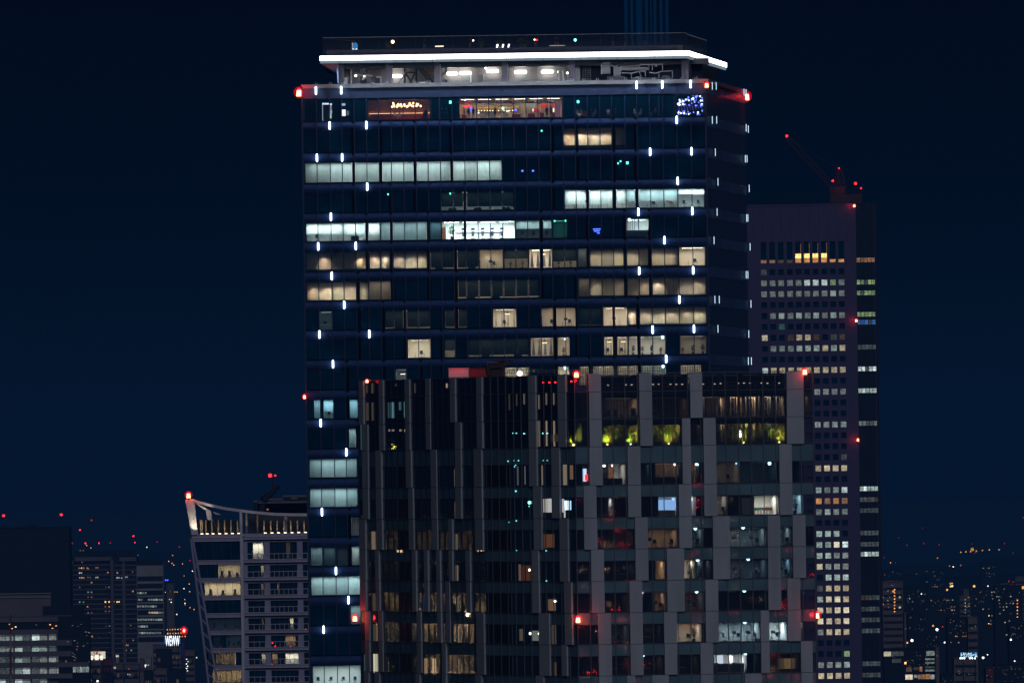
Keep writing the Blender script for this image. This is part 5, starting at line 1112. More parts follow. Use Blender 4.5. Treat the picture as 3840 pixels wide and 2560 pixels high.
        for j in range(7):
            s = a + .3 + j * (W - .5) / 7; mt = 'green_paint' if j < 4 else 'wood'; m = MB(); m.fb(FR, s - .2, s + .2, z + .42, z + .48, -2.0, -1.6, mt); m.fb(FR, s - .2, s + .2, z + .5, z + .85, -2.05, -2.0, mt)
            for dx in (-.17, .17): m.bar(FR.P(s + dx, z, -1.65), FR.P(s + dx, z + .44, -1.65), .02, 'dark_metal', 4); m.bar(FR.P(s + dx, z, -2.0), FR.P(s + dx, z + .5, -2.0), .02, 'dark_metal', 4)
            m.build('cafe_chair', base=FR.P(s, z, -1.8), category='chair', label='%s cafe chair in the bright cream room, %s from its left wall' % ('green' if j < 4 else 'wooden', ORD[j]))
    elif fu == 'plant': fput('plant', a + W * .4, z, -1.0, 'leafy plant in the small pale room at the right, below roof garden', .5, 1.2)
# lit curtains and lamps behind the folded left faces
def litstrip(F, x0, x1, y0, y1, col, s_, nm='lit_curtain', o=.0):
    m = MB(); a, z_ = F.hit(x0, (y0 + y1) / 2); c, _ = F.hit(x1, (y0 + y1) / 2); zt = F.z((x0 + x1) / 2, y0); zb = F.z((x0 + x1) / 2, y1)
    m.fb(F, a, c, zb, zt, -.02, .015, lampmat(col, s_)); m.build(nm, blk)
def z5(u, v): return 1100 + u / 2.529, 1300 + v / 2.529
def z7(u, v): return 1100 + u / 2.376, 1900 + v / 2.376
def z6(u, v): return 1900 + u / 2.529, 1300 + v / 2.529
def z8(u, v): return 2000 + u / 2.178, 1900 + v / 2.178
def strips(F, zf_, lst):
    for (u0, u1, v0, v1, col, s_) in lst:
        x0, y0 = zf_(u0, v0); x1, y1 = zf_(u1, v1); litstrip(F, x0, x1, y0, y1, col, s_)
lt = (.75, .58, .42)
strips(FL, z5, [(812, 822, 527, 675, (.2, .45, .5), .35), (897, 907, 527, 675, (.2, .45, .5), .12), (926, 948, 525, 675, (.25, .55, .62), .35), (1002, 1016, 522, 600, (.2, .45, .5), .22), (1050, 1064, 520, 670, (.2, .5, .55), .32), (690, 698, 527, 700, lt, .07), (704, 711, 527, 700, lt, .09), (743, 756, 527, 700, lt, .07),
 (690, 698, 340, 440, lt, .06), (740, 755, 345, 440, lt, .06), (965, 985, 352, 372, lt, .1), (1527, 1544, 1157, 1323, lt, .20), (1531, 1551, 1472, 1566, lt, .20), (1448, 1466, 347, 388, lt, .45), (1140, 1153, 345, 440, lt, .05), (638, 648, 735, 975, (.2, .45, .5), .10), (817, 826, 780, 950, (.3, .55, .6), .22), (903, 912, 782, 800, lt, .35), (930, 950, 782, 800, lt, .35), (1006, 1020, 782, 800, lt, .35), (1053, 1066, 782, 806, lt, .35)])
strips(FL, z7, [(1440, 1456, 5, 100, lt, .22), (1443, 1461, 240, 380, lt, .22), (1447, 1469, 518, 655, lt, .16), (1451, 1475, 795, 935, (.5, .5, .4), .14), (1458, 1479, 1072, 1205, lt, .20), (1463, 1480, 1350, 1488, lt, .22), (697, 730, 218, 378, lt, .16), (735, 748, 218, 378, lt, .08), (707, 752, 768, 922, lt, .05),
 (712, 738, 1042, 1198, lt, .11), (742, 756, 1042, 1198, lt, .2), (714, 728, 1307, 1472, (.9, .85, .6), .7), (731, 748, 1307, 1472, (.9, .85, .6), .5), (752, 775, 1307, 1472, (.9, .85, .6), .6), (1167, 1192, 1347, 1486, (.8, .52, .32), .25), (1240, 1271, 1347, 1487, (.95, .72, .45), .45), (630, 640, 1310, 1470, (.2, .45, .5), .1), (1158, 1178, 790, 930, (.03, .08, .4), .2)])
for i in range(3, 11):      # flat black sheets for the shade in open loggias and for dark windows
    yv = rowmid(i)
    for F, u0, u1 in ((FL, 1490, 1535), (FM, 1826, 1912)):
        dx = (yv - 1700) * .0142; a, c = F.s(u0 + dx - 1, yv), F.s(u1 + dx, yv); z0, z1 = ZRr[i + 1] + .06, ZRr[i] - spn(i) - .08
        m = MB(); m.fb(F, a, c, z0, z1, .0, .03, 'black_metal'); m.fb(F, a - .04, a, z0 - .02, z1 + .02, 0, .09, 'mullion_grey'); m.fb(F, c, c + .04, z0 - .02, z1 + .02, 0, .09, 'mullion_grey'); m.build('dark_opening_sheet', blk)
strips(FM, z6, [(290, 293, 695, 945, lt, .25), (303, 310, 702, 945, lt, .24), (372, 380, 702, 940, lt, .28), (444, 452, 702, 942, lt, .34), (20, 24, 445, 600, lt, .10), (90, 94, 445, 560, lt, .08), (160, 165, 445, 545, lt, .25), (300, 306, 455, 590, lt, .18), (370, 376, 440, 550, lt, .22), (441, 447, 440, 550, lt, .22), (418, 497, 830, 900, lt, .04),
 (98, 113, 1133, 1312, (.5, .55, .55), .12), (170, 178, 1130, 1305, (.5, .55, .55), .2), (215, 226, 1170, 1310, (.5, .55, .55), .22), (330, 344, 1122, 1310, lt, .22), (535, 575, 1115, 1310, (.8, .68, .5), .22), (600, 630, 1120, 1255, (.7, .4, .25), .2), (348, 385, 1440, 1568, (.8, .78, .72), .45), (388, 440, 1438, 1568, (.85, .82, .78), .55), (525, 545, 1440, 1568, (.8, .82, .85), .5)])
strips(FM, z7, [(1100 * 0 + 2232, 2258, 245, 368, (.5, .2, .1), .12), (2008, 2028, 510, 655, (.6, .35, .25), .2), (2035, 2062, 520, 655, (.5, .2, .1), .14), (2072, 2122, 520, 655, (.5, .2, .1), .12), (2015, 2045, 1085, 1190, (.6, .5, .35), .12), (2130, 2200, 1100, 1190, (.5, .6, .5), .25), (2270, 2325, 820, 920, (.6, .32, .2), .2)])
strips(FM, z8, [(85, 172, 222, 330, (.55, .24, .12), .16), (132, 182, 752, 845, (.7, .42, .25), .22), (150, 187, 962, 1118, lt, .07), (170, 188, 1265, 1375, (.6, .3, .15), .16), (250, 262, 0, 86, (.8, .8, .75), .6)])
def inlamp(F, x, y, r, mt, nm='interior_lamp', o=.06):
    s, z = F.hit(x, y); m = MB(); P = F.P(s, z, o); m.ball(P, r, mt, seg=8, rings=6); m.build(nm, blk)
for (u, v) in ((2108, 560), (2115, 1125), (2195, 1127)): inlamp(FM, *z7(u, v), .16, lampmat((1, .85, .65), 6))
inlamp(FM, *z8(180, 768), .13, lampmat((1, .85, .65), 6))
for (u, v, r) in ((16, 1083, .07), (72, 1077, .06), (115, 1078, .07), (88, 1120, .06), (78, 1135, .06), (90, 1367, .10), (220, 1475, .20), (220, 1510, .10), (65, 818, .09), (95, 818, .07), (167, 822, .09), (347, 820, .09), (387, 820, .09), (350, 1076, .05), (388, 1076, .05)):
    inlamp(FM, *z6(u, v), r, lampmat((.15, .75, .8), 2.5) if v != 1475 else lampmat((.2, 1, .8), 5))
for (u, v, r) in ((1990, 122, .08), (1925, 135, .05), (1992, 385, .06), (2255, 388, .08), (2258, 657, .08)): inlamp(FM, *z7(u, v), r, lampmat((.15, .75, .9), 2))
def inroom(F, x, y, r, mt, nm='exit_lamp'): inlamp(F, x, y, r, mt, nm, -.35)
for (u, v) in ((1328, 175), (1718, 167), (1347, 432), (1760, 425), (1338, 690), (1728, 683), (1733, 940), (1737, 1195)): inroom(FR, *z8(u, v), .22, 'cyan_lamp')
for (u, v) in ((895, 697), (905, 1213)): inroom(FR, *z8(u, v), .13, 'cyan_lamp')
inroom(FR, 2888, 1737, .22, 'cyan_lamp'); inroom(FR, 2763, 1737, .12, lampmat((.3, .7, 1), 4)); inroom(FR, *z6(1815, 1115), .15, 'cyan_lamp'); inroom(FR, *z6(1757, 1445), .13, lampmat((1, .95, .9), 6))
# two lit advertising screens near the corner
for (F, b0, lb) in ((FR, (732, 762, 1155, 1275), 'narrow tall blue white lit screen beside the corner panels'),):
    x0, y0 = z6(b0[0], b0[2]); x1, y1 = z6(b0[1], b0[3]); a, c = F.s(x0, y0), F.s(x1, y0); m = MB(); m.fb(F, a, c, F.z(x0, y1), F.z(x0, y0), -.5, -.4, 'screen_white'); R = m.build('lit_screen', base=F.P(a, F.z(x0, y1), -.4), label=lb, category='screen'); m = MB(); m.fb(F, a - .06, a, F.z(x0, y1), F.z(x0, y0), -.5, -.36, 'screen_blue'); m.fb(F, a + .2, a + .6, F.z(x0, y1) + .1, F.z(x0, y1) + .9, -.4, -.38, 'red_small'); m.build('screen_edge', R)
strips(FM, z6, [(547, 552, 1455, 1548, (.3, .5, 1), 1.8), (553, 588, 1458, 1545, (.8, .95, 1), 2.2), (600, 612, 1458, 1545, (.3, .55, 1), 1.6)])
# ------------------------------------------------------------------ open top floors: steelwork, louvres, garden
for i, L_, x0, x1 in ((1, 6.5, 2256, 2394), (1, .9, 2446, 2580), (1, 6.5, 2636, 2720), (1, 5.0, 2726, 2945), (2, 1.2, 2258, 2396), (2, 1.2, 2450, 2552), (2, 2.2, 2684, 2945), (2, .8, 2590, 2634), (0, .5, 2256, 2394), (0, .5, 2446, 2583), (0, .7, 2634, 2945), (0, 1.0, 3013, 3040), (1, 1.4, 3014, 3040)):
    a, c = fr(x0, i), fr(x1, i); z0, z1 = ZRr[i + 1] + .04, ZRr[i] - (.15 if i == 0 else .75)
    room(FR, a, c, z0, z1, 5.5, 'tan_cloth' if i else 'room_dark', blk, (1, .80, .58), L_ * 1.15, o=-.4, cl_off=-2.2)
    n = int((c - a) / .42); m = MB()
    for j in range(n):
        s = a + .15 + j * .42; m.fb(FR, s, s + .07, z0 + .1, z1 - .1, -5.3, -5.15, 'dark_metal')
    for j in range(int((z1 - z0) / .3)): m.fb(FR, a + .1, c - .1, z0 + .15 + j * .3, z0 + .19 + j * .3, -5.32, -5.2, 'dark_metal')
    m.build('louvre_wall', blk)
    if i < 2:
        m = MB()
        for zz in (z0 + .5, z0 + 1.0): m.bar(FR.P(a, zz, -1.4), FR.P(c, zz, -1.4), .025, 'grey_metal', 5)
        for j in range(int((c - a) / 1.2)): m.bar(FR.P(a + j * 1.2, z0, -1.4), FR.P(a + j * 1.2, z0 + 1.0, -1.4), .03, 'grey_metal', 5)
        m.build('railing', blk)
for (u, v0) in ((2020, 20), (2050, 60), (2135, 52)): pass
for u in (230, 15):
    a, c = qc(u, u + 48); m = MB(); m.fb(FR, fr(a, 1), fr(c, 1), ZRr[3], ZRr[0], -3.4, -2.8, 'room_dark'); m.build('steel_column', blk)
for u in (370, 600, 785):          # ladders / frames
    xa, xb = qc(u, u + 48); a, c = fr(xa, 1), fr(xb, 1); m = MB()
    for s in (a, c): m.fb(FR, s - .05, s + .05, ZRr[2] + .1, ZRr[1] - .8, -2.1, -2.0, 'cream_paint')
    for zz in (ZRr[2] + 1.1, ZRr[2] + 2.2, ZRr[1] - .9): m.fb(FR, a, c, zz - .05, zz + .05, -2.1, -2.0, 'cream_paint')
    m.fb(FR, a + .1, c - .1, ZRr[2] + .1, ZRr[1] - .9, -2.6, -2.5, 'black_metal'); m.build('frame_stack', blk)
for u in (255, 285, 452, 505, 560, 645, 668, 722, 830, 858, 935, 985):
    xa = qc(u, 0)[0]; m = MB(); s = fr(xa, 1); m.bar(FR.P(s, ZRr[3] + .2, -2.4), FR.P(s, ZRr[1] - .8, -2.4), random.uniform(.05, .12), random.choice(['cream_paint', 'grey_metal', 'tan_cloth', 'room_grey']), 8); m.build('riser_pipe', blk)
for (x0, x1, h) in ((2265, 2285, .9), (2282, 2298, 1.3), (2306, 2324, 1.35), (2372, 2390, 1.4), (2446, 2476, 1.1), (2730, 2740, .9), (2700, 2712, 1.5)):
    m = MB(); m.fb(FR, fr(x0, 1), fr(x1, 1), ZRr[2] + .05, ZRr[2] + h, -2.0, -1.4, 'grey_metal'); m.fb(FR, fr(x0, 1) + .1, fr(x1, 1) - .1, ZRr[2] + h * .3, ZRr[2] + h * .85, -1.4, -1.36, 'dark_metal'); m.build('air_unit', blk)
for (x0, x1) in ((2256, 2394), (2446, 2583), (2634, 2945)):
    m = MB(); m.fb(FR, fr(x0, 0), fr(x1, 0), ZRr[1] + .35, ZRr[1] + .75, -2.0, -1.5, 'black_metal'); m.fb(FR, fr(x0, 0), fr(x1, 0), ZRr[0] - .5, ZRr[0] - .15, -2.4, -2.0, 'dark_metal'); m.build('service_duct', blk)
    for j in range(int((x1 - x0) / 22)):
        if random.random() < .6:
            m = MB(); P = FR.P(fr(x0 + 12 + j * 22, 0), ZRr[1] + random.uniform(.82, .9), -1.6); m.box(P.x - .12, P.x + .12, P.y, P.y + .05, P.z - .04, P.z + .05, lampmat((1, .8, .55), 1.6)); m.build('strip_lamp', blk)
# hedge plants lit from below
hz0 = ZRr[3] + .1
HD = [(2137, 2166, 2.0, 1, 'first lit shrub left of the panels, brightest at its foot'), (2182, 2203, 1.6, 0, 'dim shrub beside the first lit shrub on the garden floor'), (2258, 2302, 2.2, 1, 'very bright yellow green shrub just right of the second grey panel'), (2304, 2340, 1.9, 0, 'darker shrub between the two brightly lit ones in the second garden bay'),
      (2342, 2392, 2.2, 1, 'bright shrub at the right end of the second garden bay'), (2448, 2490, 2.0, 0, 'dark shrub at the left of the third garden bay'), (2492, 2528, 2.2, 1, 'bright shrub in the middle of the third garden bay'), (2530, 2552, 1.8, 0, 'dim shrub at the right of the third garden bay'), (2590, 2633, 2.1, 0, 'dark shrub alone in the narrow garden bay'),
      (2684, 2716, 2.0, 0, 'dark shrub at the left end of the widest garden bay'), (2730, 2768, 2.3, 0, 'half lit shrub left of the white lamp in the widest garden bay'), (2770, 2812, 2.3, 1, 'brightly lit shrub behind the white lamp in the widest garden bay'), (2826, 2864, 1.2, 0, 'low dark shrub in the middle of the widest garden bay'), (2872, 2905, 2.3, 0, 'half lit shrub left of the brightest one at the right'), (2905, 2945, 2.4, 1, 'brightest yellow green shrub at the right end of the garden floor')]
for (x0, x1, h, litp, lb) in HD:
    F_ = FM if x1 < 2150 else FR; a, c = fr(x0, 2), fr(x1, 2); ctr = FR.P((a + c) / 2, hz0, -1.1); R = root('garden_shrub', ctr, lb, 'shrub', 'shrubs on the lit garden floor')
    m = MB(); m.fb(FR, a, c, hz0 - .05, hz0 + .3, -1.5, -.7, 'dark_metal'); m.build('planter', R)
    m = MB()
    for j in range(5): P = FR.P(a + (c - a) * (j + .5) / 5, hz0 + .3, -1.1); m.bar(P, P + Vector((random.uniform(-.2, .2), 0, h * .8)), .03, 'wood', 4)
    m.build('stem', R)
    m = MB(); W = c - a
    for j in range(5): leafcloud(m, FR.P(a + W * random.uniform(.15, .85), hz0 + h * random.uniform(.35, .85), -1.1), W * .26, .38, h * .28, int(50 * W), .11, ['leaf', 'leaf', 'leaf_dark', 'leaf_dark'])
    m.build('foliage', R)
    if litp:
        P = FR.P((a + c) / 2, hz0 + .35, -.45); sp_ = spot(FR, (a + c) / 2, hz0 + .34, -.64, (.95, 1.0, .10), 620, 135, .8, tgt=(0, .40, 1)); m = MB(); m.ball(FR.P((a + c) / 2, hz0 + .18, -.45), .09, lampmat((1, 1, .35), 10), seg=8, rings=5); m.build('ground_lamp', R)
m = MB(); P = FR.P(fr(2780.5, 2), FR.z(2780, 1628), -.7); m.bar(P - Vector((0, 0, .35)), P + Vector((0, 0, .2)), .12, lampmat((1, .95, .85), 8), 8); m.ball(P + Vector((0, 0, .4)), .1, lampmat((1, .95, .85), 8)); m.bar(P - Vector((0, 0, 1.6)), P - Vector((0, 0, .35)), .04, 'dark_metal', 5); m.build('garden_post_lamp', base=P - Vector((0, 0, 1.6)), label='upright white lamp standing before a shrub in the widest garden bay', category='lamp')
# small yellow bush seen through the left glass
s, z = FL.hit(*z5(960, 915)); R = root('garden_shrub', FL.P(s, z - .9, .0), 'small yellow lit bush seen through the left glass face', 'shrub', 'shrubs on the lit garden floor'); m = MB()
leafcloud(m, FL.P(s, z - .1, .10), 1.6, .06, .9, 130, .09, ['leaf', 'leaf_dark']); m.build('foliage', R); m = MB()
for q_ in range(9): P = FL.P(s - .5 + random.uniform(-.3, .9), z - .6 + random.uniform(-.1, .5), .12); m.ball(P, .06, lampmat((1, .8, .12), 2.2), seg=5, rings=4)
m.build('fairy_light', R)
# ------------------------------------------------------------------ on the roof of the block
zt = ZRr[0]
def roofbox(name, x0, x1, y0, y1, D, dep, mat, label, cat):
    P0_, P1_ = at(x0, y1, D), at(x1, y0, D); m = MB(); m.box(P0_.x, P1_.x, D, D + dep, P0_.z, P1_.z, mat); return m, (P0_.x, D, P0_.z), P0_, P1_
surf('corrugated', (.75, .72, .72), .5, var=.05)
a0, a1 = at(1683, 1412, 1500), at(1757, 1382, 1500); R = root('roof_hut', (a0.x, 1500, a0.z), 'ribbed rooftop hut washed in bright red light above the grey block', 'rooftop hut')
m = MB(); m.box(a0.x, a1.x, 1500, 1504, a0.z - .5, a1.z, 'corrugated'); m.build('wall', R); m = MB()
for j in range(28): x = a0.x + j * (a1.x - a0.x) / 28; m.box(x, x + .04, 1499.95, 1500, a0.z, a1.z - .05, 'corrugated')
m.build('rib', R); m = MB(); m.box(a0.x - .1, a1.x + .1, 1499.8, 1504.1, a1.z, a1.z + .10, 'corrugated'); m.build('roof', R)
l = bpy.data.lights.new('red_wash', 'AREA'); l.shape = 'RECTANGLE'; l.size = a1.x - a0.x - .2; l.size_y = .15; l.energy = 13; l.color = (1, .008, .015); lo = bpy.data.objects.new('red_wash', l); C.objects.link(lo); lo.location = ((a0.x + a1.x) / 2, 1498.9, a1.z + .15); lo.rotation_euler = Vector((0, -.6, .75)).to_track_quat('Z', 'Y').to_euler()
a0, a1 = at(1758, 1411, 1500), at(1890, 1380, 1500); m = MB(); m.box(a0.x, a1.x, 1500.5, 1504, a0.z - .5, a1.z, 'red_paint'); m.box(a0.x, a1.x, 1500.4, 1504, a1.z, a1.z + .06, 'red_paint'); m.build('roof_shed', base=(a0.x, 1500, a0.z), label='long dark red shed right of the red lit rooftop hut', category='shed')
surf('crane_dark', (.05, .018, .02), .7)
R = root('roof_crane', at(1850, 1405, 1495), 'dark red rooftop maintenance crane with a T shaped head, right of the red hut', 'maintenance crane')
ZR_ = lambda u, v: at(1640 + u / 4.523, 1340 + v / 4.523, 1495)
def zb5(u0, v0, u1, v1, r, mt='red_paint', nm='boom', rr=None):
    m = MB(); m.bar(ZR_(u0, v0), ZR_(u1, v1), r, mt, 6, rr); return m.build(nm, R)
zb5(985, 58, 1290, 62, .13, 'crane_dark', 'head_beam'); zb5(1150, 40, 1150, 130, .4, 'crane_dark', 'head'); zb5(860, 165, 1090, 135, .4, 'crane_dark', 'boom'); zb5(850, 130, 870, 300, .32, 'crane_dark', 'mast'); zb5(1125, 100, 1060, 180, .35, 'crane_dark', 'strut')
m = MB(); p_, q_ = ZR_(850, 320), ZR_(1125, 170); m.box(p_.x, q_.x, 1495, 1498, p_.z - .5, q_.z, 'crane_dark'); m.build('cabin', R); m = MB()
for (u0, v0, u1, v1) in ((840, 75, 1025, 78), (845, 75, 845, 130), (900, 76, 900, 130), (960, 77, 960, 125), (1015, 78, 1015, 110)): m.bar(ZR_(u0, v0), ZR_(u1, v1), .04, 'grey_metal', 4)
m.build('guard_rail', R)
m = MB(); P = ZR_(1395, 270); m.ball(P, .34, lampmat((1, .93, .8), 14), .28); R2 = m.build('roof_floodlight', base=P, label='round glaring white floodlight on the roof edge of the grey block', category='floodlight'); m = MB(); m.bar(P - Vector((0, 0, 1.0)), P, .06, 'dark_metal', 5); m.build('stand', R2)
m = MB()
for (u0, v0, u1, v1) in ((1240, 290, 1280, 195), (1280, 195, 1310, 215), (1345, 290, 1375, 215), (1375, 212, 1460, 208), (1460, 208, 1475, 290), (1300, 195, 1300, 290)): m.bar(ZR_(u0, v0), ZR_(u1, v1), .06, 'grey_metal', 5)
m.build('pipe_frame', base=ZR_(1350, 290), label='bent grey pipe frame around the roof floodlight', category='pipe frame')
R3 = root('roof_railing', at(2080, 1403, 1470), 'thin metal railing along the roof edge between floodlight and corner', 'railing'); m = MB()
for (v) in (205, 240): m.bar(ZR_(1570, v), ZR_(3400, v + 8), .03, 'grey_metal', 4)
m.build('rail', R3)
for j in range(13):
    m = MB(); u = 1570 + j * 140; m.bar(ZR_(u, 203), ZR_(u, 300), .035, 'grey_metal', 4); m.build('post', R3)
m = MB(); p_, q_ = ZR_(1617, 250), ZR_(1657, 205); m.box(p_.x, q_.x, 1494.9, 1495, p_.z, q_.z, 'tan_cloth'); m.build('notice_plate', R3)
for (x, y) in ((2308, 1403), (2600, 1401)):
    pass
m = MB(); m.fb(FR, .1, FR.L - .1, zt + .02, zt + .12, -.25, .05, 'mullion_grey'); m.fb(FM, .1, FM.L, zt + .0, zt + .08, -.2, .05, 'mullion_grey'); m.fb(FL, .1, FL.L, zt + .0, zt + .08, -.2, .05, 'mullion_grey'); m.build('roof_edge', blk)
beacon(FR, 2159, 1402, .4, .30, blk); beacon(FR, 3016, 1391.6, .3, .30, blk); beacon(FR, 2163, 2320, .8, .32, blk); beacon(FR, 3065, 2304, -.2, .32, blk); beacon(FL, 1357, 2314.6, 1.0, .32, blk); beacon(FL, 1378.7, 1427, .1, .18, blk)
glowpoint(FR.P(FR.s(2159, 1402), FR.z(2159, 1402) - .8, .8), 60); glowpoint(FR.P(FR.s(3016, 1392), FR.z(3016, 1392) - .4, .9), 45); glowpoint(FR.P(FR.s(2172, 2320), FR.z(2163, 2320), 1.2), 90); glowpoint(FR.P(FR.s(3052, 2304), FR.z(3052, 2304), 1.1), 90); glowpoint(FL.P(FL.s(1364, 2314.6), FL.z(1357, 2314.6), 1.3), 80); glowpoint(FL.P(FL.s(1395, 1427), FL.z(1395, 1427), .8), 12)
glowpoint(MF.P(MF.s(1142.5, 1486), MF.z(1142, 1486), 1.2), 60); glowpoint(MF.P(MF.s(1130, 346), MF.z(1130, 346), 1.6), 240); glowpoint(MS.P(MS.s(2785, 361), MS.z(2785, 361), 1.6), 260); glowpoint(MF.P(MF.s(2649, 319), MF.z(2649, 319), 1.2), 60)
for (u, v) in ((1800, 425), (1905, 425), (2002, 420), (2275, 405)):
    x, y = 1640 + u / 4.523, 1340 + v / 4.523; F_ = FM if x < 2153 else FR; s, z = F_.hit(x, y); m = MB(); m.ball(F_.P(s, z, .05), .09, 'red_small', seg=6, rings=5); m.build('marker_light', blk)
# ================================================================== THE APARTMENT TOWER WITH THE CURVED CROWN
D3 = 2200.0
ZA = lambda u, v: (660 + u / 1.913, 1740 + v / 1.913)
def A3(u, v, d=0.0):
    x, y = ZA(u, v); return at(x, y, D3 + d)
e0, e1 = A3(60, 535), A3(1010, 535)
AF = Face((e0.x, D3), (e1.x, D3))
apt = root('apartment_tower', (A3(480, 1500).x, D3, 0), 'apartment tower widening upward, with a curved open crown and a red lamp at its tip', 'apartment tower')
def sz(u, v): return AF.hit(*ZA(u, v))
YSL = [535, 700, 828, 955, 1080, 1205, 1330, 1455, 1582]
ZSL = [sz(475, y)[1] for y in YSL]
sC = sz(478, 1000)[0]
def sleft(z):      # slanting left glass edge
    v = 570 + (ZSL[0] - z) / (ZSL[0] - ZSL[7]) * (1455 - 535)
    return sz(150 + (v - 700) * .158, v)[0]
sR = sz(1010, 1000)[0]
m = MB()
for i in range(8):
    zt, zb = ZSL[i], ZSL[i + 1]
    m.hexa([AF.P(sleft(zb) + .1, zb, -4), AF.P(sR, zb, -4), AF.P(sR, zb, -14), AF.P(sleft(zb) + .1, zb, -14), AF.P(sleft(zt) + .1, zt, -4), AF.P(sR, zt, -4), AF.P(sR, zt, -14), AF.P(sleft(zt) + .1, zt, -14)], 'core')
m.build('core', apt)
fine = 1 / 19.4 / 1.913 * 1.0           # metres per zoom pixel
for i in range(9):
    z = ZSL[i]; m = MB(); sl = sleft(z) - .35
    m.fb(AF, sl, sC - .3, z - .28, z + .30, -1.0, .25, 'apartment_wall'); m.fb(AF, sl, sC - .3, z + .30, z + .42, -1.0, .38, 'apartment_white'); m.fb(AF, sl, sC - .3, z - .40, z - .29, -1.0, .32, 'apartment_white')
    m.fb(AF, sC + .35, sR, z - .05, z + .40, -1.0, .55, 'apartment_wall'); m.fb(AF, sC + .35, sR, z + .40, z + .50, -1.0, .68, 'apartment_white'); m.fb(AF, sC + .35, sR, z - .14, z - .05, -1.0, .62, 'apartment_white')
    m.build('floor_band', apt)
m = MB(); zt3 = sz(466, 330)[1]; m.fb(AF, sC - .32, sC + .22, 0, ZSL[0], -.8, .75, 'apartment_white'); m.fb(AF, sC + .22, sC + .36, 0, ZSL[0], -.8, .45, 'apartment_wall'); m.build('central_pier', apt)
m = MB(); m.hexa([AF.P(sz(458, 500)[0], ZSL[0], .5), AF.P(sz(478, 500)[0], ZSL[0], .5), AF.P(sz(478, 500)[0], ZSL[0], -.6), AF.P(sz(458, 500)[0], ZSL[0], -.6), AF.P(sz(456, 330)[0], zt3, .5), AF.P(sz(474, 330)[0], zt3, .5), AF.P(sz(474, 330)[0], zt3, -.6), AF.P(sz(456, 330)[0], zt3, -.6)], 'apartment_white'); m.build('crown_post', apt)
# left bays
GL = {1: [(300, 465, 'w', 4.5)], 2: [(205, 465, 'w', 9)], 4: [(235, 470, 'd', .6)], 5: [(270, 320, 'd', .6), (360, 465, 'd', 1.2)], 6: [(200, 230, 'm', 0), (283, 430, 'cream', 9), (243, 283, 'd', .8)], 7: [(262, 480, 'cream', 10)]}
for i in range(8):
    zt, zb = ZSL[i] - .40, ZSL[i + 1] + .42; vm = (YSL[i] + YSL[i + 1]) / 2
    sl0, sl1 = sleft(zb), sleft(zt); n = 5
    lits = [(sz(a, vm)[0], sz(b, vm)[0], k, L) for (a, b, k, L) in GL.get(i, [])]
    for j in range(n):
        t0, t1 = j / n, (j + 1) / n
        b0, b1 = sl0 + (sC - .35 - sl0) * t0, sl0 + (sC - .35 - sl0) * t1; a0, a1 = sl1 + (sC - .35 - sl1) * t0, sl1 + (sC - .35 - sl1) * t1; mid = (b0 + b1) / 2
        hit = [x for x in lits if x[0] <= mid <= x[1]]
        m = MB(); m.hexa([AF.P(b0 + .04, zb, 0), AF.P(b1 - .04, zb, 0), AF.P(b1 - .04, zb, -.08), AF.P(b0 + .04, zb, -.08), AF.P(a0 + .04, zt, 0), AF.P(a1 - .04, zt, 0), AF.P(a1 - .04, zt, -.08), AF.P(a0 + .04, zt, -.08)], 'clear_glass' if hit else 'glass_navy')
        wo = m.build('window', apt); m = MB(); m.hexa([AF.P(b1 - .05, zb, .1), AF.P(b1 + .03, zb, .1), AF.P(b1 + .03, zb, -.1), AF.P(b1 - .05, zb, -.1), AF.P(a1 - .05, zt, .1), AF.P(a1 + .03, zt, .1), AF.P(a1 + .03, zt, -.1), AF.P(a1 - .05, zt, -.1)], 'dark_metal'); m.build('frame', wo)
    for (a, c, k, L) in lits:
        room(AF, a, c, zb, zt, 3.2, 'room_cream' if k != 'd' else 'room_grey', apt, (1, .80, .52) if k != 'd' else (.7, .75, .8), L * 1.5, o=-.12, cl_off=-1.6)
        if k == 'cream':
            m = MB()
            for q_ in range(int((c - a) / .25)): m.bar(AF.P(a + .12 + q_ * .25, zb, -.3 - .06 * (q_ % 2)), AF.P(a + .12 + q_ * .25, zt - .1, -.3 - .06 * (q_ % 2)), .15, 'blind_warm', 5)
            m.build('curtain', apt)
        else:
            for q_ in range(3):
                s = a + (c - a) * (q_ + .5) / 3; cnt_ = nextn(('apt', i)); m = MB(); hh = random.uniform(.8, 1.7); m.fb(AF, s - .25, s + .25, zb, zb + hh, -1.2, -.9, 'dark_metal'); m.fb(AF, s - .4, s + .4, zb, zb + .45, -1.4, -.8, 'wood')
                m.build('shelf_unit', base=AF.P(s, zb, -1), category='furniture', label='dark furniture in apartment tower left bay, %s storey from the top, %s from left' % (ORD[i], cnt_))
# slanted side truss on the far left
m = MB()
for (u0, v0, u1, v1) in ((106, 531, 233, 1568), (150, 700, 293, 1545), (118, 531, 150, 700)):
    m.bar(A3(u0, v0, -1), A3(u1, v1, -1), .24, 'apartment_wall', 6)
for j in range(9):
    v = 700 + j * 100; m.bar(A3(126 + (v - 700) * .1225, v, -1), A3(150 + (v - 640) * .169, v + 60, -1), .14, 'apartment_wall', 5)
m.build('slanted_truss', apt)
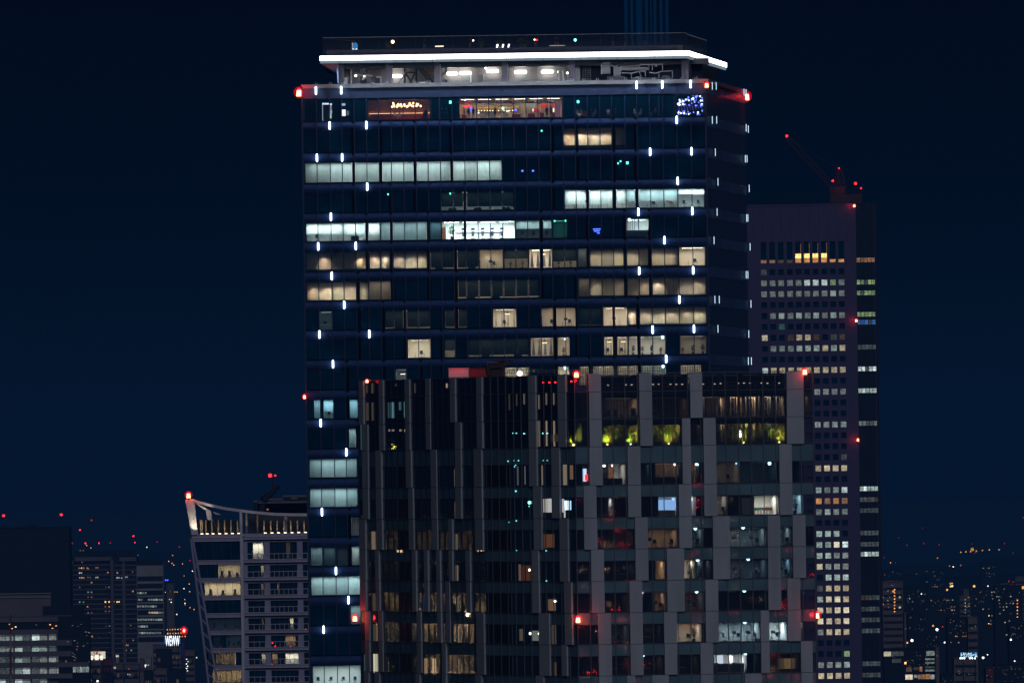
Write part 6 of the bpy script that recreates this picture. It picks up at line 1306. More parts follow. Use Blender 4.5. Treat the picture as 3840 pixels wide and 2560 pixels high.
# right part: walls, window groups, balcony rails
WG = [(512, 632), (672, 868), (908, 1010)]
RLIT = {0: [(545, 627, (1, .95, .85), 14), (790, 820, TAN, .7)], 1: [(610, 630, CREAM, 6)], 2: [(610, 630, TAN, 2.5), (725, 750, TAN, 1.8)], 4: [(548, 565, CREAM, 1.5), (818, 852, CREAM, 8), (615, 628, TAN, 2)], 5: [(552, 566, CREAM, 7), (785, 860, TAN, 2.5)], 6: [(552, 567, TAN, 4), (616, 643, CREAM, 6), (690, 730, TAN, 2.5), (785, 880, (1, .95, .8), 11)], 7: [(555, 570, CREAM, 7)]}
for i in range(8):
    zt, zb = ZSL[i] - .14, ZSL[i + 1] + .50; vm = (YSL[i] + YSL[i + 1]) / 2; sh = (vm - 620) * .0145
    cur = sC + .36; m = MB()
    for (u0, u1) in WG:
        a, c = sz(u0 + sh, vm)[0], sz(u1 + sh, vm)[0]; m.fb(AF, cur, a, zb, zt, -.5, 0, 'apartment_wall'); m.fb(AF, a, c, zt - .55, zt, -.5, -.05, 'apartment_wall'); cur = c
    m.build('wall', apt)
    for (u0, u1) in WG:
        a, c = sz(u0 + sh, vm)[0], sz(u1 + sh, vm)[0]; n = max(2, round((c - a) / .95)); m = MB()
        for j in range(n):
            s0 = a + (c - a) * j / n; s1 = a + (c - a) * (j + 1) / n; mid = (s0 + s1) / 2
            lit = any(sz(x0 + sh * 0, vm)[0] - .1 < mid < sz(x1, vm)[0] + .1 for (x0, x1, *_) in RLIT.get(i, []))
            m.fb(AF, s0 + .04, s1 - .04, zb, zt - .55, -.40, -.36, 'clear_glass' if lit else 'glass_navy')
        wo = m.build('window', apt); m = MB()
        for j in range(n + 1): s0 = a + (c - a) * j / n; m.fb(AF, s0 - .035, s0 + .035, zb, zt - .55, -.38, -.30, 'dark_metal')
        m.build('frame', wo)
        r = MB(); r.fb(AF, a - .1, c + .1, zb + 1.0, zb + 1.08, .35, .42, 'apartment_white')
        for j in range(n * 1 + 1): s0 = a + (c - a) * j / n; r.fb(AF, s0 - .03, s0 + .03, zb - .1, zb + 1.0, .36, .41, 'apartment_white')
        r.fb(AF, a, c, zb, zb + 1.0, .375, .385, 'smoke_glass'); r.build('balcony_rail', apt)
    for (u0, u1, col, L) in RLIT.get(i, []):
        a, c = sz(u0, vm)[0], sz(u1, vm)[0]; room(AF, a, c, zb, zt - .55, 2.4, 'room_cream', apt, col, L * 1.6, o=-.5, cl_off=-1.3)
# crown: curved fascia, leaning masts, lit fins
pts = [(68, 252), (120, 248), (160, 262), (250, 285), (350, 307), (460, 322), (560, 335), (700, 347), (820, 351), (1010, 352)]
m = MB()
for p_, q_ in zip(pts[:-1], pts[1:]):
    th = 20
    A_, B_ = A3(*p_), A3(*q_); A2_, B2_ = A3(p_[0], p_[1] + th), A3(q_[0], q_[1] + th); o = Vector((0, .9, 0))
    m.hexa([A2_, B2_, B2_ + o, A2_ + o, A_, B_, B_ + o, A_ + o], 'apartment_white')
m.build('curved_fascia', apt)
def leaning(pts4, mat, nm, d0=0, d1=1.2):
    q0, q1_, q2_, q3 = [A3(u, v, d0) for u, v in pts4]; o = Vector((0, d1, 0)); m = MB(); m.hexa([q0, q1_, q1_ + o, q0 + o, q3, q2_, q2_ + o, q3 + o], mat); return m.build(nm, apt)
leaning([(112, 505), (156, 505), (132, 262), (66, 256)], 'apartment_white', 'corner_mast', -.3, 1.4)
leaning([(225, 398), (258, 398), (250, 334), (214, 332)], 'apartment_white', 'inner_mast', 1, 1)
leaning([(214, 334), (250, 334), (160, 285), (135, 276)], 'apartment_white', 'inner_beam', 1.1, .8)
leaning([(266, 350), (318, 366), (320, 358), (270, 340)], 'apartment_white', 'inner_beam', 2, .8)
leaning([(580, 488), (590, 488), (588, 345), (577, 345)], 'apartment_bronze', 'crown_post', .4, .4)
leaning([(500, 495), (513, 495), (511, 336), (498, 336)], 'apartment_bronze', 'crown_post', .2, .5)
m = MB(); zr = sz(300, 500)[1]; m.fb(AF, sz(112, 505)[0], sz(458, 505)[0], ZSL[0] + .42, zr, -8, -.1, 'apartment_wall'); m.fb(AF, sC, sR, ZSL[0] + .5, zr, -8, -.1, 'apartment_wall'); m.build('crown_base', apt)
m = MB(); m.fb(AF, sz(170, 505)[0], sz(450, 505)[0], zr, sz(300, 404)[1], -4.2, -4.1, 'room_dark'); m.fb(AF, sz(520, 505)[0], sR, zr, sz(700, 350)[1] - .4, -4.2, -4.1, 'room_dark'); m.fb(AF, sz(775, 505)[0], sz(795, 505)[0], zr, sz(785, 378)[1], -4, -3, 'apartment_wall'); m.build('crown_screen', apt)
for u in (175, 186, 213, 255, 302, 348, 394, 440, 630, 678, 725, 773, 822, 870, 918, 965):
    top = 400 if u < 450 else 405; s, z = sz(u, top); m = MB(); m.fb(AF, s - .12, s + .12, zr, z, -1.6, -.6, 'apartment_bronze'); m.build('crown_fin', apt)
    if u != 186:
        m = MB(); P = AF.P(s + .25, zr + .08, -.25); m.box(P.x - .25, P.x + .25, P.y, P.y + .1, P.z - .05, P.z + .06, lampmat((1, .78, .5), 5)); m.build('uplight', apt)
        spot(AF, s, zr + .1, .25, (1, .80, .50), 95, 75, .9, tgt=(0, .45, 1))
spot(AF, sz(140, 505)[0], zr + .1, 2.2, (1, .82, .52), 800, 70, .9, tgt=(0, .75, 1)); spot(AF, sz(506, 505)[0], zr + .2, 1.0, (1, .82, .52), 160, 60, .9, tgt=(0, .3, 1)); spot(AF, sz(235, 405)[0], zr + 3.8, .6, (1, .82, .55), 160, 70, .9, tgt=(0, .5, 1)); spot(AF, sz(250, 390)[0], zr + 3.8, .2, (1, .85, .55), 300, 80, .9, tgt=(-.5, .2, 1)); spot(AF, sz(585, 480)[0], zr + .2, .8, (1, .82, .52), 60, 60, .9, tgt=(0, .4, 1))
x, y = ZA(90, 220); beacon(AF, x, y, .3, .42, apt); m = MB(); m.bar(A3(88, 252), A3(89, 228), .15, 'dark_metal', 5); m.build('lamp_mast', apt)
glowpoint(A3(92, 235, -1), 60)
for (u, v) in ((930, 1182), (692, 1280), (712, 1303), (822, 1307), (690, 1435), (357, 633)):
    s, z = sz(u, v); m = MB(); m.ball(AF.P(s, z, -.33), .16 if u != 357 else .12, 'red_small' if u != 357 else 'cyan_lamp', .12, .02, seg=8, rings=5); m.build('signal_lamp', apt)
# dark tower with a roof crane behind it
D4 = 2700.0
def A4(u, v, d=0.0): x, y = ZA(u, v); return at(x, y, D4 + d)
dk = root('dark_rear_tower', (A4(750, 1500).x, D4, 0), 'dark unlit tower whose stepped roof shows behind the apartment crown', 'tower')
for (u0, u1, v, nm) in ((588, 1100, 262, 'wall'), (770, 1100, 220, 'penthouse'), (560, 600, 262, 'side_block'), (830, 870, 240, 'roof_house'), (640, 770, 246, 'roof_house')):
    p_, q_ = A4(u0, 500), A4(u1, v); m = MB(); m.box(p_.x, q_.x, D4, D4 + 15, 0 if nm == 'wall' else p_.z, q_.z, 'far_navy'); m.fb(Face((p_.x, D4), (q_.x, D4)), 0, q_.x - p_.x, q_.z - .4, q_.z + .1, -.3, .25, 'far_grey'); m.build(nm, dk)
m = MB(); p_, q_ = A4(650, 330), A4(665, 318); m.box(p_.x, q_.x, D4 - .3, D4 - .1, p_.z, q_.z, 'win_tan'); m.build('window', dk)
R = root('roof_crane', A4(650, 262), 'dark small crane jib rising on the tower roof behind the apartment crown', 'crane')
m = MB(); m.bar(A4(630, 250), A4(720, 178), .9, 'far_navy', 6, .5); m.build('jib', R); m = MB(); m.bar(A4(690, 172), A4(745, 158), .5, 'far_navy', 6); m.build('jib_head', R); m = MB(); m.bar(A4(640, 262), A4(640, 235), 1.0, 'far_navy', 6); m.build('mast', R)
R = root('antenna_mast', A4(690, 250), 'thin mast with twin red lamps above the dark rear tower roof', 'mast'); m = MB(); m.bar(A4(695, 250), A4(692, 80), .10, 'far_navy', 5); m.bar(A4(675, 80), A4(712, 80), .08, 'far_navy', 5); m.build('pole', R)
for (u, r) in ((675, .45), (712, .22)):
    m = MB(); m.ball(A4(u, 80), r, 'red_lamp', seg=10, rings=7); m.build('red_light', R)
# ================================================================== THE FAR GRID TOWER ON THE RIGHT
D5 = 4150.0
ZT = lambda u, v: (2760 + u / 1.867, 460 + v / 1.867)
ZT2 = lambda u, v: (2760 + u / 1.225, 1280 + v / 1.225)
t0, t1 = at(2790, 1000, D5), at(3212, 1000, D5); GF = Face((t0.x, D5), (t1.x, D5))
t2 = at(3282, 1000, D5); GS = Face((t1.x, D5), (t2.x, D5 + 2))
t3 = at(3293, 1000, D5); GE = Face((t2.x, D5 + 2), (t3.x, D5 + 8))
gt = root('grid_tower', (t1.x, D5, 0), 'tall far office tower with a grid of small square windows and a roof crane', 'office tower')
zT = GF.z(3000, 769)
COLS = [2760 + c / 1.867 for c in (195, 255, 315, 377, 437, 497, 557, 618, 678, 738)]
sc_ = [GF.s(x, 1020) for x in COLS]; ROW0 = 1019.7; PT = 40.93
hw = 21 / 2 * D5 / FP; zt_tall = GF.z(COLS[4], 907)
zrow = lambda k: GF.z(COLS[4], ROW0 + PT * (k - 1))
m = MB(); m.fb(GF, 0, GF.L, 0, zT, -30, -.9, 'core'); m.build('core', gt)
# piers between windows and bands between rows
m = MB(); m.fb(GF, 0, sc_[0] - hw, 0, zt_tall, -1, 0, 'purple_wall'); m.build('edge_pier', gt)
for i in range(9): m = MB(); m.fb(GF, sc_[i] + hw, sc_[i + 1] - hw, 0, zt_tall, -1, 0, 'purple_wall'); m.build('pier', gt)
m = MB(); m.fb(GF, sc_[9] + hw, GF.L, 0, zt_tall, -1, 0, 'purple_wall'); m.build('edge_pier', gt)
m = MB(); m.fb(GF, 0, GF.L, zt_tall + .02, zT, -1, 0.02, 'purple_wall')
for i in range(13): s = i * GF.L / 12; m.fb(GF, s - .04, s + .04, zt_tall, zT - .1, .02, .05, 'far_navy')
m.fb(GF, -.1, GF.L + .1, zT - .3, zT + .3, -1, .25, 'purple_wall'); m.build('top_wall', gt)
zb0 = GF.z(COLS[4], 985)
bands = [(zrow(1) + hw, zb0)]
for k in range(1, 40): bands.append((zrow(k + 1) + hw, zrow(k) - hw))
for a, b in bands: m = MB(); m.fb(GF, 0, GF.L, a, b, -1, -.04, 'purple_wall'); m.build('band', gt)
K = {'.': 'glass_navy', 'l': 'win_grey', 'L': 'win_cool', 'B': 'win_coolbright', 'w': 'win_warm', 'W': 'win_cream', 'd': 'win_dim', 'D': 'win_dimwarm', 'o': 'win_orange', 't': 'win_tan', 'g': 'win_green', 'T': 'win_teal', 'h': 'win_gold'}
ROWS = ['d.........', 'lllllBBBgl', 'llllllllLl', '..........', '.lLlLlLlLl', '..T.......', 'W..DwwD.dD', '.lllLLLwLw', '..........', 'Bwwwwwwwww', '..........', '......llll', '..........', '..........', '......llll', '..........', '..........', '.........d', '......wwww', '..........', '......LllB', '......oOoO'.replace('O', 't'), '......lLll', '..........', '......LLL.', '......LLWB', '......LLll', '......wlll', '.......LLB', '......dwww', '......LWWw', '......WwWW', '......WWwW', '......lwww', '..........', '.........g', '......lllL', '......wwww', '......llll']
lw = Many()
for k, row in enumerate(ROWS, 1):
    z = zrow(k)
    for i, ch in enumerate(row):
        if k > 10 and i < 6: continue
        m = MB(); m.fb(GF, sc_[i] - hw, sc_[i] + hw, z - hw, z + hw, -.62, -.55, K[ch])
        if ch not in '.': m.fb(GF, sc_[i] - hw, sc_[i] + hw, z + hw * .05, z + hw * .12, -.54, -.5, 'white_paint') if ch in 'lLB' and random.random() < .35 else None
        m.area = (2 if ch != '.' else 1) * (1 + .001 * k); lw.add(m)
for i in range(10):      # the tall sky-lobby windows
    s = sc_[i]; mm = 'glass_navy'; zt_, zbt = zt_tall, zb0; hot = i in (4, 5, 6, 7)
    m = MB(); m.fb(GF, s - hw, s + hw, zbt + (3.2 if hot else 1.2), zt_, -.62, -.55, 'glass_navy'); m.area = 4; lw.add(m)
    m = MB(); m.fb(GF, s - hw, s + hw, zbt, zbt + (1.7 if hot else 1.1), -.62, -.55, 'win_orange' if (hot or i in (8, 9)) else ('win_dimwarm' if i > 1 else 'win_tan')); m.area = 4; lw.add(m)
    if hot: m = MB(); m.fb(GF, s - hw, s + hw, zbt + 1.7, zbt + 3.3, -.62, -.55, 'win_gold'); m.fb(GF, s + hw - .15, s + hw, zbt + 3.3, zt_ - .5, -.55, -.5, 'win_tan'); m.area = 5; lw.add(m)
lw.flush('window', gt)
# dark glass side with ribbon windows
m = MB(); m.fb(GS, 0, GS.L, 0, zT - .2, -20, -.1, 'far_navy'); m.build('side_glass', gt)
for i in range(6): m = MB(); s = i * GS.L / 5; m.fb(GS, s - .06, s + .06, 0, zT - .3, -.1, .05, 'far_navy'); m.build('side_mullion', gt)
m = MB(); m.fb(GE, 0, GE.L, 0, zT, -3, 0, 'purple_wall'); m.build('edge_wall', gt)
SW = [(960, 1, 'win_tan'), (1115, 1, 'win_green'), (1190, 1, 'win_green'), (1340, 1, 'win_green'), (1395, 1, 'bluemix')]
SW2 = [(25, 'win_dim'), (125, 'win_coolbright'), (225, 'win_cool'), (375, 'win_grey'), (675, 'win_cool'), (725, 'win_dimwarm'), (775, 'win_dim'), (878, 'win_dim'), (930, 'win_dim'), (975, 'win_cool'), (1175, 'win_dimwarm'), (1227, 'win_dim'), (1277, 'win_dim'), (1327, 'win_dim'), (1478, 'win_dim'), (1530, 'win_dim')]
lst = [(ZT(900, v)[1], mt) for v, _, mt in SW] + [(ZT2(600, v)[1], mt) for v, mt in SW2]
lit_pane('bluemix', (.1, .35, 1.0), .45, scale=3)
for y, mt in lst:
    z = GS.z(3245, y)
    for j in range(5):
        s0, s1 = j * GS.L / 5 + .1, (j + 1) * GS.L / 5 - .1
        if mt in ('win_dimwarm',) and y > 2000 and j > 1: mt_ = 'win_dim'
        else: mt_ = mt if random.random() < .8 else 'win_dim'
        if j == 1 and mt in ('win_coolbright', 'win_cool'): mt_ = 'win_coolbright'
        m = MB(); m.fb(GS, s0, s1, z + .08, z + .75, -.09, -.05, mt_); m.fb(GS, s0, s1, z - .85, z, -.09, -.05, mt_); m.build('ribbon_window', gt)
x, y = ZT(828, 580); beacon(GF, x, y, .2, .42, gt); x, y = ZT(842, 1383); beacon(GF, x, y, .2, .42, gt); x, y = ZT2(560, 450); beacon(GF, x, y, .2, .42, gt)
for (x, y) in (ZT(828, 580), ZT(842, 1383), ZT2(560, 450)): s, z = GF.hit(x, y); glowpoint(GF.P(s - 1.5, z, 1.4), 120)
# roof crane with a long jib
cr = root('tower_crane', at(3150, 765, D5 + 8), 'dark red crane with long jib raised to the left on the far grid tower', 'crane')
def T5(u, v): x, y = ZT(u, v); return at(x, y, D5 + 8)
def lattice(a, b, w_, n, mat, nm, par, r=.16):
    a, b = Vector(a), Vector(b); d = (b - a) / n; side = Vector((-(b - a).z, 0, (b - a).x)).normalized() * w_; m = MB()
    m.bar(a + side, b + side, r, mat, 5); m.bar(a - side, b - side, r, mat, 5)
    for i in range(n): p_ = a + d * i; m.bar(p_ + (side if i % 2 else -side), p_ + d + (-side if i % 2 else side), r * .7, mat, 4)
    return m.build(nm, par)
surf('crane_red', (.045, .010, .018), .6)
lattice(T5(700, 470), T5(355, 100), .9, 26, 'crane_red', 'jib', cr); lattice(T5(760, 500), T5(722, 325), .9, 8, 'crane_red', 'a_frame', cr, .2); lattice(T5(690, 470), T5(722, 325), .6, 8, 'crane_red', 'a_frame', cr, .2)
m = MB(); m.bar(T5(722, 325), T5(575, 240), .07, 'crane_red', 4); m.bar(T5(575, 240), T5(365, 110), .07, 'crane_red', 4); m.build('stay_cable', cr)
p_, q_ = T5(660, 575), T5(880, 500); m = MB(); m.box(p_.x, q_.x, p_.y - 2, p_.y + 2, p_.z, q_.z, 'crane_red'); m.build('machinery_deck', cr)
p_, q_ = T5(655, 500), T5(760, 450); m = MB(); m.box(p_.x, q_.x, p_.y - 2, p_.y + 2, p_.z, q_.z, 'crane_red'); m.bar(T5(870, 520), T5(872, 465), .3, 'crane_red', 5); m.bar(T5(836, 520), T5(836, 435), .2, 'crane_red', 5); m.build('cab', cr)
p_, q_ = T5(520, 578), T5(940, 560); m = MB(); m.box(p_.x, q_.x, p_.y - 3, p_.y + 3, p_.z, q_.z, 'far_navy'); m.build('base_frame', cr)
for (u, v, r) in ((355, 95, .48), (720, 320, .30), (677, 408, .42), (836, 427, .52), (874, 460, .32)):
    m = MB(); m.ball(T5(u, v) - Vector((0, 1.5, 0)), r, 'red_lamp', seg=10, rings=7); m.build('warning_lamp', cr)
glowpoint(T5(750, 440) - Vector((0, 6, 0)), 160, 1.0)
# ================================================================== ground, hills and the city behind
m = MB(); m.poly([(-30000, -6000, 0), (30000, -6000, 0), (30000, 60000, 0), (-30000, 60000, 0)], 'ground_dark'); m.build('ground', kind='structure')
def hill(pts, D, dep, name='hill'):
    m = MB(); top = [at(x, y, D) for x, y in pts]; n = len(top)
    for i in range(n - 1):
        a, b = top[i], top[i + 1]
        m.poly([(a.x, D - dep, 0), (b.x, D - dep, 0), b, a], 'hill_green', True); m.poly([a, b, (b.x, D + dep, 0), (a.x, D + dep, 0)], 'hill_green', True)
    return m.build(name, kind='structure')
hill([(3300, 2130), (3400, 2112), (3450, 2107), (3520, 2112), (3560, 2125), (3600, 2122), (3660, 2100), (3740, 2085), (3860, 2078)], 16000, 900)
hill([(3290, 2165), (3380, 2150), (3480, 2152), (3560, 2160), (3700, 2155), (3860, 2140)], 11000, 600)
hill([(-20, 2080), (300, 2070), (500, 2060), (700, 2068), (1200, 2075)], 17000, 900)
Z1 = lambda u, v: (u / 2.2086, 1850 + v / 2.2086)
Z5_ = lambda u, v: (3240 + u / 2.375, 1900 + v / 2.375)
def block(name, x0, x1, ytop, D, mat, label, cat='building', dep=25, ybot=None, pent=None, bands=None, group=None, floors=True):
    a, b = at(x0, ytop, D), at(x1, ytop, D); R = root(name, ((a.x + b.x) / 2, D, 0), label, cat, group)
    m = MB(); m.box(a.x, b.x, D, D + dep, 0, a.z, mat); zt = a.z
    m.build('wall', R)
    F = Face((a.x, D), (b.x, D)); px = D / FP
    m = MB(); m.fb(F, -.3 * 1, F.L + .3, zt, zt + 3 * px, -.6, .3, mat); m.build('parapet', R)
    if floors:
        z = zt - 4; zl = max(0, at(x0, 2570, D).z, zt - 75)
        while z > zl: m = MB(); m.fb(F, F.L * .04, F.L * .96, z, z + 1.3, 0, .08, 'far_navy'); m.build('window_band', R); z -= 3.3
    if pent:
        for (p0, p1, yt) in pent: c, d = at(p0, yt, D), at(p1, yt, D); m = MB(); m.box(c.x, d.x, D + 2, D + 12, zt, c.z, mat); m.build('penthouse', R)
    return R, F
def wins_on(R, F, lst, zf_, o=.12):
    """lst: (u0,u1,v0,v1,mat)"""
    for (u0, u1, v0, v1, mt) in lst:
        x0, y0 = zf_(u0, v0); x1, y1 = zf_(u1, v1); xm = (x0 + x1) / 2; m = MB(); m.fb(F, F.s(x0, y0), F.s(x1, y0), F.z(xm, y1), F.z(xm, y0), .0, o, mt); m.build('window', R)
def dotw(R, F, lst, zf_, r=4.2):
    for (u, v, mt) in lst: wins_on(R, F, [(u - r, u + r, v - r * .9, v + r * .9, mt)], zf_)
# ---- left side
R, F = block('dark_slab_tower', -8, 260, 1980, 4700, 'far_navy', 'wide dark unlit slab tower at the left edge of the photo', 'tower', pent=[(95, 130, 1968)], floors=False)
for i in range(7): m = MB(); s = i * F.L / 6; m.fb(F, max(0, s - .1), min(F.L, s + .1), 0, at(0, 1980, 4700).z, 0, .15, 'far_navy'); m.build('pilaster', R)
for (u, v, nm) in ((30, 182, 'left one of the two tall red lamp masts on the dark slab tower'), (507, 174, 'right one of the two tall red lamp masts on the dark slab tower')):
    x, y = Z1(u, v); P = at(x, y, 4705); b = at(x, 1980, 4705); R_ = root('lamp_mast', b, nm, 'mast'); m = MB(); m.bar(b, P, .07, 'far_navy', 5); m.build('pole', R_); m = MB(); m.ball(P, .62, 'red_lamp', .5, seg=10, rings=7); m.build('red_light', R_)
x, y = Z1(230, 280); P = at(x, y, 4710); R_ = root('roof_dish_crane', P, 'tiny dark crane silhouette on the roof of the dark slab tower', 'crane'); m = MB(); m.bar(P - Vector((0, 0, 1)), P + Vector((0, 0, .6)), 1.1, 'far_navy', 6); m.build('base', R_); m = MB(); m.bar(P, at(*Z1(268, 235), 4710), .14, 'far_navy', 5); m.build('jib', R_)
# the office block with lit ribbons, lower left
DO = 4160.0
R, F = block('grey_upper_block', -8, 190, 2228, 4300, 'far_grey', 'plain grey purple roof block above the lit ribbon offices at lower left', dep=12, floors=False); m = MB(); zt = at(0, 2228, 4300).z; m.fb(F, 0, F.L, zt - 1.3, zt - 1.0, 0, .5, 'far_white'); m.fb(F, 0, F.L, zt + .1, zt + .4, 0, .6, 'far_white'); m.build('roof_line', R)
R, F = block('ribbon_office', -8, 266, 2312, DO, 'far_grey', 'office block with long rows of lit ribbon windows at the lower left corner', 'office building', floors=False)
m = MB(); a, b = at(217, 2310, DO - 1), at(335, 2310, DO - 1); m.box(a.x, b.x, DO - 1, DO + 10, 0, a.z, 'far_navy'); m.build('dark_glass_bay', R); a, b = at(160, 2272, DO + 3), at(312, 2272, DO + 3); m = MB(); m.box(a.x, b.x, DO + 3, DO + 10, 0, a.z, 'far_navy'); m.build('dark_upper_bay', R)
F = Face((at(-8, 2400, DO - 1.2).x, DO - 1.2), (at(335, 2400, DO - 1.2).x, DO - 1.2))
def band_(u0, u1, v0, v1, mt, nm, o=.3): x0, y0 = Z1(u0, v0); x1, y1 = Z1(u1, v1); m = MB(); m.fb(F, F.s(x0, y0), F.s(x1, y0), F.z(100, y1), F.z(100, y0), -.6, o, mt); m.build(nm, R)
for (v0, v1, u1) in ((1022, 1062, 480), (1124, 1166, 480), (1214, 1262, 592), (1306, 1350, 592), (1398, 1440, 600), (1492, 1532, 600)): band_(-15, u1, v0, v1, 'far_grey', 'wall_band')
band_(600, 735, 1400, 1434, 'far_grey', 'wall_band'); band_(-15, 480, 1062, 1124, 'far_navy', 'dark_ribbon', -.2)
for r_, (v0, v1, lim) in enumerate(((1166, 1214, 470), (1262, 1308, 480), (1350, 1396, 590), (1440, 1490, 590), (1534, 1568, 440))):
    u = -15
    while u < lim:
        for du in (0, 64):
            if u + du + 60 < lim + 20:
                p_ = random.random(); mt = 'win_coolbright' if p_ < .16 else ('win_cool' if p_ < .38 else ('win_grey' if p_ < .78 else 'win_dim'))
                band_(u + du, u + du + 60, v0 + 14, v1, mt, 'window', -.25); band_(u + du, u + du + 60, v0, v0 + 11, 'win_dim' if mt != 'win_coolbright' else 'win_grey', 'window', -.25)
        u += 140
for j in range(5): band_(604 + j * 27, 628 + j * 27, 1438, 1484, 'win_cool' if j % 2 else 'win_coolbright', 'window', -.2)
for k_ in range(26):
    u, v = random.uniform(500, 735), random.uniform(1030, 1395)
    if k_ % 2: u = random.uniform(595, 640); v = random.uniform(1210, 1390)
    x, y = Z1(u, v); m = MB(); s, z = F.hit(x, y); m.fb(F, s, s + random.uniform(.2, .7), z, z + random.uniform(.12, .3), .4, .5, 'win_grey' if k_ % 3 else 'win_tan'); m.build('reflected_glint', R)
for (u, v, mt) in ((80, 1080, 'orange_dot'), (100, 1115, 'orange_dot'), (130, 1102, 'white_dot'), (415, 1083, 'orange_dot'), (465, 1093, 'orange_dot'), (435, 1113, 'orange_dot'), (300, 1085, 'win_grey')):
    x, y = Z1(u, v); m = MB(); s, z = F.hit(x, y); m.fb(F, s - .25, s + .25, z - .14, z + .14, .0, .1, mt); m.build('interior_light', R)
P = at(*Z1(88, 1000), 3900); b = at(*Z1(88, 1700), 3900); R_ = root('striped_antenna', b, 'thin red and white striped antenna standing before the ribbon offices', 'antenna')
for k_, (v0, v1, mt) in enumerate(((1000, 1165, 'far_red'), (1165, 1300, 'far_white'), (1300, 1500, 'far_red'), (1500, 1700, 'far_white'))): m = MB(); m.bar(at(*Z1(88, v1), 3900), at(*Z1(88, v0), 3900), .28 + .05 * k_, mt, 6); m.build('section', R_)
# mid-distance housing block and ribbon block
DM = 7000.0
R, F = block('apartment_slab', 266, 420, 2086, DM, 'far_navy', 'broad dark apartment slab with scattered orange windows, left of the ribbon tower', 'apartment building', pent=[(283, 434, 2066)], floors=False)
R2_, F2 = block('apartment_slab_wing', 420, 512, 2086, DM - 5, 'far_navy', 'dark right wing of the broad apartment slab with three bright windows', 'apartment building', pent=[(448, 498, 2064)], floors=False)
m = MB(); a, b = at(280, 2088, DM - 1), at(430, 2088, DM - 1); m.box(a.x, b.x, DM - 2, DM - 1, a.z - 2.5, a.z + .0, 'far_grey'); m.build('roof_band', R); a, b = at(448, 2088, DM - 6), at(510, 2088, DM - 6); m = MB(); m.box(a.x, b.x, DM - 7, DM - 6, a.z - 2.5, a.z, 'far_grey'); m.build('roof_band', R2_)
for k_ in range(26):
    m = MB(); x, y = Z1(600, 598 + k_ * 40.3); z = F.z(x, y); m.fb(F, 1, F.L, z, z + .7, 0, .5, 'far_tan'); m.build('balcony_band', R)
    m = MB(); z = F2.z(450, y); m.fb(F2, 1, F2.L, z, z + .7, 0, .5, 'far_tan'); m.build('balcony_band', R2_)
for u in (928, 1024): x, y = Z1(u, 700); m = MB(); s = F2.s(x, y); m.fb(F2, s - .9, s + .9, 0, at(300, 2100, DM).z, 0, .9, 'far_grey'); m.build('pier', R2_)
dotw(R, F, [(655, 615, 'win_orange'), (675, 615, 'win_gold'), (693, 615, 'win_orange'), (722, 615, 'win_orange'), (730, 620, 'win_orange'), (795, 613, 'win_tan'), (810, 613, 'win_tan'), (660, 655, 'win_coolbright'), (675, 655, 'win_coolbright'), (893, 652, 'win_orange'), (660, 695, 'win_orange'), (678, 695, 'win_warm'), (693, 695, 'win_orange'), (728, 692, 'win_tan'), (748, 693, 'win_tan'), (795, 693, 'win_warm'), (810, 692, 'win_cool'), (758, 735, 'win_warm'), (660, 775, 'win_tan'), (875, 773, 'win_dimwarm'), (903, 773, 'win_grey'), (730, 815, 'win_grey'), (758, 815, 'win_grey'), (730, 855, 'win_tan'), (760, 855, 'win_tan'), (660, 896, 'win_green'), (692, 896, 'win_green'), (873, 895, 'win_gold'), (903, 895, 'win_gold'), (873, 935, 'win_tan'), (905, 935, 'win_orange'), (875, 973, 'win_tan'), (905, 973, 'win_tan'), (880, 1095, 'win_dimwarm'), (908, 1095, 'win_grey'), (725, 935, 'win_orange'), (742, 1055, 'win_tan'), (762, 1180, 'win_orange'), (712, 1070, 'win_tan'), (820, 1190, 'win_dimwarm'), (730, 988, 'win_orange'), (760, 988, 'win_tan'), (908, 1150, 'win_tan'), (593, 567, 'win_grey'), (680, 567, 'win_tan'), (665, 470, 'win_tan'), (690, 470, 'win_tan')], Z1, 6)
dotw(R2_, F2, [(972, 655, 'win_warm'), (970, 695, 'win_coolbright'), (985, 695, 'win_cool'), (1008, 697, 'win_cool'), (1040, 690, 'win_cool'), (1053, 690, 'win_cool'), (1097, 648, 'win_tan'), (1100, 808, 'win_orange'), (970, 895, 'win_gold'), (985, 895, 'win_gold'), (942, 893, 'win_orange'), (1083, 1090, 'win_tan'), (1045, 1253, 'win_orange'), (1060, 1253, 'win_orange'), (1045, 1295, 'win_grey'), (1087, 1295, 'win_cool'), (1103, 1213, 'win_grey'), (1015, 1215, 'win_dimwarm'), (1010, 1160, 'win_dimwarm')], Z1, 6)
R, F = block('ribbon_tower', 512, 612, 2117, 6500, 'far_white', 'pale office tower with dotted ribbon windows between the housing slab and the striped lamp', 'office building', pent=[(515, 607, 2098)], floors=False)
for (v0, v1) in ((545, 590),): x0, y0 = Z1(1135, v0); x1, y1 = Z1(1345, v1); m = MB(); m.fb(F, 0, F.L, F.z(x0, y1), F.z(x0, y0), .1, .5, 'far_navy'); m.build('roof_screen', R)
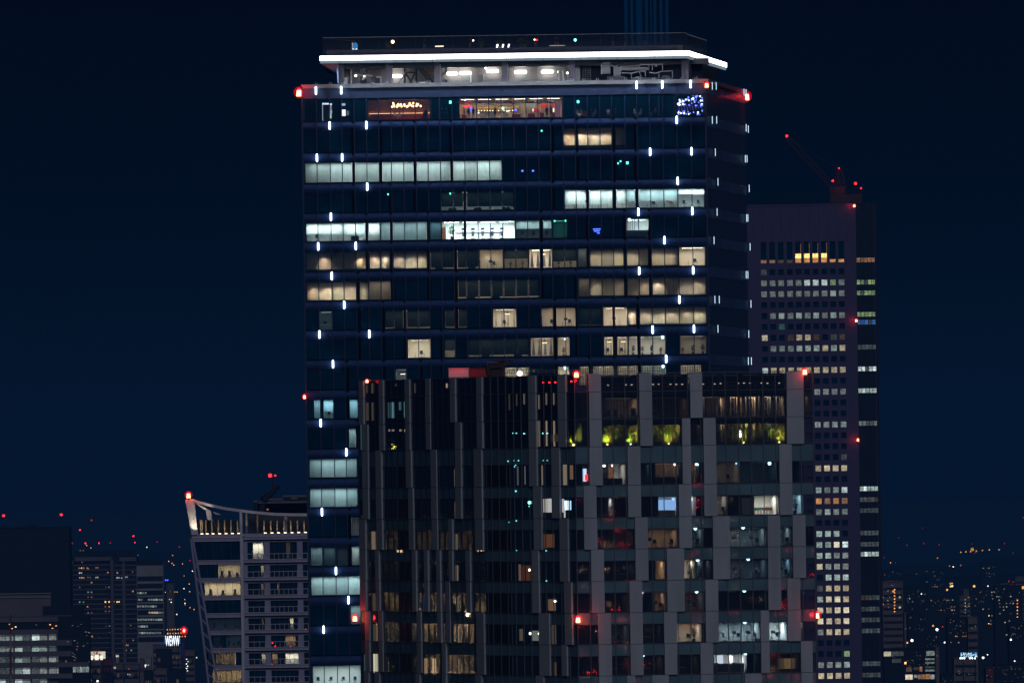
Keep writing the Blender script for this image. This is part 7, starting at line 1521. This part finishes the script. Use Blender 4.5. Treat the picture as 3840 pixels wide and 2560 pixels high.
for v, litr in ((705, ()), (765, ()), (822, ((1135, 1225),)), (877, ((1145, 1190), (1225, 1350))), (932, ((1135, 1305),)), (984, ((1230, 1350),)), (1042, ((1138, 1350),)), (1098, ((1145, 1228),)), (1152, ((1150, 1345),)), (1208, ())):
    x, y = Z1(1140, v); z = F.z(x, y); m = MB(); m.fb(F, .3, F.L - .3, z - 1.4, z + 1.4, 0, .05, 'far_navy'); m.build('ribbon', R)
    for (u0, u1) in litr:
        u = u0
        while u < u1 - 14: wins_on(R, F, [(u, u + 17, v - 8, v + 8, 'win_warm' if v == 984 and u < 1310 else ('win_grey' if random.random() < .7 else 'win_cool'))], Z1); u += 21
# street level clutter lower left
CL = [(740, 835, 1375, 1568, 'far_tan', 5600, 'squat tan building under the white billboard'), (835, 925, 1375, 1500, 'far_red', 5900, 'dull red building right of the white billboard'), (865, 935, 1495, 1568, 'far_navy', 5200, 'black gabled roof shape at the bottom, right of the billboard'), (938, 1018, 1410, 1568, 'far_tan', 5500, 'tan block with a floodlit sloping wall near the bottom'), (958, 985, 1335, 1500, 'far_white', 5650, 'narrow pale chimney-like block with a lit cap'), (1020, 1150, 1412, 1568, 'far_grey', 5700, 'low grey block with three bright lamps'), (1155, 1190, 1370, 1568, 'far_tan', 5800, 'narrow tan block beside the pink one'), (1200, 1250, 1350, 1450, 'far_white', 5900, 'small pink block with bright white opening'), (1195, 1260, 1465, 1568, 'far_navy', 5300, 'dark blue water tank shape near the bottom'), (1290, 1420, 1290, 1450, 'far_navy', 6100, 'dark blue low block left of the red mast'), (1265, 1360, 1255, 1300, 'far_grey', 6300, 'grey roof level below the ribbon tower'), (1290, 1380, 1450, 1568, 'far_tan', 5400, 'dim ribbed tan block at the bottom'), (1410, 1530, 1455, 1568, 'far_navy', 5300, 'dark blue roof at the bottom below the lamp mast'), (1345, 1500, 1270, 1330, 'far_tan', 6200, 'building carrying the blue white rooftop sign'), (1380, 1440, 750, 780, 'far_tan', 9000, 'small far block with a blue sign right of the ribbon tower'), (1530, 1610, 1300, 1568, 'far_tan', 6000, 'tan block with a column of bright dots beside the apartment tower')]
for (u0, u1, v0, v1, mt, D, lb) in CL:
    (x0, y0), (x1, y1) = Z1(u0, v0), Z1(u1, v1); Rb, Fb = block('town_building', x0, x1, y0, D, mt, lb, pent=[(x0 + 2, x0 + (x1 - x0) * .5, y0 - 3)], dep=15, floors=(u1 - u0) > 60)
    for k_ in range(3): m = MB(); m.fb(Fb, Fb.L * (.12 + .3 * k_), Fb.L * (.28 + .3 * k_), Fb.z(x0, y0) - 6.5, Fb.z(x0, y0) - 4.6, 0, .15, random.choice(['far_navy', 'far_navy', 'win_dimwarm'])); m.build('window', Rb)
    if 'three bright' in lb: dotw(Rb, Fb, [(1055, 1495, 'white_dot'), (1079, 1495, 'white_dot'), (1127, 1493, 'white_dot'), (1068, 1450, 'red_dot')], Z1, 5)
    if 'pink block' in lb: dotw(Rb, Fb, [(1206, 1420, 'white_dot'), (1206, 1430, 'white_dot'), (1228, 1418, 'win_cool')], Z1, 6)
    if 'under the white' in lb: dotw(Rb, Fb, [(808, 1550, 'white_dot'), (757, 1545, 'win_grey')], Z1, 9)
    if 'lit cap' in lb: dotw(Rb, Fb, [(972, 1341, 'win_cream')], Z1, 11)
    if 'floodlit' in lb: dotw(Rb, Fb, [(950, 1440, 'win_cream')], Z1, 9)  # glowing patch, no window, painted for the floodlight on the wall
    if 'column of bright' in lb: dotw(Rb, Fb, [(1545 + 8 * (k_ % 2), 1370 + k_ * 19, 'white_dot') for k_ in range(6)], Z1, 4.5)
# white billboard with red characters
D6 = 5580.0
def board(name, zf_, u0, u1, v0, v1, D, mat, label, cat):
    (x0, y0), (x1, y1) = zf_(u0, v0), zf_(u1, v1); a, b = at(x0, y1, D), at(x1, y0, D); R = root(name, ((a.x + b.x) / 2, D, a.z), label, cat)
    m = MB(); m.box(a.x, b.x, D, D + .4, a.z, b.z, mat); m.build('board', R); m = MB(); m.box(a.x - .3, b.x + .3, D + .4, D + .8, a.z - .3, b.z + .2, 'far_navy')
    for t in (.15, .85): x = a.x + (b.x - a.x) * t; m.bar((x, D + 1, a.z - 14), (x, D + 1, b.z), .25, 'far_navy', 5)
    m.build('frame', R); return R, a, b
def jtext(s_, a, b, D, R, mat, size, fx=.5, fz=.5, wid=None, nm='lettering'):
    ob = textmesh(s_, size, M[mat] if isinstance(mat, str) else mat, wid, nm); ob.parent = R
    ob.location = Vector((a.x + (b.x - a.x) * fx, D - .1, a.z + (b.z - a.z) * fz)) - Vector(R.location); return ob
Rb, a, b = board('billboard', Z1, 741, 872, 1305, 1366, D6, lampmat((1, .94, .72), .95), 'glowing white billboard with red characters above low roofs at lower left', 'billboard')
jtext('広告募集', a, b, D6, Rb, lampmat((.45, .05, .04), .35), 3.4, .40, .72, (b.x - a.x) * .68)
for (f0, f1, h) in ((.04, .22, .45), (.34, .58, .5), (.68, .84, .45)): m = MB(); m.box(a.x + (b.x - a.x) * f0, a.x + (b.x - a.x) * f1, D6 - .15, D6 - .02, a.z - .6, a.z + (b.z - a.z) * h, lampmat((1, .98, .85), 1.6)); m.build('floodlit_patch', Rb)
Rb, a, b = board('rooftop_sign', Z1, 1364, 1492, 1197, 1244, 6150, lampmat((.05, .25, .95), .8), 'bright blue rooftop sign with big white letters left of the red mast', 'sign')
jtext('WEWW', a, b, 6150, Rb, lampmat((.9, .97, 1), 2.5), 7.5, .5, .48, (b.x - a.x) * .92)
P = at(*Z1(1525, 1132), 5900); b_ = at(*Z1(1512, 1700), 5900); R_ = root('red_lamp_tower', b_, 'red and blue lit lamp mast with a big red light left of the apartment tower', 'mast')
m = MB(); m.ball(P, 1.1, 'red_lamp', 1.5, seg=12, rings=8); m.build('red_light', R_); m = MB(); m.ball(P - Vector((0, 1.2, 0)), .55, 'red_hot', .8); m.build('lamp_core', R_); m = MB(); m.ball(P, 2.0, 'red_halo', 2.3, seg=14, rings=10); m.build('lamp_halo', R_)  # outer shell is a painted halo
m = MB(); m.bar(b_, P, .45, 'far_red', 6); m.bar(at(*Z1(1512, 1350), 5899), at(*Z1(1512, 1230), 5899), .5, 'blue_paint', 6); m.build('mast', R_)
lamp0 = root('street_lamp', (0, 0, 0), '', 'street lamp')
def slamp(D, x, y, r, mt, label, group='distant lamps in the city behind', h=7):
    r *= .68
    P = at(x, y, D); R = root('distant_lamp', (P.x, P.y, P.z - h), label, 'lamp', group); m = MB(); m.ball(P, r, mt, seg=8, rings=6); m.build('lamp_head', R); m = MB(); m.bar((P.x, P.y + .5, P.z - h), (P.x, P.y + .5, P.z), .15, 'far_navy', 4); m.build('pole', R)
bpy.data.objects.remove(lamp0)
k_ = 0
for row, v in enumerate((1125, 1157, 1182)):
    for j in range(6 if row < 2 else 3):
        slamp(6600, *Z1((1385 if row < 2 else 1480) + j * 22 + row * 4, v - j * .8), .55, 'orange_dot', 'small orange lamp in the %s row left of the big red light, %s from left' % (['top', 'middle', 'lowest'][row], ORD[j]))
for i, (u, v, mt, rr) in enumerate(((662, 300, 'red_small', .9), (758, 220, 'red_dot', 1.1), (598, 411, 'red_dot', .9), (708, 410, 'red_small', 1.0), (820, 409, 'red_small', .9), (913, 407, 'red_dot', .9), (1105, 350, 'red_small', 1.0), (1116, 404, 'red_small', .8), (1301, 399, 'red_dot', .9), (1485, 440, 'red_dot', .8))):
    slamp(9000, *Z1(u, v), rr, mt, 'faint red roof lamp over the far city left of the apartment tower, %s of ten' % ORD[i], 'red roof lamps over the far left city', h=26)
for i, (u, v, mt) in enumerate(((1216, 443, 'white_dot'), (1143, 510, 'win_grey'), (1430, 511, 'orange_dot'), (1425, 575, 'orange_dot'), (1440, 590, 'orange_dot'), (1397, 560, 'orange_dot'), (1372, 715, 'blue_led'), (1388, 715, 'blue_led'), (1370, 815, 'orange_dot'), (1447, 813, 'orange_dot'), (1466, 813, 'orange_dot'), (1403, 875, 'orange_dot'), (1418, 875, 'orange_dot'), (1418, 898, 'white_dot'), (1463, 997, 'white_dot'), (1530, 875, 'orange_dot'), (1533, 920, 'orange_dot'), (1512, 580, 'orange_dot'), (1525, 680, 'orange_dot'), (753, 448, 'orange_dot'), (718, 428, 'orange_dot'))):
    slamp(8000, *Z1(u, v), .55 if mt != 'blue_led' else .8, mt, 'tiny far lamp, number %s down among the lights left of the apartment tower' % ORD[i] if i < 20 else 'tiny far orange lamp above the housing slab', 'tiny lamps left of the apartment tower')
for i, (u, v) in enumerate(((118, 765), (95, 857), (8, 915), (98, 912), (130, 1040), (65, 995), (100, 1027), (6, 1075), (82, 1378), (84, 1412), (70, 1430), (84, 1447), (70, 1465), (148, 1385), (57, 890), (100, 690))):
    slamp(7000, *ZA(u, v), .5, random.choice(['white_dot', 'orange_dot']) if i < 15 else 'red_dot', 'tiny lamp just left of the slanting apartment truss, %s in height order' % ORD[i], 'tiny lamps beside the slanting truss')
# ---- right side
RC = [(165, 345, 668, 5600, 'far_tan', 'pale apartment slab with a column of orange stair lights beside the far tower'), (345, 550, 720, 6400, 'far_navy', 'dark wide block right of the orange stair light slab'), (550, 850, 800, 6900, 'far_navy', 'long dark block with pairs of orange windows in the middle of the right city'), (850, 945, 798, 6600, 'far_tan', 'tan block with a column of pale windows'), (945, 1165, 712, 7200, 'far_navy', 'dark block with a roof lamp, centre of the right city'), (1162, 1410, 705, 6300, 'far_navy', 'dark block at the right with a column of orange lights on its edge'), (1346, 1440, 628, 7800, 'far_tan', 'pale block top at the right edge of the photo'), (885, 945, 735, 7900, 'far_tan', 'small pale block left of the centre dark block'), (1212, 1345, 690, 8200, 'far_tan', 'pale long roof behind the right dark block'),
      (358, 388, 945, 5000, 'far_tan', 'narrow pale fin of a building below the dark wide block'), (388, 548, 950, 4900, 'far_navy', 'dark cube shaped block below the dark wide block'), (925, 1010, 985, 5000, 'far_tan', 'plain brown grey block below the column of pale windows'), (740, 925, 985, 5300, 'far_navy', 'dark block with brown bands left of the plain brown grey block'), (1290, 1440, 1040, 5200, 'far_navy', 'dark block with a lit terrace at the right edge'), (535, 670, 1125, 5100, 'far_navy', 'low dark roof with a brown edge in the right city'), (800, 1010, 1345, 4700, 'far_tan', 'building under the blue lettered sign'), (1085, 1155, 1435, 4500, 'far_red', 'dull brown red box near the bottom right'), (1160, 1440, 1400, 4600, 'far_navy', 'dark ribbed roof at the bottom right corner'), (175, 640, 1265, 4400, 'far_navy', 'dark apartment block with lit rooms at the bottom beside the far tower'), (640, 668, 1250, 4390, 'far_tan', 'brown end wall of the bottom apartment block'), (690, 800, 1490, 4550, 'far_navy', 'low dark roof at the bottom right of the apartment block'),
      (170, 360, 560, 10500, 'far_navy', 'very far dark block below the left hill on the right side'), (1040, 1180, 500, 10800, 'far_navy', 'very far block with two lit rows under the row of orange lamps'), (560, 720, 560, 10200, 'far_navy', 'very far low block in the middle below the hill')]
RO = []
for (u0, u1, v0, D, mt, lb) in RC:
    (x0, y0), (x1, _) = Z5_(u0, v0), Z5_(u1, v0); Rb, Fb = block('city_building', x0, x1, y0, D, mt, lb, dep=18, pent=[(x0 + (x1 - x0) * .2, x0 + (x1 - x0) * .55, y0 - 5)] if (u1 - u0) > 80 else None, floors=(u1 - u0) > 60); RO.append((u0, u1, v0, Rb, Fb))
WR = [(215, 741, 'win_tan'), (230, 803, 'win_grey'), (212, 833, 'win_warm'), (215, 860, 'win_tan'), (220, 893, 'win_tan'), (172, 805, 'win_grey'), (173, 866, 'win_orange'), (407, 815, 'win_cool'), (432, 841, 'win_grey'), (430, 905, 'win_dim'), (511, 773, 'white_dot'), (542, 775, 'win_grey'), (598, 831, 'win_orange'), (619, 800, 'win_orange'), (705, 829, 'win_dimwarm'), (725, 829, 'win_dimwarm'), (741, 828, 'win_warm'), (757, 829, 'win_grey'), (789, 827, 'win_cool'), (780, 887, 'win_tan'), (806, 887, 'win_tan'), (779, 917, 'win_orange'), (786, 917, 'win_cream'), (804, 917, 'win_orange'), (687, 917, 'win_orange'), (715, 917, 'win_tan'), (902, 823, 'win_cool'), (902, 853, 'win_warm'), (902, 882, 'win_warm'), (902, 911, 'win_cool'), (902, 940, 'win_cool'), (930, 803, 'win_orange'), (935, 860, 'win_grey'), (935, 882, 'win_orange'), (935, 965, 'win_dim'), (1033, 759, 'win_tan'), (999, 817, 'win_orange'), (1060, 908, 'win_warm'), (1111, 908, 'win_tan'), (1113, 966, 'win_gold'), (1139, 966, 'win_grey'), (1138, 757, 'win_cream'), (1138, 785, 'win_tan'), (1155, 785, 'win_tan'), (1147, 815, 'win_cool'), (1160, 755, 'win_cool'), (1184, 797, 'win_cool'), (1203, 797, 'win_cool'), (1213, 797, 'win_dim'), (1307, 795, 'win_coolbright'), (1203, 827, 'win_warm'), (1208, 858, 'win_tan'), (1269, 857, 'win_orange'), (1303, 857, 'win_orange'), (1329, 857, 'win_cream'), (1212, 888, 'win_tan'), (1242, 888, 'win_cool'), (1270, 888, 'win_cool'), (1244, 917, 'win_warm'), (1212, 948, 'win_warm'), (1307, 948, 'win_dim'), (1111, 1037, 'win_gold'), (1130, 1041, 'win_orange'), (1130, 1010, 'win_tan'), (1256, 1027, 'win_cream'), (1293, 1013, 'win_warm'), (990, 877, 'win_tan'), (883, 1118, 'win_tan'), (912, 1118, 'win_tan'), (815, 1150, 'win_orange'), (828, 1150, 'win_orange'), (880, 1150, 'win_orange'), (897, 1150, 'win_orange'), (913, 1149, 'win_orange'), (843, 1205, 'win_cream'), (858, 1057, 'win_tan'), (775, 1203, 'win_tan'), (1285, 1105, 'win_tan'), (1345, 1080, 'win_dim'), (1380, 1078, 'win_tan'), (1270, 1137, 'win_warm'), (610, 708, 'win_tan'), (630, 708, 'win_orange'), (652, 707, 'win_orange'), (559, 665, 'win_grey'), (655, 648, 'win_tan'), (1065, 544, 'win_warm'), (1112, 543, 'win_warm'), (1115, 590, 'win_tan'), (1150, 535, 'win_dimwarm'), (558, 573, 'win_tan'), (620, 575, 'win_tan'), (255, 577, 'win_tan'), (183, 603, 'win_tan'), (1345, 1440, 'win_tan'), (1390, 1440, 'win_dimwarm'), (1120, 1450, 'win_dimwarm')]
GEN = []
for (u, v, mt) in WR:
    best = [x for x in RO if x[0] - 3 <= u <= x[1] + 3 and v > x[2]]
    if not best: best = [min(RO, key=lambda x: abs((x[0] + x[1]) / 2 - u) + (1000 if x[2] > v else 0))]
    b = min(best, key=lambda x: x[4].p.y); dotw(b[3], b[4], [(u, v, mt)], Z5_, 5)
for b in RO:       # a few faint windows more
    for q_ in range(int((b[1] - b[0]) / 15)):
        u = random.uniform(b[0] + 8, b[1] - 8); v = b[2] + random.uniform(15, 150)
        dotw(b[3], b[4], [(u, v, random.choice(['win_dim', 'win_dim', 'win_dimwarm', 'win_tan', 'win_grey']))], Z5_, 3.6)
bot = RO[18]
for (u0, u1, v0, v1, mt) in ((176, 240, 1287, 1328, 'win_cream'), (555, 628, 1280, 1322, 'win_grey'), (180, 350, 1285, 1325, 'win_dim'), (545, 628, 1345, 1360, 'win_grey'), (545, 628, 1378, 1392, 'win_grey'), (495, 518, 1420, 1462, 'win_orange'), (375, 425, 1425, 1465, 'win_dimwarm'), (440, 490, 1425, 1450, 'win_dimwarm'), (545, 628, 1418, 1432, 'win_dim'), (545, 628, 1446, 1462, 'win_grey'), (368, 434, 1490, 1534, 'win_cream'), (445, 475, 1492, 1520, 'win_grey'), (480, 545, 1490, 1530, 'win_tan'), (548, 590, 1487, 1530, 'win_orange'), (592, 626, 1490, 1530, 'win_cool'), (360, 378, 1378, 1398, 'win_gold'), (250, 330, 1350, 1385, 'win_dim')):
    wins_on(bot[3], bot[4], [(u0, u1, v0, v1, mt)], Z5_, .12 if mt != 'win_dim' else .1)
s3 = [x for x in RO if x[2] == 668][0]; s6 = [x for x in RO if x[2] == 705][0]
for k_ in range(8): dotw(s3[3], s3[4], [(272 - (9 if k_ == 0.5 else 0), 735 + k_ * 27.8, 'orange_dot')], Z5_, 5.5)
dotw(s3[3], s3[4], [(318, 802, 'win_cream'), (318, 893, 'win_cream'), (262, 750, 'orange_dot')], Z5_, 9)
for k_ in range(6): dotw(s6[3], s6[4], [(1366, 829 + k_ * 29.8, 'orange_dot')], Z5_, 5.5)
Rb, a, b = board('lettered_sign', Z5_, 860, 1011, 1293, 1337, 4640, lampmat((.0, .20, .55), .8), 'small blue rooftop sign with white Japanese letters lit from below', 'sign')
jtext('トランクルーム', a, b, 4640, Rb, lampmat((.85, 1, .9), 1.8), 2.3, .5, .40, (b.x - a.x) * .95)
for k_, u in enumerate((859, 877, 894, 943, 964, 988)): m = MB(); P = at(*Z5_(u, 1345), 4638.5); m.ball(P, .34, lampmat((1, 1, .95), 4), seg=8, rings=6); m.build('spot_lamp', Rb)
NR_ = [(862, 403, 'orange_dot'), (907, 398, 'orange_dot'), (950, 396, 'orange_dot'), (1001, 391, 'orange_dot'), (1055, 386, 'orange_dot'), (1116, 382, 'orange_dot'), (1202, 379, 'orange_dot'), (990, 405, 'red_dot')]
for i, (u, v, mt) in enumerate(NR_): slamp(12500, *Z5_(u, v), 1.25, mt, 'orange lamp in the far ridge-top row at the right, %s from left' % ORD[i], 'row of orange lamps on the far ridge', h=60)
slamp(12400, *Z5_(965, 377), 2.6, lampmat((1, .6, .08), 1.2), 'largest yellow glow above the far row of orange lamps', h=60)
for i, (u, v, mt) in enumerate(((309, 274, 'red_dot'), (382, 340, 'red_dot'), (531, 325, 'red_dot'), (670, 335, 'red_dot'), (522, 188, 'red_dot'), (963, 328, 'red_dot'), (1251, 323, 'red_dot'), (1418, 95, 'red_dot'), (1328, 410, 'red_dot'), (181, 450, 'red_dot'), (236, 495, 'orange_dot'), (655, 454, 'orange_dot'), (762, 524, 'orange_dot'), (795, 532, 'white_dot'), (862, 519, 'orange_dot'), (281, 496, 'win_teal'), (467, 598, 'orange_dot'), (434, 618, 'orange_dot'), (521, 603, 'orange_dot'), (707, 638, 'red_dot'))):
    slamp(12000, *Z5_(u, v), 1.0 if mt != 'red_dot' else .9, mt, 'faint lamp in the hazy far distance at the right, %s from the top left' % ORD[i], 'faint lamps in the far distance', h=50)
for i, (u, v, mt, r) in enumerate(((770, 681, 'orange_dot', .7), (785, 679, 'orange_dot', .7), (772, 706, 'orange_dot', .7), (786, 703, 'white_dot', .7), (740, 736, 'orange_dot', .8), (981, 704, 'orange_dot', .9), (1104, 703, 'white_dot', .6), (1418, 716, 'orange_dot', 1.2), (1291, 661, 'red_dot', .6), (1329, 665, 'red_dot', .6), (615, 1056, 'orange_dot', .55), (650, 1090, 'white_dot', .8), (701, 1065, 'red_dot', .4), (427, 1186, 'white_dot', .8), (386, 1207, 'orange_dot', .5), (718, 1205, 'white_dot', .5), (1061, 1340, 'white_dot', .75), (1100, 1313, 'white_dot', .35), (1308, 1180, 'white_dot', .55), (1342, 1370, 'white_dot', .45))):
    slamp(6000 if v < 1000 else 4450, *Z5_(u, v), r, mt, 'single bright lamp among the right-hand city roofs, %s from the top' % ORD[i], 'bright lamps among the right city roofs')

# ------------------------------------------------------------------ lit buildings that the glass mirrors
def mirror_tower(cx, cy, fx, fy, wd, z0, ztop, nx, nz, cols, prob, label, st):
    F = Face((cx - fx * wd / 2, cy - fy * wd / 2), (cx + fx * wd / 2, cy + fy * wd / 2)); R = root('mirrored_building', (cx, cy, 0), label, 'building')
    m = MB(); m.fb(F, 0, wd, 0, ztop, -12, 0, 'far_navy'); m.build('wall', R); m = MB(); m.fb(F, wd * .2, wd * .6, ztop, ztop + 3, -8, -2, 'far_navy'); m.build('roof_house', R)
    mm = Many()
    for i in range(nx):
        for k in range(nz):
            if random.random() > prob: continue
            s = wd * (i + .5) / nx; z = ztop - 2 - (ztop - z0) * (k + random.random() * .5) / nz; m = MB(); col, q_ = random.choice(cols); h = (ztop - z0) / nz * random.uniform(.2, .45)
            m.fb(F, s - wd / nx * (.06 if nz < 10 else .13), s + wd / nx * (.07 if nz < 10 else .13), z - h, z, 0, .1, lampmat(col, q_ * st)); mm.add(m)
    mm.flush('lit_window', R); return R
def reflect_at(F, x, y, dist):
    tx, ty = ray(x, y); d = Vector((tx, 1, ty)).normalized(); s, z = F.hit(x, y); P = F.P(s, z); n = Vector((F.n.x, F.n.y, 0)); r = d - 2 * d.dot(n) * n; return P + r * dist, r
P, r = reflect_at(FL, 1735, 2400, 230); rr = Vector((r.x, r.y)).normalized()
mirror_tower(P.x, P.y, rr.y, -rr.x, 11, 170, 184, 6, 6, [((1, .62, .30), 9), ((1, .75, .45), 12), ((1, .5, .25), 7)], 0.26, 'golden lit building mirrored as wavy streaks in the left glass of the block', 13)
P, r = reflect_at(FL, 1450, 2150, 300)
mirror_tower(P.x, P.y, rr.y, -rr.x, 34, 176, 193, 8, 6, [((1, .7, .35), 8), ((.8, .85, .4), 5)], .09, 'sparsely lit building mirrored in the left end of the grey block glass', 1.5)
for k_, (x, y, wd, hh, prob, lb) in enumerate(((2300, 2080, 26, 40, .055, 'building with red lamps mirrored in the left half of the office windows'), (2640, 1960, 24, 36, .045, 'building with red and gold lamps mirrored in the middle office windows'), (2950, 2150, 30, 46, .035, 'building with mixed lamps mirrored in the right office windows'))):
    P, r = reflect_at(FR, x, y, 2200 + 60 * k_)
    mirror_tower(P.x, P.y, -1, 0, wd, P.z - hh, P.z + hh * .55, 26, 34, [((1, .02, .03), 16), ((1, .02, .03), 16), ((1, .72, .4), 9), ((1, .6, .3), 7)], prob, lb, 3.2)
# ------------------------------------------------------------------ the night air
mh = bpy.data.materials.new('haze_air'); mh.use_nodes = True; t = mh.node_tree; t.nodes.clear(); o_ = t.nodes.new('ShaderNodeOutputMaterial'); v_ = t.nodes.new('ShaderNodeVolumePrincipled')
v_.inputs['Density'].default_value = 8.0e-5; v_.inputs['Color'].default_value = (.055, .29, .74, 1); v_.inputs['Anisotropy'].default_value = 0.0; t.links.new(v_.outputs[0], o_.inputs['Volume'])
m = MB(); m.box(-9000, 9000, -4000, 20500, -1, 340, mh); hz = m.build('haze', kind='stuff')
for o in PROTOS: bpy.data.objects.remove(o)
for o in bpy.data.objects:
    if '_b' in o: del o['_b']
